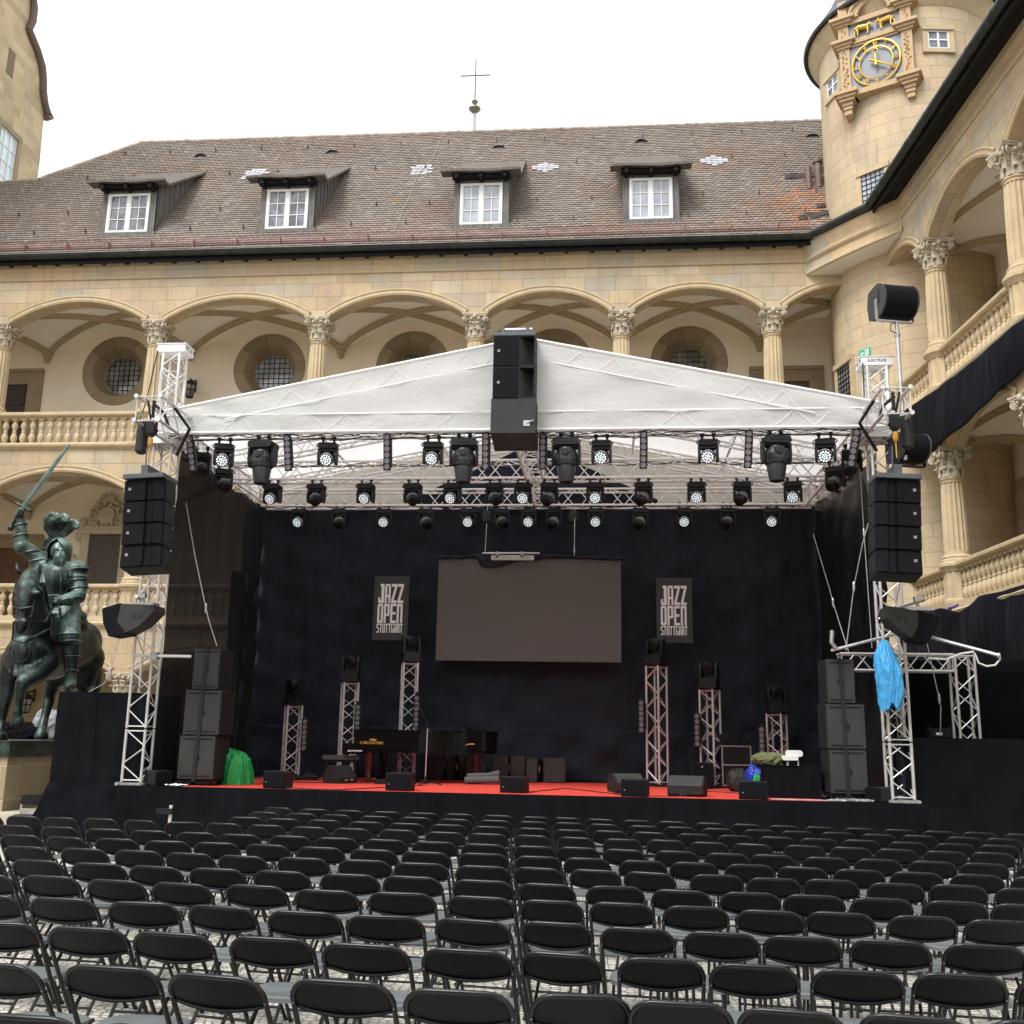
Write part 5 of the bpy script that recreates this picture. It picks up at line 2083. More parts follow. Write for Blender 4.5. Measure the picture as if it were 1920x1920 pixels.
# centre cluster
P0 = at(965, 622, 16.9)
t = thing('centre_speaker', 'loudspeaker cluster hanging in front of the peak of the white canopy', 'speaker cluster', (P0.x, 16.9, P0.z))
W = .74
m = MB()
m.box(-W / 2, W / 2, 0, .6, -.06, .0)
for s_ in (-1, 1):
    m.tube((s_ * .22, .15, 0), (s_ * .22, .15, .1), .03, 8)
    m.box(s_ * .22 - .03, s_ * .22 + .03, .1, .2, .02, .12)
m.build('flying_frame', plain('grey_steel_frame_2', (.10, .11, .12), .45, .5), t)
m = MB(); m.tube((-.25, .15, .1), (.3, .15, .1), .03, 10); m.build('hanging_tube', steel, t)
z = -.065
for k in range(2):
    h = .58
    m = MB()
    xs = .09
    m.box(-W / 2, xs, 0, .6, z - h, z)
    m.box(xs, W / 2, .34, .6, z - h, z)
    m.box(W / 2 - .02, W / 2, .0, .34, z - h, z)
    m.box(xs, W / 2 - .02, 0, .34, z - .02, z)
    m.box(xs, W / 2 - .02, 0, .34, z - h, z - h + .02)
    co = m.build('cabinet', spk_cab, t)
    g_ = MB()
    g_.box(-W / 2 + .015, xs - .012, -.015, 0, z - h + .015, z - .02)
    L_logo(lg := MB(), -W / 2 + .10, -.016, z - h * .5, .02)
    g_.build('grille', spk_black, co)
    lg.build('badge', plain('silver_badge_2', (.6, .6, .62), .4, .3), co)
    hm = MB()
    hm.grid(lambda s, u_: (xs + (W / 2 - .02 - xs) * s, .0 + .33 * math.sin(s * PI / 2) ** .8, z - h + .02 + (h - .04) * u_), 14, 2)
    hm.build('horn', plain('horn_grey', (.075, .078, .085), .5), co, True)
    z -= h + .006
m = MB()
m.box(-W / 2 - .02, W / 2 + .02, .0, .7, z - .62, z)
m.prism([(0, 0), (.72, -.12), (.72, 0)], W + .04, (-W / 2 - .02, .0, z - .62), (0, 1, 0), (0, 0, 1), (1, 0, 0))
co = m.build('bass_cabinet', spk_grey, t)
m = MB()
m.box(.18, .29, -.012, 0, z - .5, z - .4)
m.tube((.24, -.02, z - .45), (.36, -.03, z - .4), .012, 6)
m.build('connector_plate', steel, co)


# ---- moving lights
def base_mb(w_=.34, h=.10, d=.24):
    m = MB()
    m.prism(rrect(w_, h, .03, 3), d, (0, -d / 2, -.10 - h / 2 + .0))
    for s_ in (-1, 1):
        m.tube((s_ * .1, 0, 0), (s_ * .1, 0, -.07), .022, 8)
        m.box(s_ * .1 - .035, s_ * .1 + .035, -.03, .03, -.02, .035)
        m.path([(s_ * w_ / 2, -.09, -.12), (s_ * (w_ / 2 + .035), -.09, -.15), (s_ * w_ / 2, -.09, -.19)], .012, 6)
    return m


def yoke_mb(w_=.36, z0=-.19, z1=-.48, t_=.05):
    m = MB()
    m.prism(rrect(w_ - .02, .07, .03, 3), .15, (0, -.075, z0 - .03))
    for s_ in (-1, 1):
        pl = [(-.06, z0 - .02), (.07, z0 - .02), (.10, z1 + .13), (.07, z1), (-.06, z1), (-.09, z1 + .13)]
        m.prism(pl, t_, (s_ * (w_ / 2 - t_ / 2) - t_ / 2, 0, 0), (0, 1, 0), (0, 0, 1), (1, 0, 0))
    return m


def head_R(tilt, pan=0):
    # local +z of the head -> forwards (towards -y) and down by tilt
    d = Vector((math.sin(pan) * math.cos(tilt), -math.cos(pan) * math.cos(tilt), -math.sin(tilt)))
    return d.to_track_quat('Z', 'Y').to_matrix()


def make_wash():
    t = thing('wash_light', 'x', 'stage light', (0, 0, 0), 0, 'LED wash lights on the roof trusses')
    base_mb().build('base', blk_plastic, t, True)
    yoke_mb().build('yoke', blk_plastic, t, True)
    R = head_R(rad(32), rad(-8))
    o = Vector((0, 0, -.36))
    m = MB()
    m.lathe([(.06, -.13), (.10, -.11), (.125, -.03), (.122, .06), (.118, .10), (.118, .13), (.11, .132)], 28, o, R=R)
    for k in range(4):
        m.lathe([(.126, -.03 + k * .022), (.129, -.018 + k * .022)], 28, o, R=R, cap=False)
    h = m.build('head', blk_plastic, t, True)
    m = MB()
    for r_, n in ((0, 1), (.043, 6), (.086, 12)):
        for k in range(n):
            a = 2 * PI * k / n + .2
            c = o + R @ Vector((r_ * math.cos(a), r_ * math.sin(a), .128))
            m.sphere(c, (.0205, .0205, .013), 10, 6, R)
    m.build('lens', lens_lit, h, True)
    m = MB()
    m.lathe([(.121, .065), (.124, .07), (.122, .11), (.119, .115)], 28, o, R=R, cap=False)
    m.build('head_ring', plain('pale_lamp_ring', (.42, .44, .46), .3, .4), h, True)
    return t


def make_spot(tilt=rad(35), pan=rad(20)):
    t = thing('spot_light', 'x', 'stage light', (0, 0, 0), 0, 'moving spot lights on the roof trusses')
    base_mb().build('base', blk_plastic, t, True)
    yoke_mb().build('yoke', blk_plastic, t, True)
    R = head_R(tilt, pan)
    o = Vector((0, 0, -.38))
    m = MB()
    m.lathe([(.05, -.2), (.10, -.18), (.13, -.08), (.13, .05), (.105, .14), (.10, .22), (.085, .225)], 24, o, R=R)
    for k in range(5):
        m.lathe([(.132, -.1 + k * .03), (.136, -.09 + k * .03), (.132, -.08 + k * .03)], 24, o, R=R, cap=False)
    h = m.build('head', blk_plastic, t, True)
    m = MB()
    m.lathe([(.087, .226), (.05, .238), (.001, .242)], 20, o, R=R)
    m.build('lens', lens_dark, h, True)
    m = MB()
    m.lathe([(.136, .02), (.137, .06), (.118, .12)], 24, o, R=R, cap=False)
    m.build('head_band', plain('grey_lamp_band', (.14, .14, .145), .45), h, True)
    return t


def make_beam():
    t = thing('large_spot_light', 'x', 'stage light', (0, 0, 0), 0, 'large spot lights under the front truss')
    m = base_mb(.46, .12, .34)
    for k in range(4):
        m.box(-.14 + k * .075, -.09 + k * .075, -.18, -.16, -.17, -.14)
    m.build('base', blk_plastic, t, True)
    yk = MB()
    for s_ in (-1, 1):
        pl = [(-.09, -.21), (.09, -.21), (.10, -.42), (.06, -.56), (-.05, -.56), (-.10, -.42)]
        yk.prism(pl, .045, (s_ * .232 - .0225, 0, 0), (0, 1, 0), (0, 0, 1), (1, 0, 0))
    yk.prism(rrect(.44, .07, .03, 3), .22, (0, -.11, -.22))
    yk.build('yoke', blk_plastic, t, True)
    m = MB()
    m.lathe([(.10, -.25), (.16, -.27), (.195, -.36), (.21, -.46), (.205, -.55), (.19, -.575), (.165, -.585), (.17, -.62), (.14, -.80), (.125, -.87), (.10, -.88)], 24)
    m.box(-.09, .09, -.205, -.1, -.50, -.30)
    for s_ in (-1, 1):
        for k in range(5):
            m.box(*sorted((s_ * .10, s_ * .17)), -.19, -.12, -.50 + k * .02, -.49 + k * .02)
    h = m.build('head', plain('black_lamp_housing', (.024, .026, .029), .4, 0, .2, 8), t, True)
    m = MB()
    m.lathe([(.03, .0), (.055, .008), (.062, .02), (.05, .03)], 16, (0, -.205, -.37), R=Matrix.Rotation(PI / 2, 3, 'X'))
    m.build('fan_guard', black_m, h, True)
    m = MB()
    m.lathe([(.101, -.881), (.001, -.895)], 18)
    m.build('lens', lens_dark, h, True)
    return t


def make_strip(name='blinder_bar', grp='six-lamp blinder bars'):
    t = thing(name, 'x', 'blinder light', (0, 0, 0), 0, grp)
    m = MB()
    m.box(-.055, .055, -.03, .06, -.68, -.04)
    m.box(-.065, .065, -.035, .0, -.69, -.03)
    m.box(.055, .075, .0, .09, -.62, -.1)
    m.box(-.03, .03, -.02, .05, -.04, .04)
    m.build('housing', blk_metal, t)
    for k in range(6):
        m = MB()
        m.lathe([(.047, 0), (.047, .012), (.038, .014), (.03, .008), (.001, .012)], 18, (0, -.036, -.09 - k * .108), R=Matrix.Rotation(PI / 2, 3, 'X'))
        m.build('lamp', lens_grey, t, True)
    return t


wash, spot, spot2, beam, strip = make_wash(), make_spot(), make_spot(rad(40), rad(-25)), make_beam(), make_strip()
used = set()


def put(src, loc, label, rz=0):
    if src.name not in used:
        used.add(src.name)
        src.location = loc
        src.rotation_euler = (0, 0, rz)
        src['label'] = label
        return src
    return dup(src, loc, rz, label)


# front truss
fw = [420, 615, 812, 1128, 1328, 1548]
for i, px in enumerate(fw):
    put(wash, (at(px, 850, 17.62).x, 17.62, RZ + .13), f'LED wash light, {ORD[i]} from the statue end under the front truss', rad([14, 6, 2, -2, -4, -12][i]))
for i, px in enumerate([493, 870, 1062, 1455]):
    put(beam, (at(px, 850, 17.56).x, 17.56, RZ + .15), f'large black spot light, {ORD[i]} from the statue end under the front truss', rad([-8, 4, -4, 6][i]))
for i, (px, tl) in enumerate([(362, 10), (542, 5), (727, 1.5), (911, 0), (1018, 0), (1206, -1), (1402, -4), (1599, -12)]):
    o = put(strip, (at(px - tl * .8, 820, 17.4).x, 17.40, RZ + .17), f'six-lamp blinder bar, {ORD[i]} from the statue end under the front truss')
    o.rotation_euler = (rad(5), rad(-tl), rad(tl))
for i, (px, py, Y_, pan, lb) in enumerate([(378, 862, 18.3, 10, 'moving spot light on the side truss by the statue, audience end'), (420, 892, 19.4, 20, 'moving spot light on the side truss by the statue, rear end'),
                                           (1597, 858, 18.3, -12, 'moving spot light on the side truss by the clock tower wing, audience end'), (1566, 888, 19.4, -24, 'moving spot light on the side truss by the clock tower wing, rear end')]):
    p_ = at(px, py, Y_)
    put(spot if i < 2 else spot2, (p_.x, Y_, p_.z + .22), lb, rad(pan))
row2 = [(511, 'w'), (593, 's'), (686, 'w'), (774, 's'), (848, 'w'), (927, 's'), (980, 'w'), (1030, 's'), (1116, 'w'), (1207, 's'), (1306, 'w'), (1392, 's'), (1487, 'w')]
row3 = [(562, 'w'), (637, 's'), (720, 'w'), (798, 's'), (878, 'w'), (940, 's'), (993, 'w'), (1040, 's'), (1117, 'w'), (1200, 's'), (1282, 'w'), (1363, 's'), (1448, 'w')]
rr = random.Random(4)
for row, Y_, nm in ((row2, 20.25, 'middle truss'), (row3, 22.62, 'rear truss')):
    cnt = {'w': 0, 's': 0}
    for (px, k) in row:
        x = at(px, 930 if Y_ < 21 else 975, Y_).x
        lab = ('LED wash light' if k == 'w' else 'moving spot light') + f', {ORD[cnt[k]]} from the statue end under the {nm}'
        cnt[k] += 1
        src = wash if k == 'w' else (spot if px < 960 else spot2)
        put(src, (x, Y_, RZ + .02), lab, rad(rr.uniform(-12, 12)))

# ---- curtains
hang('back_curtain', 'tall black curtain hung behind the stage from the rear truss', 'curtain', molton, XL - .5, 22.98, XR + .4, 22.98, 1.95, RZ + .06, .14, 2.0, 11, 320, 40, .04, .06)
hang('lower_curtain', 'black cloth below the back curtain down to the stage floor', 'curtain', molton, XL - .3, 22.86, XR + .3, 22.86, SZ, 2.12, .05, 2.6, 12, 240, 16, .05)
hang('gauze_curtain', 'see-through black gauze closing the stage side beside the statue', 'curtain', sheer_m, TX[0] + .18, 18.0, XL - .1, 22.95, SZ + .02, RZ + .05, .09, 5.0, 13, 140, 20, .02)
hang('gathered_gauze', 'gathered dark gauze swept back at the rear corner near the statue', 'curtain', molton, XL - .18, 21.6, XL - .08, 22.9, SZ + .02, 5.4, .10, 6.0, 14, 60, 20, .02)
hang('glossy_sheet', 'glossy black plastic sheet closing the stage side near the clock tower wing', 'curtain', glossy_sheet, XR + .12, 22.9, TX[1] + .1, 18.2, SZ + .02, RZ + .02, .13, 3.0, 15, 140, 24, .03)

GLY = {'J': [(.5, 0, 1, 1), (.0, 0, .5, .15), (.0, .15, .32, .30), (.3, .88, .5, 1)], 'A': [(0, 0, .36, .9), (.64, 0, 1, .9), (.12, .9, .88, 1), (.36, .3, .64, .42)],
       'Z': [(0, .86, 1, 1), (0, 0, 1, .14), 'z'], 'O': [(0, .06, .36, .94), (.64, .06, 1, .94), (.1, .94, .9, 1), (.1, 0, .9, .06), (.36, .87, .64, .94), (.36, .06, .64, .13)],
       'P': [(0, 0, .36, 1), (.64, .42, 1, .94), (.36, .87, .92, 1), (.36, .36, .92, .47)], 'E': [(0, 0, .36, 1), (.36, .87, 1, 1), (.36, 0, 1, .13), (.36, .44, .9, .57)],
       'N': [(0, 0, .36, 1), (.64, 0, 1, .94), (.36, .86, .92, 1)], 'S': [(0, .52, .36, .94), (.1, .86, 1, 1), (.64, .06, 1, .52), (0, 0, .9, .14), (.36, .45, .64, .59)],
       'T': [(0, .86, 1, 1), (.32, 0, .68, .86)], 'U': [(0, .06, .36, 1), (.64, .06, 1, 1), (.1, 0, .9, .1)], 'G': [(0, .06, .36, .94), (.1, .88, .95, 1), (.1, 0, .95, .1), (.64, .1, 1, .48), (.5, .40, .64, .5)],
       'R': [(0, 0, .36, 1), (.64, .5, 1, .94), (.36, .87, .92, 1), (.36, .42, .9, .53), (.64, 0, 1, .42)]}


def block_text(m, s, x, z, w_, h_):
    cw = w_ / len(s)
    for i, ch in enumerate(s):
        x0 = x + i * cw
        k = cw * .88
        for j, r in enumerate(GLY[ch]):
            d = .005 + .0006 * j
            if r == 'z':
                pl = [(x0, z + h_ * .14), (x0 + k * .42, z + h_ * .14), (x0 + k, z + h_ * .86), (x0 + k * .58, z + h_ * .86)]
            else:
                pl = [(x0 + r[0] * k, z + r[1] * h_), (x0 + r[2] * k, z + r[1] * h_), (x0 + r[2] * k, z + r[3] * h_), (x0 + r[0] * k, z + r[3] * h_)]
            m.prism(pl, d + .003, (0, -d, 0))


# ---- LED wall and banners
a, b = at(823, 1048, 22.3), at(1165, 1242, 22.3)
lw = thing('led_screen', 'switched off grey brown LED screen hanging at the back of the stage', 'screen', ((a.x + b.x) / 2, 22.3, b.z))
W, Hh_ = b.x - a.x, a.z - b.z
m = MB()
m.box(-W / 2, W / 2, 0, .012, 0, Hh_)
m.build('display', led_m, lw)
m = MB()
m.box(-W / 2 - .01, W / 2 + .01, .012, .10, -.01, Hh_ + .01)
m.build('panel_frame', blk_metal, lw)
p0, p1 = at(905, 1038, 22.25), at(1012, 1038, 22.25)
hb = thing('hanging_bar', 'metal bar on thin cables above the LED screen', 'hanging bar', (p0.x, 22.19, p0.z))
m = MB()
m.tube((0, 0, 0), (p1.x - p0.x, 0, 0), .022, 8)
for k in range(2):
    m.box(.3 + k * .55, .36 + k * .55, -.03, .03, -.1, .03)
m.box(.2, 1.15, -.03, .04, -.16, -.05)
for k in range(4):
    for j in range(2):
        m.box(.86 + k * .05, .885 + k * .05, -.035, -.03, -.085 - j * .035, -.065 - j * .035)
m.build('bar', steel, hb)
m = MB()
m.tube((.06, 0, 0), (.06, .3, RZ - p0.z), .007, 5)
xx = at(1077, 1038, 22.25).x - p0.x
m.tube((xx, 0, -.05), (xx, .2, RZ - p0.z), .007, 5)
m.lathe([(.012, -.1), (.02, -.05), (.012, .05)], 8, (xx, 0, .1))
m.build('cable', steel, hb)
for px in (914, 1075):
    p_ = at(px, 960, 22.5)
    m = MB()
    m.lathe([(.05, -.28), (.10, -.26), (.11, -.05), (.08, 0)], 12)
    tag(m.build('chain_bag', black_m, None, True, (p_.x, 22.42, p_.z)), 'black chain bag below the rear truss ' + ('over the bar cable' if px < 1000 else 'over the screen edge cable'), 'chain bag', 'chain bags')
cl = MB()


def swag(s, u_):
    x = a.x - .08 + (b.x - a.x + .16) * s
    t1 = (x - p0.x + .1) / 1.15
    top = a.z + .05 + .10 * math.exp(-((t1 - .7) / .9) ** 2) + .012 * math.sin(s * 31)
    hang_ = max(0, min(1, (t1 + .05) * 9)) * max(0, min(1, (1.35 - t1) * 1.5)) if t1 > -.05 else 0
    drop = .07 + .26 * hang_ * (.85 + .15 * math.sin(t1 * 7)) + .015 * math.sin(s * 23)
    z = top - drop * u_
    return (x, 22.262 - .045 * math.sin(u_ * PI) - .018 * math.sin(s * 60 + u_ * 6 + 3 * math.sin(s * 9)), z)


cl.grid(swag, 120, 12)
o = cl.build('draped_cloth', molton, None, True, ang=80)
md = o.modifiers.new('thickness', 'SOLIDIFY'); md.thickness = .01
tag(o, 'crumpled black cloth hanging over the top edge of the LED screen', 'cloth')
for i, (q, lb) in enumerate([(((703, 1080), (768, 1080), (698, 1200)), 'charcoal banner reading JAZZ OPEN STUTTGART between the curtain corner by the statue and the screen'),
                             (((1230, 1083), (1297, 1084), (1229, 1205)), 'charcoal banner reading JAZZ OPEN STUTTGART on the clock tower side of the screen')]):
    a, b, c = [at(*p_, 22.35) for p_ in q]
    W, Hh_ = b.x - a.x, a.z - c.z
    bn = thing('banner', lb, 'banner', (a.x, 22.35, c.z), 0, 'JAZZ OPEN banners')
    m = MB()
    m.box(0, W, 0, .05, 0, Hh_)
    m.build('banner_panel', banner_m, bn)
    m = MB()
    for body, x0_, x1_, y0_, y1_ in (('JAZZ', .13, .87, .575, .875), ('OPEN', .12, .86, .265, .565), ('STUTTGART', .115, .865, .115, .255)):
        block_text(m, body, W * x0_, Hh_ * y0_, W * (x1_ - x0_), Hh_ * (y1_ - y0_))
    m.build('lettering', white_m, bn)
# ================================================================== THINGS ON AND AROUND THE STAGE
def cabinet(name, label, loc, rz, w_, d, h, mat=spk_grey, strap=False, group=None, cat='loudspeaker', bars=True, handle=None, logo=False):
    t = thing(name, label, cat, loc, rz, group)
    m = MB()
    m.prism(rrect(w_, h, .02, 2, 0, h / 2), d - .02, (0, .02, 0))
    m.build('cabinet', spk_cab, t)
    g_ = MB()
    g_.prism(rrect(w_ - .03, h - .03, .02, 2, 0, h / 2), .03, (0, -.005, 0))
    g_.build('grille', mat, t)
    x_ = MB()
    if bars:
        for z in (h * .08, h * .92):
            y_ = MB()
            y_.box(-w_ * .4, w_ * .4, -.012, 0, z - .012, z + .012)
            y_.build('grille_bar', blk_metal, t)
        x_.lathe([(.06, 0), (.06, .008), (.04, .012), (.02, .006)], 16, (0, -.006, h / 2), R=Matrix.Rotation(PI / 2, 3, 'X'))
    if logo:
        x_.box(-.012, .012, -.012, 0, h * .82, h * .82 + .022)
    if handle:
        x_.box(w_ / 2, w_ / 2 + .006, d * .3, d * .5, h * .4, h * .65)
    if x_.v:
        x_.build('trim', blk_metal if bars else plain('pale_badge', (.5, .5, .5), .5), t)
    return t


YS_ = 17.85


def from_px(x0, x1, y0, y1, Y):
    a, b, c = at(x0, (y0 + y1) / 2, Y), at(x1, (y0 + y1) / 2, Y), at((x0 + x1) / 2, y0, Y)
    d = at((x0 + x1) / 2, y1, Y)
    return (a.x + b.x) / 2, b.x - a.x, d.z, c.z - d.z


sgrp = ['stacked loudspeakers by the statue side tower', 'stacked loudspeakers by the clock tower side tower']
for g_, rows in enumerate([[(334, 403, 1377, 1461), (345, 414, 1290, 1376), (362, 412, 1211, 1289)], [(1555, 1627, 1401, 1486), (1549, 1623, 1314, 1400), (1549, 1603, 1229, 1313)]]):
    zz = SZ + .12
    tops = None
    side = 'statue' if g_ == 0 else 'clock tower'
    cx0 = None
    for k, (x0, x1, y0, y1) in enumerate(rows):
        Y_ = YS_
        xc, w_, z_, h_ = from_px(x0, x1, y0, y1, Y_)
        if k == 0:
            zz = SZ + .11
            # dolly under the stack
            dl = MB()
            dl.box(xc - w_ / 2, xc + w_ / 2, Y_ + .05, Y_ + .65, SZ + .07, SZ + .105)
            for sx in (-1, 1):
                for yy in (.12, .55):
                    dl.lathe([(.035, -.02), (.035, .02)], 12, (xc + sx * (w_ / 2 - .08), Y_ + yy, SZ + .04), R=Matrix.Rotation(PI / 2, 3, 'Y'))
            tag(dl.build('wheeled_board', blk_metal), f'low wheeled board under the speaker stack on the {side} side', 'dolly', 'dollies under the stacks')
        nm = ['lowest large bass speaker', 'middle large bass speaker', 'small top speaker'][k]
        cabinet('stacked_speaker', f'{nm} of the grey stack on the {side} side of the stage', (xc, Y_, zz), 0, w_, .68, h_ - .006, spk_grey, group=sgrp[g_])
        if k == 0:
            sb_ = (xc, zz)
        zz += h_ - .004
        st_ = (xc, zz)
    m = MB()
    m.path([(sb_[0] - .02, Y_ - .022, sb_[1] - .02), ((sb_[0] + st_[0]) / 2, Y_ - .022, (sb_[1] + zz) / 2), (st_[0], Y_ - .022, zz + .004)], .004, 4)
    s_ = MB()
    a, b = Vector((sb_[0] - .02, Y_ - .024, sb_[1] - .03)), Vector((st_[0], Y_ - .024, zz + .006))
    u = Vector((.032, 0, 0))
    s_.add([a - u, a + u, b + u, b - u, a - u + Vector((0, .006, 0)), a + u + Vector((0, .006, 0)), b + u + Vector((0, .006, 0)), b - u + Vector((0, .006, 0))], [(0, 1, 2, 3), (7, 6, 5, 4), (0, 4, 5, 1), (1, 5, 6, 2), (2, 6, 7, 3), (3, 7, 4, 0)])
    s_.box(st_[0] - .032, st_[0] + .032, Y_ - .024, Y_ + .66, zz + .001, zz + .007)
    tag(s_.build('ratchet_strap', strap_m), f'black strap tied down the front of the speaker stack on the {side} side', 'strap', 'straps round the speaker stacks')

# front fill boxes along the stage edge
for i, (x0, x1, y0, y1) in enumerate([(491, 536, 1452, 1480), (721, 768, 1455, 1484), (936, 985, 1462, 1488), (1163, 1214, 1468, 1496), (1385, 1439, 1474, 1503)]):
    p_ = atz((x0 + x1) / 2, y1, SZ)
    Yc = max(p_.y, SY0 + .12)
    xc, w_, z_, h_ = from_px(x0, x1, y0, y1, Yc)
    t_ = cabinet('front_fill_speaker', f'small black front speaker on the stage edge, {ORD[i]} from the statue end', (xc, Yc, SZ + .009), rad(-9), w_, .30, h_ * 1.16, spk_black, group='front fill speakers on the stage edge', bars=False, logo=False)
    m = MB(); m.box(-w_ * .36, -w_ * .33, -.012, -.004, h_ * .40, h_ * .47); m.build('badge', plain('small_badge', (.4, .4, .4), .5), t_)
for (x0, x1, y0, y1, rz, lb) in [(288, 327, 1448, 1476, 55, 'small black speaker turned sideways by the foot of the statue side tower'), (1612, 1662, 1481, 1509, -58, 'small black speaker turned sideways by the foot of the clock tower side tower')]:
    p_ = atz((x0 + x1) / 2, y1, SZ)
    xc, w_, z_, h_ = from_px(x0, x1, y0, y1, 17.6)
    t_ = cabinet('side_speaker', lb, (xc, 17.62, SZ + .009), rad(rz), .34, .38, h_, spk_black, bars=False)
    m = MB(); m.box(-.175, -.1715, .12, .26, h_ * .38, h_ * .55) if rz < 0 else m.box(.1715, .175, .12, .26, h_ * .38, h_ * .55)
    m.build('connector_plate', steel, t_)

# floor monitor wedges
def wedge(label, px0, px1, py0, py1, Y_, rz):
    xc, w_, z_, h_ = from_px(px0, px1, py0, py1, Y_)
    t = thing('floor_monitor', label, 'stage monitor', (xc, Y_, SZ + .009), rz, 'floor monitor wedges')
    pl = [(-.26, .04), (-.20, .0), (.22, .0), (.27, .06), (.22, .30), (.10, h_), (-.02, h_ - .01), (-.26, .16)]
    m = MB()
    m.prism(pl, w_, (-w_ / 2, 0, 0), (0, 1, 0), (0, 0, 1), (1, 0, 0))
    m.build('cabinet', spk_cab, t)
    m = MB()
    a, b = Vector((0, -.262, .165)), Vector((0, -.03, h_ - .006))
    # slanted back seen by the audience
    n_ = Vector((0, -(b.z - a.z), (b.y - a.y))).normalized() * .006
    u = Vector((w_ / 2 - .02, 0, 0))
    m.add([a - u + n_, a + u + n_, b + u + n_, b - u + n_], [(0, 1, 2, 3)])
    m.build('back_panel', spk_grey, t)
    m = MB()
    for s_ in (-1, 1):
        m.prism(circ(.075, 18, .02, h_ * .42), .004, (s_ * (w_ / 2 + .002), 0, 0), (0, 1, 0), (0, 0, 1), (s_, 0, 0))
    m.box(-.1, .02, -.272, -.255, .02, .12)
    m.build('handle', black_m, t)
    m = MB()
    m.path([(-.04, -.28, .07), (-.05, -.34, .01), (-.2, -.42, .005), (-.5, -.45, .005)], .008, 5)
    m.build('cable', black_m, t)


wedge('grey floor monitor behind the front speaker on the carpet, nearer the piano', 1146, 1203, 1450, 1485, 19.0, rad(20))
wedge('grey floor monitor on the red carpet near the stage edge, nearer the draped table', 1256, 1322, 1456, 1494, 18.2, rad(-14))

# ---- truss stands with moving heads
std = [(547, 1320, 572, 1353, 6), (652, 1277, 671, 1326, 6), (765, 1240, 781, 1309, 6), (1232, 1246, 1203, 1318, -1), (1333, 1290, 1307, 1343, -1), (1459, 1335, 1428, 1368, -1)]


def make_head():
    t = thing('spot_light', 'x', 'stage light', (0, 0, 0), 0, 'moving spot lights on the truss stands')
    m = MB()
    m.prism(rrect(.36, .12, .02, 2, 0, .06), .30, (0, -.15, .02))
    m.box(-.22, .22, -.2, .2, 0, .02)
    m.box(-.10, .06, -.155, -.15, .05, .10)
    m.build('base', blk_plastic, t)
    m = MB()
    for s_ in (-1, 1):
        m.prism([(-.10, .16), (.10, .16), (.09, .46), (.03, .54), (-.05, .52), (-.10, .40)], .05, (s_ * .165 - .025, 0, 0), (0, 1, 0), (0, 0, 1), (1, 0, 0))
    m.prism(rrect(.34, .07, .02, 2, 0, .17), .2, (0, -.1, 0))
    m.build('yoke', blk_plastic, t)
    R = head_R(rad(8), 0)
    m = MB()
    m.lathe([(.06, -.16), (.12, -.13), (.135, -.05), (.13, .08), (.115, .17), (.10, .18)], 22, (0, 0, .42), R=R)
    h = m.build('head', blk_plastic, t, True)
    m = MB()
    m.lathe([(.1, .181), (.085, .19), (.075, .185)], 22, (0, 0, .42), R=R, cap=False)
    m.lathe([(.075, .184), (.04, .196), (.001, .2)], 22, (0, 0, .42), R=R)
    m.build('lens', lens_dark, h, True)
    return t


head0 = None
for i, (px, ty, sx, sy, sd_) in enumerate(std):
    Y_ = 21.8
    p_ = at(px, ty, Y_)
    xb = at(px - 4 if px < 960 else px + 1, 1455, Y_).x
    where = ['shortest truss stand, statue side', 'medium tall truss stand, statue side', 'tallest truss stand, statue side', 'tallest truss stand, clock tower side', 'medium tall truss stand, clock tower side', 'shortest truss stand, clock tower side'][i]
    t = thing('truss_stand', f'silver lattice stand with a spot light, {where}', 'truss stand', (xb, Y_, SZ), rad([28, 24, 18, -38, -34, -30][i]), 'truss stands carrying spot lights')
    H_ = p_.z - SZ
    m = MB()
    truss(m, (0, 0, .05), (0, 0, H_ - .03), .30, (0, 1, 0), .024, .011)
    m.build('tower_truss', alu, t)
    m = MB()
    m.box(-.19, .19, -.19, .19, H_ - .03, H_)
    m.build('top_plate', blk_metal, t)
    m = MB()
    m.box(-.28, .28, -.28, .28, 0, .03)
    m.build('base_plate', blk_metal, t)
    lb = f'moving spot light on top of the {where}'
    if head0 is None:
        head0 = make_head()
        head0.location = (xb, Y_, SZ + H_)
        head0.rotation_euler = (0, 0, rad(-30))
        head0['label'] = lb
    else:
        dup(head0, (xb, Y_, SZ + H_), rad([0, 0, 25, -32, -22, 4][i]), lb)
    q = at(sx, sy, Y_ - .2)
    put_ = dup(strip, (q.x, Y_ - .2, q.z + .085), rad(14 if px < 960 else -14), f'six-lamp blinder bar on the side of the {where}')
    put_['group'] = 'blinder bars on the truss stands'

# ---- grand piano
PY = 20.2
xl, xr = at(648, 1400, PY).x, at(930, 1390, PY + .6).x
PL = xr - xl
pn = thing('grand_piano', 'black concert grand piano with dark legs and gold lettering on its side', 'piano', (xl, PY, SZ + .009), rad(0))
zc0, zc1 = .54, .99
ol = [(.16, 0), (1.15, 0)]
for i in range(1, 13):
    s = i / 12
    ol.append((1.15 + (PL - 1.15 - .35) * s, .0 + .62 * (3 * s * s - 2 * s ** 3)))
for i in range(1, 9):
    a = -PI / 2 + PI * i / 8
    ol.append((PL - .35 + .33 * math.cos(a), 1.06 + .44 * math.sin(a)))
ol += [(.16, 1.5)]
m = MB()
m.prism(ol, zc1 - zc0 - .1, (0, 0, zc0 + .1), (1, 0, 0), (0, 1, 0), (0, 0, 1))
m.prism([(0, .02), (.2, .02), (.2, 1.48), (0, 1.48)], .16, (-.06, 0, zc0), (1, 0, 0), (0, 1, 0), (0, 0, 1))
m.box(-.06, .16, -.005, .05, zc0 + .01, zc0 + .21)
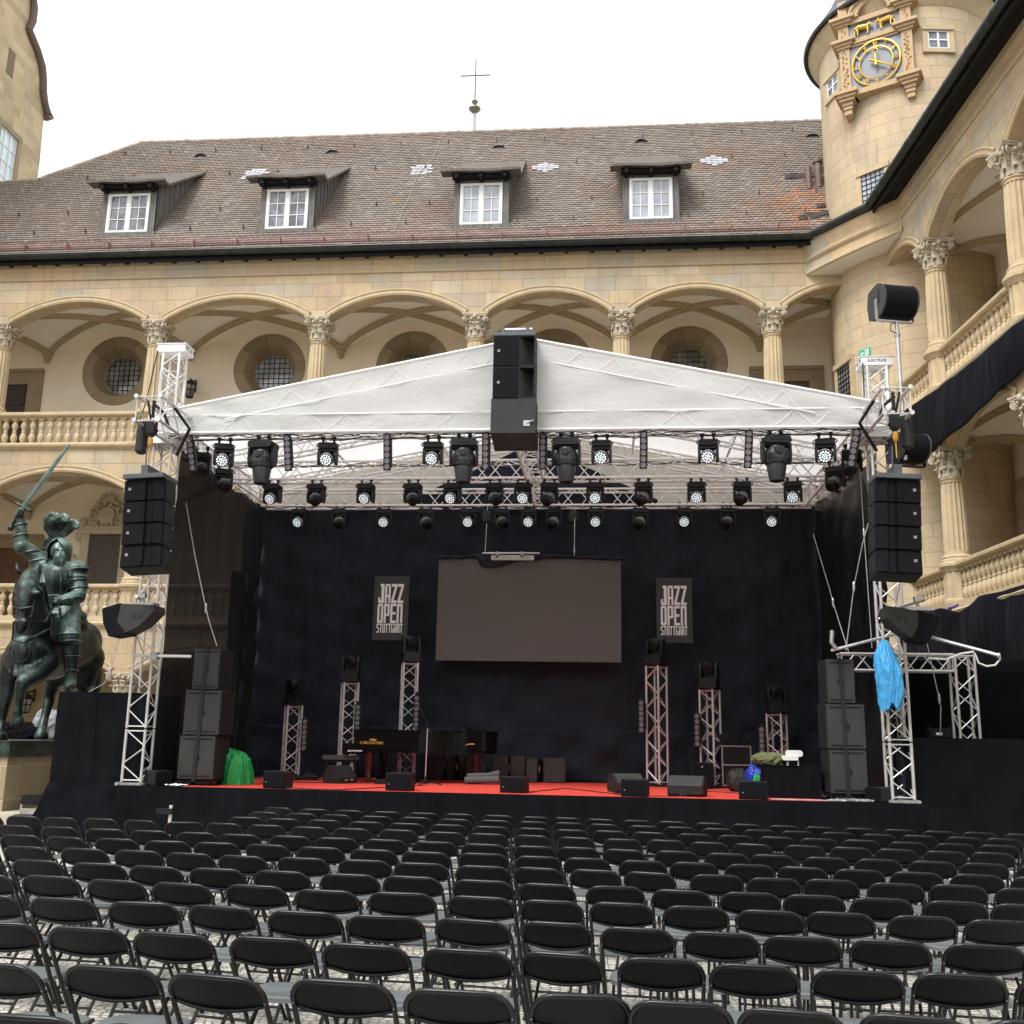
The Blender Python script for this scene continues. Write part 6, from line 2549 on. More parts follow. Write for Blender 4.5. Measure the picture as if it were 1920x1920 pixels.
m.box(-.06, .16, 1.45, 1.5, zc0 + .01, zc0 + .21)
m.build('case', piano_m, pn, True)
m = MB()
m.prism([(x, y - .02 if y < .5 else y + .02) for x, y in ol], .028, (0, 0, zc1 + .004), (1, 0, 0), (0, 1, 0), (0, 0, 1))
m.prism([(x * .98 + .03, y * .96 + .02) for x, y in ol], .05, (0, 0, zc0 + .045), (1, 0, 0), (0, 1, 0), (0, 0, 1))
m.build('lid', piano_m, pn)
m = MB()
m.box(-.03, .16, .08, 1.42, zc0 + .125, zc0 + .15)
m.build('keyboard', plain('ivory_keys', (.7, .68, .6), .3), pn)
for (x, y) in ((.45, .12), (.45, 1.38), (PL - .45, 1.05)):
    m = MB()
    m.lathe([(.055, 0), (.06, .04), (.05, .10), (.075, .30), (.085, .45), (.10, zc0 + .05)], 8, (x, y, .06))
    m.lathe([(.03, 0), (.035, .03), (.02, .06)], 10, (x, y, 0))
    m.build('leg', leg_red, pn, True)
m = MB()
for y in (.68, .82):
    m.tube((.62, y, .08), (.55, y, zc0 + .06), .022, 8)
m.box(.5, .72, .62, .88, .05, .11)
m.tube((.66, .75, .1), (1.0, .75, zc0 + .05), .012, 6)
m.build('pedal_lyre', piano_m, pn)
m = MB()
for k in range(3):
    m.box(.40, .55, .68 + k * .055, .71 + k * .055, .04, .06)
m.build('pedal', brass, pn)
mm = text_mb('C.BECHSTEIN', .46, .05, .002, (.28, -.003, zc0 + .20), bold=.01)
mm.prism([(.48, .075), (.60, .075), (.61, .115), (.57, .095), (.54, .125), (.51, .095), (.47, .115)], .002, (0, -.003, zc0 + .19))
xe = PL - .62
mm2 = MB()
mm2.prism([(0, 0), (.10, .02), (.20, .02), (.20, .045), (.08, .04)], .003, (xe, .50, zc0 + .2))
mm.add(mm2.v, mm2.f)
mm.build('gold_lettering', gold, pn)
t = text_mb('BECHSTEIN', .28, .03, .002, (.05, -.008, zc0 + .05), bold=.01)
t.build('white_lettering', white_m, pn)

bp = atz(640, 1462, SZ)
bn = thing('piano_bench', 'low black piano bench with padded top at the keyboard end', 'bench', (at(640, 1440, 20.5).x, 20.5, SZ + .009), rad(8))
m = MB()
m.prism(rrect(.72, .085, .03, 3, 0, .47), .38, (0, -.19, 0))
m.build('seat', plain('bench_leather', (.05, .05, .055), .35, 0, .2, 10), bn, True)
for sx in (-1, 1):
    for sy in (-1, 1):
        m = MB(); m.tube((sx * .28, sy * .13, 0), (sx * .28, sy * .13, .44), .028, 8); m.build('leg', blk_metal, bn)
m = MB(); m.box(-.3, .3, -.15, .15, .38, .43); m.build('frame', blk_metal, bn)
xc, w_, z_, h_ = from_px(616, 664, 1436, 1465, 20.1)
t = thing('floor_monitor', 'black floor monitor beside the piano bench', 'stage monitor', (xc, 20.0, SZ + .009), rad(60), 'floor monitor wedges')
m = MB()
m.prism([(-.22, 0), (.22, 0), (.24, .1), (.1, .33), (-.05, .32), (-.22, .12)], .46, (-.23, 0, 0), (0, 1, 0), (0, 0, 1), (1, 0, 0))
m.build('cabinet', spk_cab, t)
m = MB(); m.box(.06, .12, -.235, -.225, .05, .09); m.box(-.1, -.02, -.235, -.225, .05, .08); m.build('connector_plate', steel, t)
pd = atz(715, 1472, SZ)
m = MB()
m.box(-.16, .16, -.12, .12, 0, .07); m.prism([(-.12, .07), (.12, .07), (.1, .11), (-.1, .09)], .1, (0, -.05, 0))
m.path([(-.16, -.05, .02), (-.5, -.12, .012), (-.9, -.3, .012), (-1.4, -.28, .012), (-2.1, -.35, .012)], .009, 5)
tag(m.build('foot_pedal', blk_metal, None, False, (pd.x, pd.y + .25, SZ + .009)), 'black effects pedal with trailing cable on the carpet below the piano', 'pedal')

# microphone boom stand
mp = atz(797, 1473, SZ)
ms = thing('microphone_stand', 'black boom microphone stand in front of the piano', 'microphone stand', (mp.x, mp.y, SZ + .009))
m = MB()
for k in range(3):
    a = rad(20 + 120 * k)
    m.tube((0, 0, .10), (.32 * math.cos(a), .32 * math.sin(a), .01), .012, 6)
m.lathe([(.05, .02), (.03, .1), (.016, .16)], 12)
m.build('tripod_base', blk_metal, ms)
m = MB(); m.tube((0, 0, .1), (.01, 0, 1.05), .012, 8); m.build('pole', steel, ms)
m = MB(); m.tube((.09, 0, .95), (-.16, 0, 1.46), .010, 8); m.tube((-.16, 0, 1.46), (-.24, .02, 1.5), .018, 8); m.build('boom_arm', blk_metal, ms)

# rolled cover, cable heap
rc = atz(902, 1472, SZ)
m = MB()
for k, (dy, dz, r) in enumerate([(0, .07, .07), (.10, .06, .06), (.05, .15, .055)]):
    m.path([(-.34 + .02 * k, dy, dz), (-.1, dy + .015, dz + .01), (.12, dy, dz + .02), (.34, dy + .02, dz + .03 + .02 * k)], [r, r * 1.05, r, r * 1.15], 12)
tag(m.build('rolled_cover', grey_cloth, None, True, (rc.x, rc.y + .1, SZ + .009)), 'rolled up dark cloth cover lying on the red carpet', 'cover')
rr = random.Random(21)


def cable_heap(name, label, cx, cy, sx, sy, n, mat=black_m, hgt=.14, r=.012):
    m = MB()
    for k in range(n):
        a0 = rr.uniform(0, 6.3)
        pts = []
        for i in range(14):
            a = a0 + i * .55
            q = rr.uniform(.45, 1)
            pts.append((sx * q * math.cos(a), sy * q * math.sin(a), r + hgt * rr.random() * (1 - q * .7)))
        m.path(pts, r, 5)
    tag(m.build(name, mat, None, True, (cx, cy, SZ + .009)), label, 'cables', 'heaps of cable on the stage')


p_ = atz(592, 1460, SZ); cable_heap('cable_heap', 'heap of black cable on the stage floor near the piano bench', p_.x, 20.9, .38, .25, 7, hgt=.2)
p_ = atz(345, 1472, SZ); cable_heap('cable_heap', 'coils of cable by the foot of the statue side speaker stack', p_.x, 17.68, .26, .08, 5, steel, .05, .007)
p_ = atz(1575, 1497, SZ); cable_heap('cable_heap', 'coils of pale cable by the foot of the clock tower side speaker stack', p_.x, 17.66, .45, .10, 8, steel, .06, .007)
m = MB()
for k in range(4):
    pts = [(at(1445, 1500, 17.6).x + i * .13, 17.56 + .05 * math.sin(i * 1.7 + k * 2) + .02 * k, SZ + .02) for i in range(10)]
    m.path(pts, .008, 5)
tag(m.build('loose_cable', plain('pale_cable', (.4, .38, .37), .5)), 'loose pale cables snaking along the stage edge before the draped table', 'cable')

for i, (q, lb) in enumerate([([(520, 1480), (600, 1483), (690, 1478), (760, 1474), (800, 1472)], 'long black cable on the carpet from the first front speaker to the microphone stand'),
                             ([(985, 1486), (1060, 1478), (1130, 1486), (1170, 1490)], 'black cable on the carpet between the third front speaker and the grey monitor'),
                             ([(1440, 1500), (1400, 1488), (1330, 1484), (1300, 1493)], 'black cable on the carpet from the draped table to the nearer monitor'),
                             ([(800, 1462), (700, 1461), (560, 1462), (470, 1472)], 'black cable along the rear of the carpet beside the piano')]):
    P_ = []
    for k in range(len(q) - 1):
        A_, B_ = atz(*q[k], SZ + .015), atz(*q[k + 1], SZ + .015)
        for j in range(8):
            p_ = A_.lerp(B_, j / 8)
            p_.y = max(p_.y, SY0 + .15) + .05 * math.sin(k * 3 + j * .9)
            P_.append(p_)
    m = MB(); m.path(P_, .010, 5)
    tag(m.build('stage_cable', black_m, None, True), lb, 'cable', 'cables lying on the carpet')

# cases and amplifiers behind the piano
for i, (x0, x1, y0, rz) in enumerate([(801, 831, 1410, 4), (835, 850, 1416, -12), (856, 870, 1417, -18), (872, 908, 1417, 6), (922, 952, 1417, -3), (955, 984, 1417, 5), (986, 1008, 1421, -10), (1018, 1060, 1421, 3)]):
    xc, w_, z_, h_ = from_px(x0, x1, y0, 1461, 22.1)
    t = cabinet('monitor_cabinet', f'upright dark grey cabinet in the row behind the piano, {ORD[i]} from the statue end', (xc, 22.1 + .1 * (i % 3), SZ + .009), rad(rz), w_, .42, SZ * 0 + h_ + z_ - SZ, spk_grey, group='dark cabinets behind the piano', bars=False, handle=True)
    m = MB()
    m.path([(-w_ / 2, .1, h_ + .02), (-.05, .15, h_ + .06), (.1, .1, h_ + .03), (w_ / 2 + .05, .2, h_ + .05)], .012, 5)
    m.box(-.05, .05, .05, .07, h_, h_ + .03)
    m.build('cable', black_m, t)
xc, w_, z_, h_ = from_px(1297, 1337, 1431, 1479, 21.0)
cabinet('amplifier_cabinet', 'black speaker box with small badge standing before the medium stand', (xc, 21.0, SZ + .009), rad(-8), w_, .5, h_ + z_ - SZ, spk_black, bars=False, logo=True)
# open flight case on castors, stood on end
xc, w_, z_, h_ = from_px(1360, 1402, 1385, 1465, 21.6)
fc = thing('flight_case', 'open black flight case with metal edges stood on end beside the draped table', 'flight case', (xc, 21.6, SZ + .009), rad(8))
H_ = .82
m = MB(); m.box(-.28, .28, 0, .5, .05, H_); m.build('case_body', blk_metal, fc)
m = MB()
for x in (-.29, .29):
    m.box(x - .012, x + .012, -.012, .02, .04, H_ + .01)
for z in (.05, H_ * .55, H_):
    m.box(-.278, .278, -.011, .019, z - .012, z + .012)
m.build('metal_edge', steel, fc)
for x in (-.22, .22):
    m = MB()
    m.box(x - .09, x + .09, -.03, .12, H_ + .02, H_ + .24)
    m.lathe([(.05, -.02), (.05, .02)], 14, (x, -.06, H_ + .14), R=Matrix.Rotation(PI / 2, 3, 'Y'))
    m.build('castor', blk_metal, fc)
# draped table with white keyboard support, cloths
xc, w_, z_, h_ = from_px(1432, 1537, 1437, 1500, 18.2)
tb = thing('draped_table', 'low table covered with black cloth at the clock tower side of the carpet', 'table', (xc, 18.2, SZ + .009), rad(-4))
HT = h_ + z_ - SZ - .01
m = MB(); m.box(-w_ / 2, w_ / 2, .0, .75, HT - .04, HT); m.build('tabletop', blk_metal, tb)
m = cloth_strip(-w_ / 2 - .01, -.012, w_ / 2 + .01, -.012, .01, HT + .006, .012, 7, 31, 50, 8, .008)
s1 = cloth_strip(-w_ / 2 - .012, .75, -w_ / 2 - .012, -.01, .01, HT + .006, .012, 7, 32, 30, 8, .008); m.add(s1.v, s1.f)
s1 = cloth_strip(w_ / 2 + .012, -.01, w_ / 2 + .012, .75, .01, HT + .006, .012, 7, 33, 30, 8, .008); m.add(s1.v, s1.f)
m.add([(-w_ / 2 - .02, -.02, HT + .007), (w_ / 2 + .02, -.02, HT + .007), (w_ / 2 + .02, .77, HT + .007), (-w_ / 2 - .02, .77, HT + .007)], [(0, 1, 2, 3)])
m.build('table_cloth', molton2, tb, True, ang=80)
xw, ww, zw, hw = from_px(1466, 1506, 1412, 1437, 18.5)
wt_ = thing('white_stand', 'white moulded plastic stand on the black draped table', 'stand', (xw, 18.5, SZ + .009 + HT + .01))
m = MB()
m.prism(rrect(ww * .78, .11, .05, 4, ww * .11, .20), .14, (0, 0, 0))
m.prism(rrect(ww * .75, .08, .03, 3, -ww * .11, .125), .16, (0, -.02, 0))
m.build('moulded_top', plain('white_plastic', (.82, .80, .78), .35, 0, .03, 5), wt_, True)
for x in (-.08, .1):
    m = MB(); m.tube((x, .04, 0), (x, .04, .1), .014, 8); m.build('leg', white_paint, wt_)


from mathutils import noise as nzm


def crumple(name, label, cat, mat, pts, seed, thick=.02, res=(24, 13), amp=.05):
    """a soft crumpled sheet bag: ellipsoid with ridged folds. pts: centre, radii"""
    (cx, cy, cz), (rx, ry, rz_) = pts
    r2 = random.Random(seed)
    dirs = [(Vector((r2.gauss(0, 1), r2.gauss(0, 1), r2.gauss(0, .6))).normalized(), r2.uniform(4, 11), r2.uniform(0, 6.3)) for _ in range(9)]

    def fn(s, u_):
        a = 2 * PI * s
        ph_ = -PI / 2 + PI * u_
        d = Vector((math.cos(ph_) * math.cos(a), math.cos(ph_) * math.sin(a), math.sin(ph_)))
        k = 1
        for dv, fq, p0_ in dirs:
            k += amp * abs(math.sin(d.dot(dv) * fq + p0_)) - amp * .5
        return (cx + rx * d.x * k, cy + ry * d.y * k, max(cz + rz_ * d.z * k, cz - rz_ * .82))
    off_ = Vector((seed * 3.1, seed * 1.7, seed * .9))

    def jf(s, u_):
        a = 2 * PI * s
        ph_ = -PI / 2 + PI * u_
        d = Vector((math.cos(ph_) * math.cos(a), math.cos(ph_) * math.sin(a), math.sin(ph_)))
        g_ = (abs(d.x) ** 3 + abs(d.y) ** 3 + abs(d.z) ** 3) ** (1 / 3)
        k = (.45 + .55 / g_) * .95
        q_ = Vector((d.x * 1.5, d.y * 1.5, d.z * .7))
        k += amp * 2.6 * (nzm.noise(q_ * .9 + off_) * .9 - abs(nzm.noise(q_ * 1.9 + off_)) * 1.2 - abs(nzm.noise(q_ * 4.2 + off_)) * .55 + .35)
        flare = 1 + .16 * max(0, -d.z) ** 2
        return (cx + rx * d.x * k * flare, cy + ry * d.y * k * flare, max(cz + rz_ * d.z * k, cz - rz_ * .84 + .01 * math.sin(a * 9)))
    m = MB()
    m.grid(jf, res[0] * 4, res[1] * 4)
    o = m.build(name, mat, None, True, ang=65)
    return tag(o, label, cat)


xc, w_, z_, h_ = from_px(401, 475, 1409, 1472, 18.5)


def draped(s_, u_):
    a = 2 * PI * s_
    c, sn = math.cos(a), math.sin(a)
    r = (1 - u_) ** .62
    box = 1 / max(abs(c), abs(sn)) ** .4
    q_ = Vector((c * r * 1.4, sn * r * 1.4, 0))
    fold = abs(math.sin(2.5 * a + 2.2 * math.sin(a + 1) + 2.5 * r)) ** .8
    k = .93 * (1 - .20 * r * fold + .10 * nzm.noise(q_ * 2 + Vector((5, 1, 2))))
    z = (1 - r ** 5) * (.74 - .16 * c * r) + .20 * nzm.noise(q_ * 1.6 + Vector((2, 8, 1))) * (1 - r ** 3) - .22 * abs(nzm.noise(q_ * 2.7 + Vector((1, 4, 6)))) * (1 - r ** 4) - .08 * abs(nzm.noise(q_ * 6.5)) * (1 - r ** 6) + .16
    z *= min(1, u_ * 12)
    return (xc + w_ / 2 * c * r * box * k, 18.62 + .36 * sn * r * box * k, SZ + .012 + h_ * 1.12 * max(0, z))


m = MB()
m.grid(draped, 150, 60)
tag(m.build('green_tarpaulin', green_tarp, None, True, ang=80), 'green tarpaulin draped over equipment on the stage beside the speaker stack', 'tarpaulin')
xc, w_, z_, h_ = from_px(1398, 1470, 1420, 1462, 18.9)
crumple('blue_tarpaulin', 'shiny royal blue plastic sheet heaped beside the draped table', 'tarpaulin', blue_dark, ((xc, 18.9, SZ + .34), (w_ * .46, .25, .22)), 4, amp=.09)
xc, w_, z_, h_ = from_px(1412, 1476, 1412, 1434, 18.7)
crumple('olive_cloth', 'crumpled olive green jacket lying over the blue plastic sheet', 'cloth', olive, ((xc, 18.72, z_ + h_ * .45), (w_ * .5, .2, h_ * .62)), 9, amp=.09)
xc, w_, z_, h_ = from_px(1413, 1424, 1450, 1476, 18.6)
crumple('green_rag', 'small bright green rag hanging between the wedge and draped table', 'rag', green_tarp, ((xc, 18.55, SZ + .2), (.06, .05, .19)), 6, amp=.08)
crumple('black_bundle', 'dark bag lying at the foot of the open flight case', 'bag', black_m, ((at(1385, 1460, 20.2).x, 20.2, SZ + .2), (.22, .2, .24)), 8, amp=.06)

# blue plastic cover tied to the clock tower side tower
xc, w_, z_, h_ = from_px(1641, 1690, 1200, 1328, 17.3)
r2 = random.Random(17)
dirs = [(Vector((r2.gauss(0, 1), r2.gauss(0, 1), r2.gauss(0, .5))).normalized(), r2.uniform(5, 13), r2.uniform(0, 6.3)) for _ in range(10)]


def bluefn(s, u_):
    a = 2 * PI * s
    prof = .25 + .75 * math.sin(min(1, (1 - u_) * 2.1) * PI / 2) if u_ > .5 else 1 - .25 * (1 - u_ * 2) ** 2
    d = Vector((math.cos(a), math.sin(a), (u_ - .5) * 2.4))
    k = 1
    q_ = Vector((d.x * 1.6, d.y * 1.6, d.z * .55))
    k += .22 * nzm.noise(q_ * 1.1) - .30 * abs(nzm.noise(q_ * 2.1 + Vector((3, 1, 7)))) - .12 * abs(nzm.noise(q_ * 5 + Vector((1, 2, 3)))) + .10
    zz = z_ + h_ * u_ + (.05 * math.sin(a * 3) + .03 * math.sin(a * 7)) * (1 - u_)
    return (xc + .03 * math.sin(u_ * 5) + w_ / 2 * d.x * prof * k, 17.3 + .2 * d.y * prof * k, zz)


m = MB(); m.grid(bluefn, 96, 60)
tag(m.build('blue_cover', blue_tarp, None, True, ang=70), 'light blue plastic cover tied over equipment on the tower by the clock tower wing', 'cover')

# ---- hanging delay speakers beside the towers
for i, (poly, Y_, lb) in enumerate([([(193, 1141), (226, 1132), (288, 1134), (289, 1146), (262, 1172), (235, 1186), (204, 1192), (195, 1168)], 16.9, 'tilted dark speaker clamped to the tower beside the horse statue'),
                                    ([(1664, 1136), (1695, 1140), (1762, 1157), (1758, 1172), (1738, 1205), (1716, 1200), (1684, 1178), (1663, 1158)], 16.9, 'tilted dark speaker clamped to the tower beside the arcade wing')]):
    c = at(*poly[0], Y_)
    ds = thing('hanging_speaker', lb, 'loudspeaker', (c.x, Y_, c.z), 0, 'tilted speakers clamped to the towers')
    P_ = [(at(*q, Y_) - c) for q in poly]
    pl = [(p_.x, p_.z) for p_ in P_]
    m = MB(); m.prism(pl, .46, (0, 0, 0)); m.build('cabinet', spk_grey, ds)
    m = MB()
    if i == 0:
        fx = [(-.012, .02), (.30, .10), (.31, -.03), (.40, -.34), (.10, -.49), (-.0, -.25)]
        a, b, cc = P_[0], P_[7], P_[6]
        q0, q1, q2 = P_[1], at(222, 1160, Y_) - c, at(237, 1187, Y_) - c
        pl2 = [(a.x - .01, a.z), (q0.x, q0.z + .012), (q0.x - .04, q0.z - .3), (q2.x, q2.z - .012), (cc.x, cc.z - .012), (b.x - .012, b.z)]
    else:
        a, b = P_[2], P_[4]
        q0, q1 = at(1722, 1146, Y_) - c, at(1707, 1198, Y_) - c
        q2 = at(1712, 1176, Y_) - c
        q2.x += .08
        pl2 = [(q0.x, q0.z + .012), (a.x + .012, a.z), (P_[3].x + .012, P_[3].z), (b.x + .01, b.z - .012), (q1.x, q1.z - .012), (q2.x, q2.z)]
    m.prism(pl2, .44, (0, -.012, 0)); m.build('grille', spk_black, ds)
    m = MB()
    hx = at(252, 1156, Y_) - c if i == 0 else at(1686, 1158, Y_) - c
    for k in range(2):
        m.prism(rrect(.075, .10, .02, 3, hx.x + k * .105 * (1), hx.z + (.0 if i == 0 else -k * .03)), .004, (0, -.004, 0))
    m.build('handle', black_m, ds)
    m = MB()
    top = P_[1] if i == 0 else P_[1]
    xm, zm = (P_[2].x * .55, P_[2].z)
    m.box(min(P_[1].x, P_[2].x) + .05, max(P_[1].x, P_[2].x) - .05, .1, .36, max(P_[1].z, P_[2].z) - .02, max(P_[1].z, P_[2].z) + .04)
    zz = max(P_[1].z, P_[2].z) + .04
    x_ = (P_[1].x + P_[2].x) / 2
    m.tube((x_, .2, zz), (x_, .2, zz + .12), .03, 8)
    tx = TX[i] - c.x
    m.tube((x_ + (-.12 if i == 0 else .12), .2, zz + .12), (tx, .65, zz + .02), .026, 8)
    m.box(x_ - .05, x_ + .05, .15, .25, zz + .09, zz + .17)
    m.build('clamp', steel, ds)

# barrel-fronted speakers on a pole near the wing
for i, (px0, px1, py0, py1, Y_, lb) in enumerate([(1641, 1712, 536, 597, 17.2, 'dark barrel-fronted speaker on top of a silver pole before the arcades'), (1676, 1733, 812, 868, 17.4, 'dark barrel-fronted speaker half hidden behind the outrigger rigging')]):
    xc, w_, z_, h_ = from_px(px0, px1, py0, py1, Y_)
    bs = thing('barrel_speaker', lb, 'loudspeaker', (xc, Y_, z_), rad(14), 'barrel-fronted speakers')
    pl = [(.30, .05), (.34, h_ * .5), (.28, h_ * .9)] + [(-.0 + .28 * math.cos(a), h_ * .5 + h_ * .48 * math.sin(a)) for a in [PI * .45 + PI * 1.1 * i_ / 12 for i_ in range(13)]]
    m = MB(); m.prism(pl[::-1], w_ - .06, (-(w_ - .06) / 2, 0, 0), (0, 1, 0), (0, 0, 1), (1, 0, 0)); m.build('cabinet', spk_black, bs, True)
    for s_ in (-1, 1):
        m = MB()
        m.prism([(y * 1.03, h_ * .5 + (z - h_ * .5) * 1.03) for y, z in pl][::-1], .03, (s_ * (w_ / 2 - .015) - .015, 0, 0), (0, 1, 0), (0, 0, 1), (1, 0, 0))
        m.build('end_cheek', plain('cheek_grey', (.045, .046, .05), .5), bs, True)
    m = MB()
    m.prism([(-.09, .38 * h_), (-.02, .38 * h_), (-.06, .85 * h_), (-.1, .82 * h_)], .004, (-w_ / 2 - .002, 0, 0), (0, 1, 0), (0, 0, 1), (-1, 0, 0))
    m.build('vent_slot', black_m, bs)
    m = MB()
    for s_ in (-1, 1):
        m.box(*sorted((s_ * (w_ / 2 + .01), s_ * (w_ / 2 + .025))), -.03, .05, -.05, h_ * .55)
    m.box(-w_ / 2 - .01, w_ / 2 + .01, -.03, .05, -.07, -.05)
    m.build('bracket', steel if i == 0 else blk_metal, bs)
    if i == 0:
        zb = at(1687, 735, Y_).z - z_
        m = MB(); m.tube((.02, .0, -.07), (.02, .0, zb - 1.2), .033, 10); m.tube((.02, 0, -.33), (.02, 0, -.27), .05, 10); m.build('pole', steel, bs)
        m = MB(); m.path([(.02, -.02, -.08), (-.1, -.03, -.12), (-.12, -.03, -.25), (.0, -.04, -.3)], .009, 5); m.build('cable', black_m, bs)

hang('darkness_sheet', 'tall black sheet added for the dark gap behind the truss gate beside the stage', 'drape', void_shade, 4.95, 21.0, 8.3, 21.0, 0.02, at(1700, 1238, 21.0).z, .04, 2.2, 41, 60, 12, .02)  # added sheet that paints the darkness behind the gate
# ---- pipes, wires and the truss gate
pa, pb = at(252, 1229, 17.4), at(359, 1231, 17.4)
m = MB(); m.tube(pa, pb, .028, 10); m.box(pa.x + .3, pa.x + .42, 17.36, 17.5, pa.z - .06, pa.z + .06)
tag(m.build('cross_pipe', steel), 'short horizontal silver pipe clamped across the statue side tower', 'pipe')
pa, pb = at(1558, 1220, 17.7), at(1690, 1186, 17.7)
m = MB(); m.tube(pa, pb, .026, 10); m.path([at(1560, 1182, 17.66), at(1559, 1205, 17.66), at(1568, 1216, 17.66)], .035, 8)
tag(m.build('cross_pipe', steel), 'silver pipe reaching from the clock tower side tower towards the speaker stack', 'pipe')
pa, pb = at(1700, 1183, 17.6), at(1874, 1229, 17.0)
sp_ = thing('cross_pipe', 'long silver pipe with a hanging white strap before the black cloths', 'pipe', pa)
m = MB(); m.tube((0, 0, 0), pb - pa, .03, 10); m.tube((pb - pa) * .985, pb - pa, .045, 10); m.build('tube', steel, sp_)
m = MB()
pts = [at(*q, 17.05) - pa for q in [(1740, 1234), (1775, 1236), (1800, 1226), (1825, 1222), (1828, 1226), (1835, 1243), (1850, 1249), (1866, 1247), (1875, 1236), (1874, 1226)]]
m.path(pts, .016, 6)
m.build('strap', plain('white_webbing', (.6, .6, .57), .8), sp_, True)
gy_ = 19.6
ga, gb, gc = at(1700, 1243, gy_), at(1803, 1243, gy_), at(1806, 1400, gy_)
tg = thing('truss_gate', 'silver truss gate standing behind the wide black riser', 'truss gate', (gb.x, gy_, TRz - .9))
m = MB()
z0 = ga.z - TRz + .9
truss(m, (-2.2, 0, z0), (-.18, 0, z0), .30, (0, 1, 0), .024, .011); m.build('top_truss', alu, tg)
m = MB(); truss(m, (0, 0, 0), (0, 0, z0 + .16), .34, (0, 1, 0), .026, .011); m.build('upright_truss', alu, tg)
m = MB(); truss(m, (-1.15, .6, 0), (-1.15, .6, z0 - .3), .26, (0, 1, 0), .02, .01); m.build('rear_upright', alu, tg)
fl_ = at(1764, 1372, 18.4)
fd = thing('floodlight', 'small floodlight lying on top of the wide black riser', 'floodlight', (fl_.x, 18.4, TRz + .006))
m = MB(); m.box(-.16, .16, 0, .22, .02, .16); m.box(-.18, -.16, .02, .2, .0, .2); m.box(.16, .18, .02, .2, 0, .2); m.build('housing', blk_metal, fd)
m = MB(); m.box(-.08, .02, -.006, 0, .05, .09); m.build('label_plate', white_m, fd)

for name, label, pts in [('guy_wire', 'thin steel wire from the roof to the speaker stack on the statue side', [(338, 880, 18.6), (365, 1040, 18.3), (386, 1140, 18.2), (392, 1165, 18.15), (407, 1212, 18.1)]),
                         ('guy_wire', 'pale rope slanting from the curtain edge down to the clock tower side stack', [(1525, 1002, 20.4), (1557, 1110, 19.2), (1562, 1130, 19.0), (1591, 1222, 18.1)]),
                         ('guy_wire', 'dark rope slanting from the clock tower side tower down to the stack', [(1650, 905, 17.9), (1617, 1020, 18.0), (1601, 1100, 18.1), (1586, 1220, 18.1)]),
                         ('guy_wire', 'thin hanging wire along the glossy sheet near the clock tower side tower', [(1612, 870, 18.4), (1620, 1000, 18.4), (1635, 1215, 18.3)]),
                         ('guy_wire', 'steel wire with turnbuckle above the wide black riser', [(1738, 1205, 17.5), (1752, 1270, 17.9), (1761, 1310, 18.1), (1764, 1325, 18.2), (1763, 1380, 18.3)]),
                         ('guy_wire', 'chain and rope beside the statue running to the black riser corner', [(226, 1190, 17.3), (215, 1225, 17.3), (207, 1260, 17.3), (195, 1282, 17.4), (167, 1297, 17.6)])]:
    m = MB()
    P_ = [at(*q) for q in pts]
    m.path(P_, .0085, 6)
    mid_ = P_[len(P_) // 2]
    m.lathe([(.008, -.09), (.022, -.05), (.022, .05), (.008, .09)], 8, mid_)
    tag(m.build(name, steel), label, 'wire', 'rigging wires')
pr_ = at(1790, 1140, 21.0)
p_ = Vector(RO + wx * wingpt(1790, 1139, -.5)[0] + wy * -.55); p_.z = wingpt(1790, 1139, -.5)[1]
m = MB()
m.path([p_ + Vector((.05 * math.sin(i * 2), -.35 + i * .08, .03 * math.sin(i * 1.9))) for i in range(9)], .03, 6)
tag(m.build('purple_ribbon', plain('purple_ribbon', (.13, .05, .36), .6), None, True), 'crumpled purple ribbon on the edge of the lower black cloth', 'ribbon')

# post with black plate in front of the stage skirt
pp = at(325, 1545, 16.9)
ps = thing('barrier_post', 'short pale post with a black plate and wooden foot before the stage skirt', 'post', (pp.x, 16.75, 0))
m = MB(); m.tube((0, 0, .02), (0, 0, at(329, 1510, 16.75).z), .028, 10); m.build('post', plain('pale_post', (.6, .56, .5), .5), ps)
zt = at(329, 1510, 16.75).z
m = MB(); m.box(-.22, .05, -.06, .06, zt - .14, zt - .05); m.build('plate', blk_metal, ps)
m = MB(); m.box(-.2, .2, -.15, .15, 0, .03); m.build('foot', plain('plywood', (.45, .28, .13), .7), ps)
# ================================================================== EQUESTRIAN STATUE
HY = 20.4
root = at(60, 1388, HY)
BZ = root.z


def S(px, py, dy=0.):
    return at(px, py, HY + dy) - Vector((root.x, HY, BZ))


pd_ = thing('statue_pedestal', 'sandstone block pedestal with bronze plinth under the horse statue', 'pedestal', (root.x, HY, 0))
xr_ = S(99, 1420).x
m = MB()
m.box(-2.2, xr_, -1.6, 2.4, .42, BZ - .30)
m.build('stone_block', ashlar('pedestal_ashlar', .9, .62, [(.45, .36, .22), (.40, .31, .19), (.47, .39, .26), (.42, .34, .22), (.37, .29, .19)], joint=.016, jcol=(.55, .49, .36), stain=.35), pd_)
m = MB()
m.box(-2.25, xr_ + .04, -1.65, 2.45, BZ - .30, BZ - .10)
m.box(-2.2, xr_ + .0, -1.6, 2.4, BZ - .10, BZ)
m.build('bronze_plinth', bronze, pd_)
m = MB()
m.box(-2.8, S(138, 1540).x, -2.2, 2.8, 0, .42)
m.build('base_step', stone_plain('pale_step', (.55, .52, .42), .25), pd_)

kn = thing('horse_statue', 'green bronze statue of an armoured bearded rider raising a sword on horseback', 'statue', (root.x, HY, BZ))


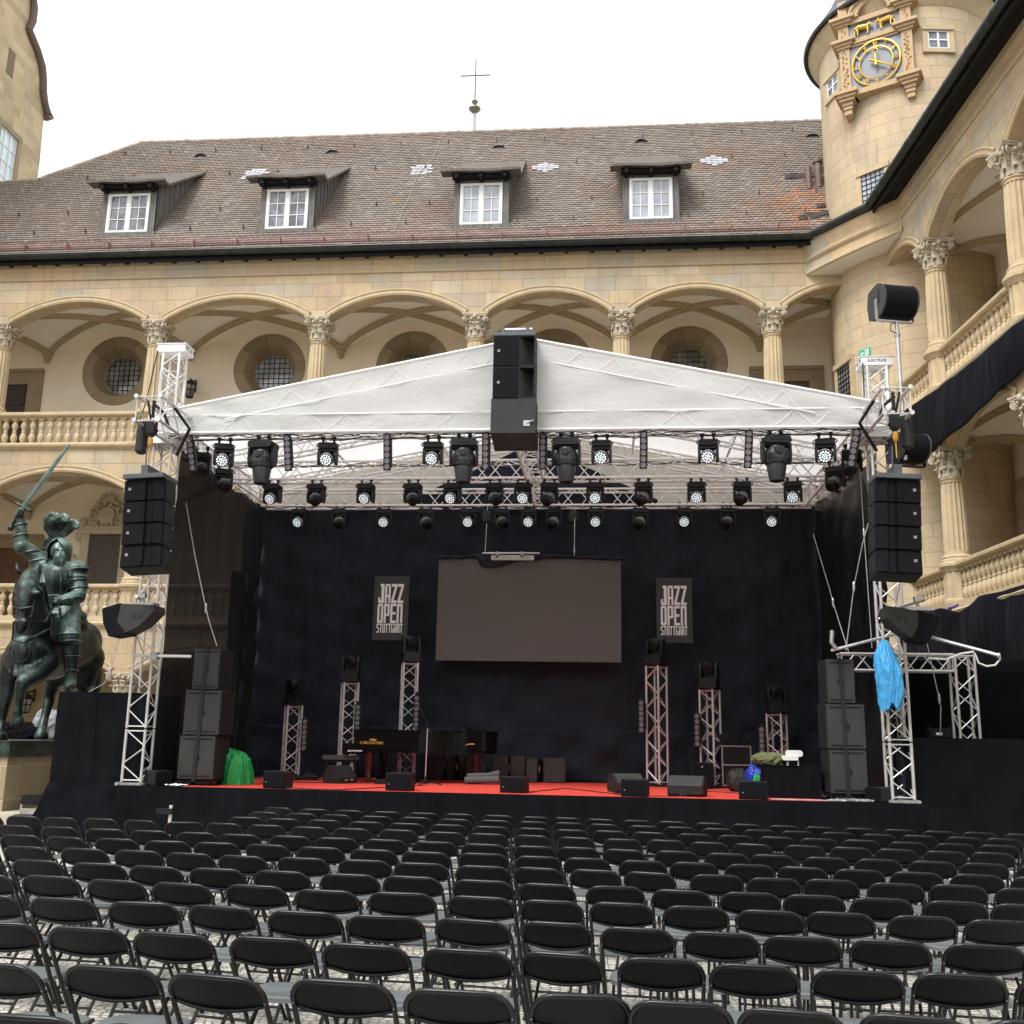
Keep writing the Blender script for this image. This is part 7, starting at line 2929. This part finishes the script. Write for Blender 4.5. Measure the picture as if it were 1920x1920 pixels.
def cast(m, name, par, vox=.032, sm=6, mat=bronze):
    tmp = m.build(name, mat)
    md = tmp.modifiers.new('r', 'REMESH')
    md.mode = 'VOXEL'
    md.voxel_size = vox
    ms = tmp.modifiers.new('s', 'SMOOTH')
    ms.iterations = sm
    ms.factor = .5
    dg = bpy.context.evaluated_depsgraph_get()
    me = bpy.data.meshes.new_from_object(tmp.evaluated_get(dg))
    me.name = name
    me.shade_smooth()
    bpy.data.objects.remove(tmp)
    o = bpy.data.objects.new(name, me)
    COL.objects.link(o)
    me.materials.clear()
    me.materials.append(mat)
    o.parent = par
    return o


def limb(m, pts, rs, n=12):
    m.path(pts, rs, n)
    for p_, r in zip(pts, rs):
        m.sphere(p_, r * .99, 12, 8)


# horse
m = MB()
ch, br, rp = S(58, 1238, -.5), S(95, 1228, .4), S(140, 1212, 1.35)
limb(m, [ch, br, rp], [.46, .53, .54], 18)
m.sphere(S(152, 1203, 1.55), (.44, .5, .46), 16, 12)
m.sphere(S(50, 1230, -.62), (.44, .38, .44), 16, 12)
limb(m, [S(58, 1210, -.4), S(65, 1158, -.62), S(62, 1108, -.85)], [.40, .29, .20], 16)      # neck
pol, fore, nose, muz = S(58, 1082, -.95), S(50, 1105, -1.12), S(42, 1150, -1.28), S(40, 1172, -1.30)
limb(m, [pol, fore, S(46, 1128, -1.22), nose, muz], [.19, .215, .165, .125, .12], 14)
m.sphere(S(38, 1180, -1.30), (.12, .11, .09), 12, 8)
for px in (31, 47):
    m.sphere(S(px, 1166, -1.40), (.05, .05, .06), 8, 6)
for px, s_ in ((29, -1), (71, 1)):
    m.sphere(S(px, 1112, -1.18), (.07, .08, .06), 8, 6)
limb(m, [S(34, 1072, -.9), S(30, 1055, -.92)], [.075, .025], 8)
limb(m, [S(72, 1072, -.9), S(74, 1054, -.92)], [.075, .025], 8)
limb(m, [S(70, 1078, -.75), S(78, 1110, -.6), S(88, 1150, -.35)], [.08, .10, .10], 10)       # crest and mane
limb(m, [S(48, 1080, -1.02), S(60, 1095, -1.06), S(76, 1110, -.95)], [.08, .09, .08], 8)
# front legs
limb(m, [S(30, 1240, -.45), S(19, 1262, -.5), S(11, 1312, -.52), S(8, 1322, -.52), S(4, 1350, -.5), S(1, 1366, -.54), S(-1, 1378, -.6)], [.30, .22, .125, .115, .075, .09, .10], 12)
m.lathe([(.17, 0), (.13, .14)], 14, S(-1, 1388, -.62))
limb(m, [S(82, 1242, -.4), S(66, 1262, -.75), S(43, 1281, -1.1), S(40, 1290, -1.1), S(35, 1322, -1.0), S(33, 1334, -1.0), S(32, 1345, -.96)], [.30, .25, .15, .13, .08, .10, .10], 12)
m.lathe([(.14, -.02), (.125, .14)], 14, S(32, 1360, -.95))
# hind legs
limb(m, [S(122, 1235, 1.3), S(105, 1268, 1.2), S(95, 1300, 1.45), S(92, 1312, 1.45), S(84, 1345, 1.3), S(80, 1362, 1.22), S(78, 1372, 1.12)], [.45, .27, .14, .125, .09, .105, .11], 12)
m.lathe([(.17, 0), (.13, .14)], 14, S(77, 1386, 1.1))
limb(m, [S(160, 1235, 1.6), S(158, 1275, 1.5), S(160, 1312, 1.8), S(158, 1350, 1.7), S(155, 1380, 1.6)], [.42, .26, .14, .09, .11], 12)
m.lathe([(.17, 0), (.13, .14)], 14, S(153, 1386, 1.55))
limb(m, [S(166, 1190, 1.95), S(176, 1230, 2.15), S(174, 1290, 2.1), S(170, 1340, 2.0)], [.16, .2, .19, .08], 12)  # tail
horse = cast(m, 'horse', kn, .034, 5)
# horse armour: chest and rump cloth, tassels, bridle
m = MB()
rr = random.Random(31)
for i in range(9):
    s = i / 8
    p_ = S(14 + 70 * s, 1238 + 16 * math.sin(PI * s), -1.0 + .35 * (2 * s - 1) ** 2)
    limb(m, [p_ + Vector((0, 0, .06)), p_ - Vector((0, 0, .16))], [.05, .07], 8)
cast(m, 'chest_harness', kn, .03, 3, bronze_light)
m = MB()
for i in range(10):
    s = i / 9
    p_ = S(118 + 58 * s, 1205 + 26 * math.sin(PI * s * .9), .75 + .75 * s)
    limb(m, [p_ + Vector((0, -.05, .08)), p_ + Vector((0, -.05, -.14))], [.055, .075], 8)
cast(m, 'rump_harness', kn, .03, 3, bronze_light)
m = MB()
m.sphere(S(40, 1222, -1.06), (.22, .07, .24), 16, 10)
m.sphere(S(40, 1222, -1.12), (.13, .05, .15), 14, 8)
m.build('chest_boss', bronze, kn, True)
m = MB()
m.path([S(25, 1138, -1.28), S(40, 1142, -1.42), S(60, 1138, -1.30)], .025, 6)
m.path([S(27, 1158, -1.3), S(24, 1125, -1.2), S(32, 1085, -1.1)], .022, 6)
m.path([S(58, 1158, -1.3), S(64, 1125, -1.15), S(70, 1085, -1.0)], .022, 6)
m.path([S(26, 1165, -1.3), S(23, 1200, -1.25), S(45, 1205, -1.2), S(62, 1190, -1.1), S(56, 1166, -1.3)], .02, 6)
m.path([S(58, 1165, -1.3), S(85, 1165, -.8), S(104, 1130, -.25)], .022, 6)
m.path([S(112, 1140, -.2), S(118, 1200, -.3), S(126, 1250, -.35), S(124, 1262, -.4)], .028, 6)
m.build('bridle', bronze, kn, True)
m = MB()
m.sphere(S(118, 1172, .35), (.52, .5, .34), 18, 12)
m.grid(lambda s, u_: S(92 + 32 * s, 1148 + 46 * u_ + 12 * math.sin(s * 3), -.42 + .3 * s - .12 * u_), 10, 8)
sd_ = m.build('saddle_cloth', bronze, kn, True)
sm_ = sd_.modifiers.new('t', 'SOLIDIFY'); sm_.thickness = .05

# rider: one continuous armoured body
m = MB()
hip, waist, chest, neck = S(121, 1148, .3), S(117, 1118, .25), S(114, 1085, .22), S(113, 1060, .2)
limb(m, [hip, waist, chest], [.34, .29, .37], 16)
m.sphere(S(113, 1082, .1), (.40, .34, .36), 16, 12)
m.sphere(S(114, 1066, .22), (.44, .26, .18), 14, 8)
limb(m, [neck, S(112, 1048, .16)], [.18, .15], 12)
m.sphere(S(112, 1033, .14), (.185, .20, .24), 16, 12)
limb(m, [S(86, 1062, .2), S(70, 1046, .15), S(44, 1024, .05), S(40, 1015, .03), S(39, 990, 0), S(38, 972, -.03)], [.21, .19, .155, .15, .115, .09], 14)
m.sphere(S(43, 1026, .05), (.19, .19, .17), 12, 8)
m.sphere(S(84, 1064, .2), (.24, .24, .22), 12, 8)
limb(m, [S(143, 1075, .2), S(147, 1100, .12), S(146, 1118, .02), S(130, 1124, -.2), S(110, 1127, -.38)], [.23, .19, .165, .14, .10], 14)
m.sphere(S(144, 1070, .2), (.25, .25, .22), 12, 8)
for k in range(4):
    m.sphere(S(145.5, 1082 + k * 6, .16), (.235, .22, .06), 14, 6)
    m.sphere(S(66 - k * 5.5, 1042 - k * 4.6, .13), (.20, .2, .07), 12, 6)
m.sphere(S(104, 1128, -.42), (.12, .10, .09), 10, 8)                     # rein hand
for k in range(4):
    limb(m, [S(98 + k * 2.6, 1125, -.50), S(97 + k * 2.6, 1130, -.53), S(99 + k * 2.6, 1134, -.46)], [.032, .03, .026], 8)
limb(m, [S(107, 1123, -.46), S(101, 1121, -.52)], [.035, .028], 8)
m.sphere(S(37, 966, -.03), (.10, .10, .10), 10, 8)                       # sword hand
for k in range(4):
    z = k * 3.6
    limb(m, [S(41.5 - z * .42, 957 + z, -.06), S(37 - z * .42, 955.5 + z, -.15), S(33.5 - z * .42, 956 + z, -.10), S(35 - z * .42, 959 + z, -.03)], [.034, .036, .034, .028], 8)
limb(m, [S(40, 966, -.1), S(45, 958, -.12), S(42, 952, -.12)], [.04, .034, .028], 8)
# legs with knee and foot
for (a, b, c, d, e, dz) in [(S(127, 1150, .25), S(130, 1195, -.3), S(133, 1225, -.15), S(133, 1262, -.12), S(128, 1287, -.42), 0), (S(100, 1152, .25), S(52, 1178, .1), S(46, 1200, .2), S(44, 1240, .25), S(40, 1256, .0), 1)]:
    if dz:
        continue
    limb(m, [a, b, c, d], [.28, .21, .18, .115], 14)
    m.sphere(b, (.22, .23, .2), 12, 8)
    limb(m, [d, S(132, 1280, -.14), S(130, 1287, -.28), e], [.115, .12, .12, .07], 12)
m.sphere(S(122, 1155, .28), (.46, .40, .20), 14, 8)                      # tassets
for k in range(5):
    m.sphere(S(100 + k * 10, 1161, .02 + .03 * abs(k - 2)), (.12, .07, .15), 10, 8)
# face: brow, nose, cheeks, moustache and long beard
fy = -.06
m.sphere(S(112, 1029, fy - .01), (.12, .05, .03), 10, 6)
limb(m, [S(112, 1031, fy - .03), S(112, 1038, fy - .09)], [.022, .034], 8)
for s_ in (-1, 1):
    m.sphere(S(112 + 5.5 * s_, 1037, fy + .01), (.06, .05, .05), 8, 6)
    m.sphere(S(112 + 5 * s_, 1032.2, fy - .015), (.026, .02, .018), 8, 6)
    limb(m, [S(112 + 1 * s_, 1042, fy - .07), S(112 + 6 * s_, 1046, fy - .04), S(112 + 8 * s_, 1052, fy - .02)], [.035, .035, .02], 8)
limb(m, [S(112, 1046, fy - .02), S(112, 1055, fy - .04), S(112, 1064, fy - .02)], [.13, .11, .05], 12)
for k in range(5):
    limb(m, [S(106 + 3 * k, 1050, fy - .08), S(107 + 2.5 * k, 1060, fy - .10)], [.028, .018], 6)
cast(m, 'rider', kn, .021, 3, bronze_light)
m = MB()
HC = S(112, 1033, .14)


def hood(s_, u_):
    z = -.27 + .56 * u_
    r = .25 * math.sqrt(max(0, 1 - max(0, (z - .02) / .275) ** 2)) if z > .02 else .25 - .02 * (1 - (z + .27) / .29)
    g_ = rad(58) * min(1, max(0, (.23 - z) / .26)) ** .55
    a = -PI / 2 + g_ + (2 * PI - 2 * g_) * s_
    return tuple(HC + Vector((r * math.cos(a), r * 1.02 * math.sin(a), z)))


m.grid(hood, 32, 16)
m.path([Vector(hood(0, k / 14)) for k in range(15)], .02, 6)
m.path([Vector(hood(1, k / 14)) for k in range(15)], .02, 6)
m.path([Vector(hood(k / 20, .01)) for k in range(21)], .022, 6)
ho = m.build('helmet', bronze_light, kn, True)
sm_ = ho.modifiers.new('t', 'SOLIDIFY'); sm_.thickness = .02
def trim(name, fn):
    global m
    m = MB()
    fn()
    m.build(name, bronze_light, kn, True)


def band(c, r, tz, rr_=.018, sy=1.):
    trim('armour_band', lambda: m.path([c + Vector((r * math.cos(a), r * math.sin(a) * sy, tz * math.cos(a))) for a in [2 * PI * i / 20 for i in range(20)]], rr_, 6, closed=True))


trim('gorget', lambda: m.path([S(113, 1061, .2) + Vector((.24 * math.cos(a), .21 * math.sin(a), .03 * math.sin(a))) for a in [2 * PI * i / 24 for i in range(24)]], .035, 8, closed=True))
trim('breast_ridge', lambda: m.path([S(113, 1070, -.22), S(114, 1090, -.27), S(115, 1112, -.12), S(116, 1120, -.06)], .022, 6))
trim('belt', lambda: m.path([S(116, 1121, .24) + Vector((.31 * math.cos(a), .30 * math.sin(a), .0)) for a in [2 * PI * i / 24 for i in range(24)]], .035, 8, closed=True))
for s_, px in ((-1, 97), (1, 130)):
    trim('breastplate_edge', lambda: m.path([S(px, 1066, .0), S(px + 2 * s_, 1080, -.14), S(px - 3 * s_, 1100, -.12), S(px - 6 * s_, 1116, .0)], .02, 6))
trim('pauldron_edge', lambda: m.path([S(126, 1066, .1), S(137, 1060, .05), S(148, 1056, .1), S(152, 1062, .2)], .03, 8))
for c, r in ((S(144, 1070, .2), .262), (S(145.5, 1090, .15), .215), (S(146.5, 1104, .1), .195), (S(139, 1122, -.1), .155), (S(122, 1126, -.28), .13), (S(39, 985, 0), .12), (S(39.5, 1005, .02), .145), (S(60, 1037, .1), .19), (S(75, 1053, .17), .215)):
    band(c, r, .04)
for c, r in ((S(130, 1190, -.3), .235), (S(131, 1203, -.28), .215), (S(133, 1232, -.15), .19), (S(133, 1258, -.12), .14), (S(129, 1168, .0), .26)):
    band(c, r, .02)
m = MB()
for k in range(7):
    m.path([S(52 + k * 4.5, 1074 + k * .8, -.98 + .03 * k), S(46 + k * 6, 1092, -1.17 + .05 * k), S(50 + k * 6.4, 1108 + k * 2.5, -1.15 + .09 * k), S(58 + k * 6.2, 1120 + k * 5, -1.02 + .10 * k)], [.035, .04, .034, .015], 6)
m.build('mane', bronze_light, kn, True)
m = MB()
m.path([S(20, 1214, -.95), S(40, 1206, -1.08), S(62, 1196, -1.0), S(92, 1180, -.55)], .035, 8)
m.path([S(97, 1185, -.3), S(120, 1196, .25), S(150, 1190, 1.0), S(172, 1196, 1.4)], .04, 8)
m.path([S(150, 1175, 1.3), S(163, 1188, 1.75), S(172, 1215, 1.95)], .03, 6)
m.build('harness_strap', bronze, kn, True)
# plume of three curling feathers and a tail feather
m = MB()
for pts, wd in [([(110, 1006, .2), (103, 999, .18), (97, 990, .14), (94, 981, .08), (96, 973, .0), (103, 970, -.06), (108, 974, -.1)], .135),
                ([(113, 1005, .22), (112, 993, .22), (113, 981, .16), (117, 973, .08), (123, 972, .0), (126, 977, -.04)], .11),
                ([(115, 1006, .24), (122, 997, .24), (130, 988, .2), (137, 983, .12), (143, 984, .06), (147, 990, .02)], .10),
                ([(110, 1008, .25), (101, 1008, .3), (93, 1015, .32), (86, 1025, .32), (79, 1033, .3)], .08)]:
    P_ = [S(*q) for q in pts]
    k = len(P_)
    for i in range(k - 1):
        for j in range(6):
            s_ = (i + j / 6) / (k - 1)
            c = P_[i].lerp(P_[i + 1], j / 6)
            r = wd * (.25 + 1.0 * math.sin(PI * min(1, s_ * .8 + .12)) ** 1.2) * (1 + .10 * math.sin(s_ * 38))
            d_ = (P_[i + 1] - P_[i]).normalized()
            side_ = Vector((d_.z, 0, -d_.x)) * r * .62
            m.sphere(c + side_, (r * .5, r * .34, r * .5), 8, 6)
            m.sphere(c - side_, (r * .5, r * .34, r * .5), 8, 6)
            m.sphere(c, (r * .62, r * .30, r * .62), 8, 6)
cast(m, 'plume', kn, .018, 2, bronze_light)
# sword
m = MB()
pm_, gd, tp = S(20, 990, -.06), S(43.5, 950, -.06), S(132, 831, .02)
ax = (tp - gd).normalized()
wv = ax.cross(Vector((0, 1, 0))).normalized()
tv = Vector((0, 1, 0))
secs = [(0, .062), (.75, .05), (.93, .035), (1, .002)]
vv = []
for s, wd in secs:
    c = gd.lerp(tp, s)
    vv += [c - wv * wd, c - tv * wd * .3, c + wv * wd, c + tv * wd * .3]
m.add(vv, [(i * 4 + j, i * 4 + (j + 1) % 4, i * 4 + 4 + (j + 1) % 4, i * 4 + 4 + j) for i in range(3) for j in range(4)])
m.build('sword_blade', plain('verdigris_blade', (.09, .14, .125), .45, .4, .3, 6), kn)
m = MB()
m.path([pm_, gd], [.034, .03], 10)
m.sphere(pm_, (.07, .06, .07), 12, 8)
m.path([S(30, 943, -.06), gd, S(57, 958, -.06)], [.026, .034, .026], 8)
m.sphere(S(30, 943, -.06), .035, 8, 6); m.sphere(S(57, 958, -.06), .035, 8, 6)
m.build('sword_hilt', bronze, kn, True)

# things on the statue step and behind the horse
fz = atz(58, 1536, .42)
fy_ = HY - 2.0
fl_ = thing('floodlight', 'black floodlight on a bracket standing on the pale step of the statue', 'floodlight', (at(58, 1530, fy_).x, fy_, .42))
m = MB()
for s_ in (-1, 1):
    m.box(s_ * .2 - .012, s_ * .2 + .012, -.02, .02, 0, .30)
m.box(-.2, .2, -.03, .03, 0, .10)
m.build('bracket', steel, fl_)
m = MB()
m.box(-.19, .19, -.06, .14, .17, .33)
m.box(-.17, .17, -.075, -.06, .19, .24)
m.build('housing', blk_metal, fl_)
crumple('silver_sheet', 'crumpled silver sheet lying behind the hind leg of the horse statue', 'sheet', silver_tarp, ((S(98, 1360, 2.2).x + root.x, HY + 2.0, BZ + .28), (.34, .2, .38)), 12, amp=.09)
crumple('dark_cloth', 'dark cloth heaped on the plinth behind the front legs of the horse', 'cloth', molton2, ((S(45, 1375, 2.2).x + root.x, HY + 2.0, BZ + .15), (.75, .25, .22)), 13, amp=.07)

# ================================================================== CHAIRS
def make_chair():
    t = thing('folding_chair', 'x', 'chair', (0, 0, 0), 0, 'black folding chairs set out in rows')
    hw = .233
    top, bot = Vector((0, -.235, .80)), Vector((0, .33, 0))

    def fp(x, s):
        p_ = bot.lerp(top, s)
        return (x, p_.y - .02 * math.sin(PI * s), p_.z)
    pts = [fp(-hw, s) for s in (0, .25, .5, .75, .9)]
    rc = .105
    ds = rc / .91
    for i in range(6):
        a = PI - PI / 2 * i / 5
        pts.append(fp(-hw + rc + rc * math.cos(a), 1 - ds + ds * math.sin(a)))
    for i in range(6):
        a = PI / 2 - PI / 2 * i / 5
        pts.append(fp(hw - rc + rc * math.cos(a), 1 - ds + ds * math.sin(a)))
    pts += [fp(hw, s) for s in (.9, .75, .5, .25, 0)]
    m = MB()
    m.path(pts, .0125, 10)
    m.tube(fp(-hw, .12), fp(hw, .12), .009, 8)
    for s_ in (-1, 1):
        m.lathe([(.016, 0), (.016, .02)], 8, fp(s_ * hw, 0))
    fr_ = m.build('frame', chair_tube, t, True)
    m = MB()
    for s_ in (-1, 1):
        for q in (.855,):
            p_ = Vector(fp(s_ * hw, q))
            m.sphere(p_ + Vector((0, -.0125, .002)), .0042, 8, 5)
    m.build('rivet', plain('pale_rivet', (.6, .6, .6), .3, .6), fr_, True)
    m = MB()
    for s_ in (-1, 1):
        m.path([(s_ * .195, .31, .44), (s_ * .195, .24, .42), (s_ * .195, .02, .21), (s_ * .195, -.17, 0)], .0115, 8)
        m.lathe([(.015, 0), (.015, .02)], 8, (s_ * .195, -.17, 0))
    m.tube((-.195, -.09, .09), (.195, -.09, .09), .009, 8)
    m.tube((-.195, .27, .435), (.195, .27, .435), .009, 8)
    m.build('rear_leg', chair_tube, t, True)

    def bk(s, u_):
        x = (s - .5) * 2 * (hw - .005)
        e = abs(s - .5) * 2
        ztop = .796 - .082 * max(0, (e - .58) / .42) ** 2.2
        zbot = .676 - .032 * (1 - e ** 2)
        z = zbot + (ztop - zbot) * u_
        p_ = bot.lerp(top, z / .80)
        y = p_.y - .02 * math.sin(PI * z / .80) - .028 * (1 - e * e) * (1 - .3 * u_) + .012 * (1 - u_) ** 2
        return (x, y, z)
    def fl(s, u_):
        x, y, z = bk(s, 0)
        return (x, y - .022 * u_ * (1 - .5 * abs(s - .5) * 2), z - .010 * u_)
    m = MB(); m.grid(bk, 20, 8); m.grid(fl, 20, 2)
    o = m.build('backrest', chair_pl, t, True, ang=60)
    md = o.modifiers.new('t', 'SOLIDIFY'); md.thickness = .010; md.offset = 0
    ol = []
    for i in range(28):
        a = 2 * PI * i / 28
        c, s_ = math.cos(a), math.sin(a)
        k = (abs(c) ** 3.2 + abs(s_) ** 3.2) ** (-1 / 3.2)
        ol.append((.212 * c * k * (1 - .06 * (1 if s_ < 0 else 0) * abs(s_)), .215 * s_ * k))
    m = MB()
    rings = [(0.0, -.009), (.25, -.0085), (.5, -.006), (.72, -.002), (.88, .001), (.97, .001), (1.0, -.004), (1.0, -.03)]
    vv = [(0, .15, .458 - .009)]
    for f_, dz in rings[1:]:
        vv += [(x * f_, .15 + y * f_, .458 + dz + (-.012 * max(0, y / .2) ** 2 * f_)) for x, y in ol]
    ff = [(0, 1 + i, 1 + (i + 1) % 28) for i in range(28)]
    for r_ in range(len(rings) - 2):
        o_ = 1 + r_ * 28
        ff += [(o_ + i, o_ + 28 + i, o_ + 28 + (i + 1) % 28, o_ + (i + 1) % 28) for i in range(28)]
    m.add(vv, ff)
    m.build('seat', chair_seat, t, True)
    return t


Aw = [(-.67, 4.98), (-.74, 5.88), (-.82, 6.80), (-.90, 7.73), (-.97, 8.58), (-1.09, 9.54), (-1.19, 10.46), (-1.28, 11.43), (-1.37, 12.62), (-1.47, 13.62), (-1.53, 14.6), (-1.58, 15.52)]
Bw = [(-.15, 4.94), (-.22, 5.85), (-.30, 6.74), (-.38, 7.69), (-.44, 8.50), (-.57, 9.49), (-.67, 10.38), (-.77, 11.36), (-.83, 12.53), (-.93, 13.51), (-.99, 14.55), (-1.04, 15.45)]
Aw = [(-.62, 4.12)] + Aw
Bw = [(-.10, 4.06)] + Bw
chair0 = make_chair()
first = True
rr = random.Random(77)
NR = len(Aw)


def visible(x, y):
    v = Vector((x, y, .6)) - CAM
    dz = v.dot(_f)
    px = 960 + CF * v.dot(_rt) / dz
    hw_ = .3 * CF / dz
    v2 = Vector((x, y, .83)) - CAM
    py = 960 - CF * v2.dot(_up) / v2.dot(_f)
    return -hw_ < px < 1920 + hw_ and py < 1925


cnt = 0
for r in range(NR):
    t_ = r / (NR - 1)
    sl_ = -(.068 + .066 * t_)
    row = ORD[NR - 1 - r]
    for side in (-1, 1):
        x, y = Aw[r] if side < 0 else Bw[r]
        k = 0
        while True:
            sp_ = .567 if side < 0 else .497
            sp_ += rr.uniform(-.012, .012)
            if k:
                x += side * sp_
                y += side * sp_ * sl_
            k += 1
            if k > 20:
                break
            if side < 0:
                if r >= 10 and x < -5.3:
                    break
                if x < -9.0:
                    break
                if r == 9 and x < -5.0 and k in (8,):
                    pass
            elif x > 9.5:
                break
            if not visible(x, y):
                continue
            jx, jy, jr = rr.uniform(-.02, .02), rr.uniform(-.04, .04), rr.gauss(0, 2.8)
            if r == 9 and side < 0 and -5.4 < x < -4.9:
                jr = 16
            rz = math.atan(sl_) + rad(jr)
            lab = f"black folding chair, {ORD[k - 1]} from aisle, {'statue' if side < 0 else 'clock tower'} side, {row} row from stage"
            # row point is the top of the backrest
            cxx, cyy = x + jx, y + .235 + jy
            if first:
                chair0.location = (cxx, cyy, 0)
                chair0.rotation_euler = (0, 0, rz)
                chair0['label'] = lab
                chair0.scale = (1.06 if side < 0 else .95, 1, 1)
                first = False
            else:
                dup(chair0, (cxx, cyy, 0), rz, lab).scale = (1.06 if side < 0 else .95, 1, 1)
            cnt += 1
print('chairs', cnt)
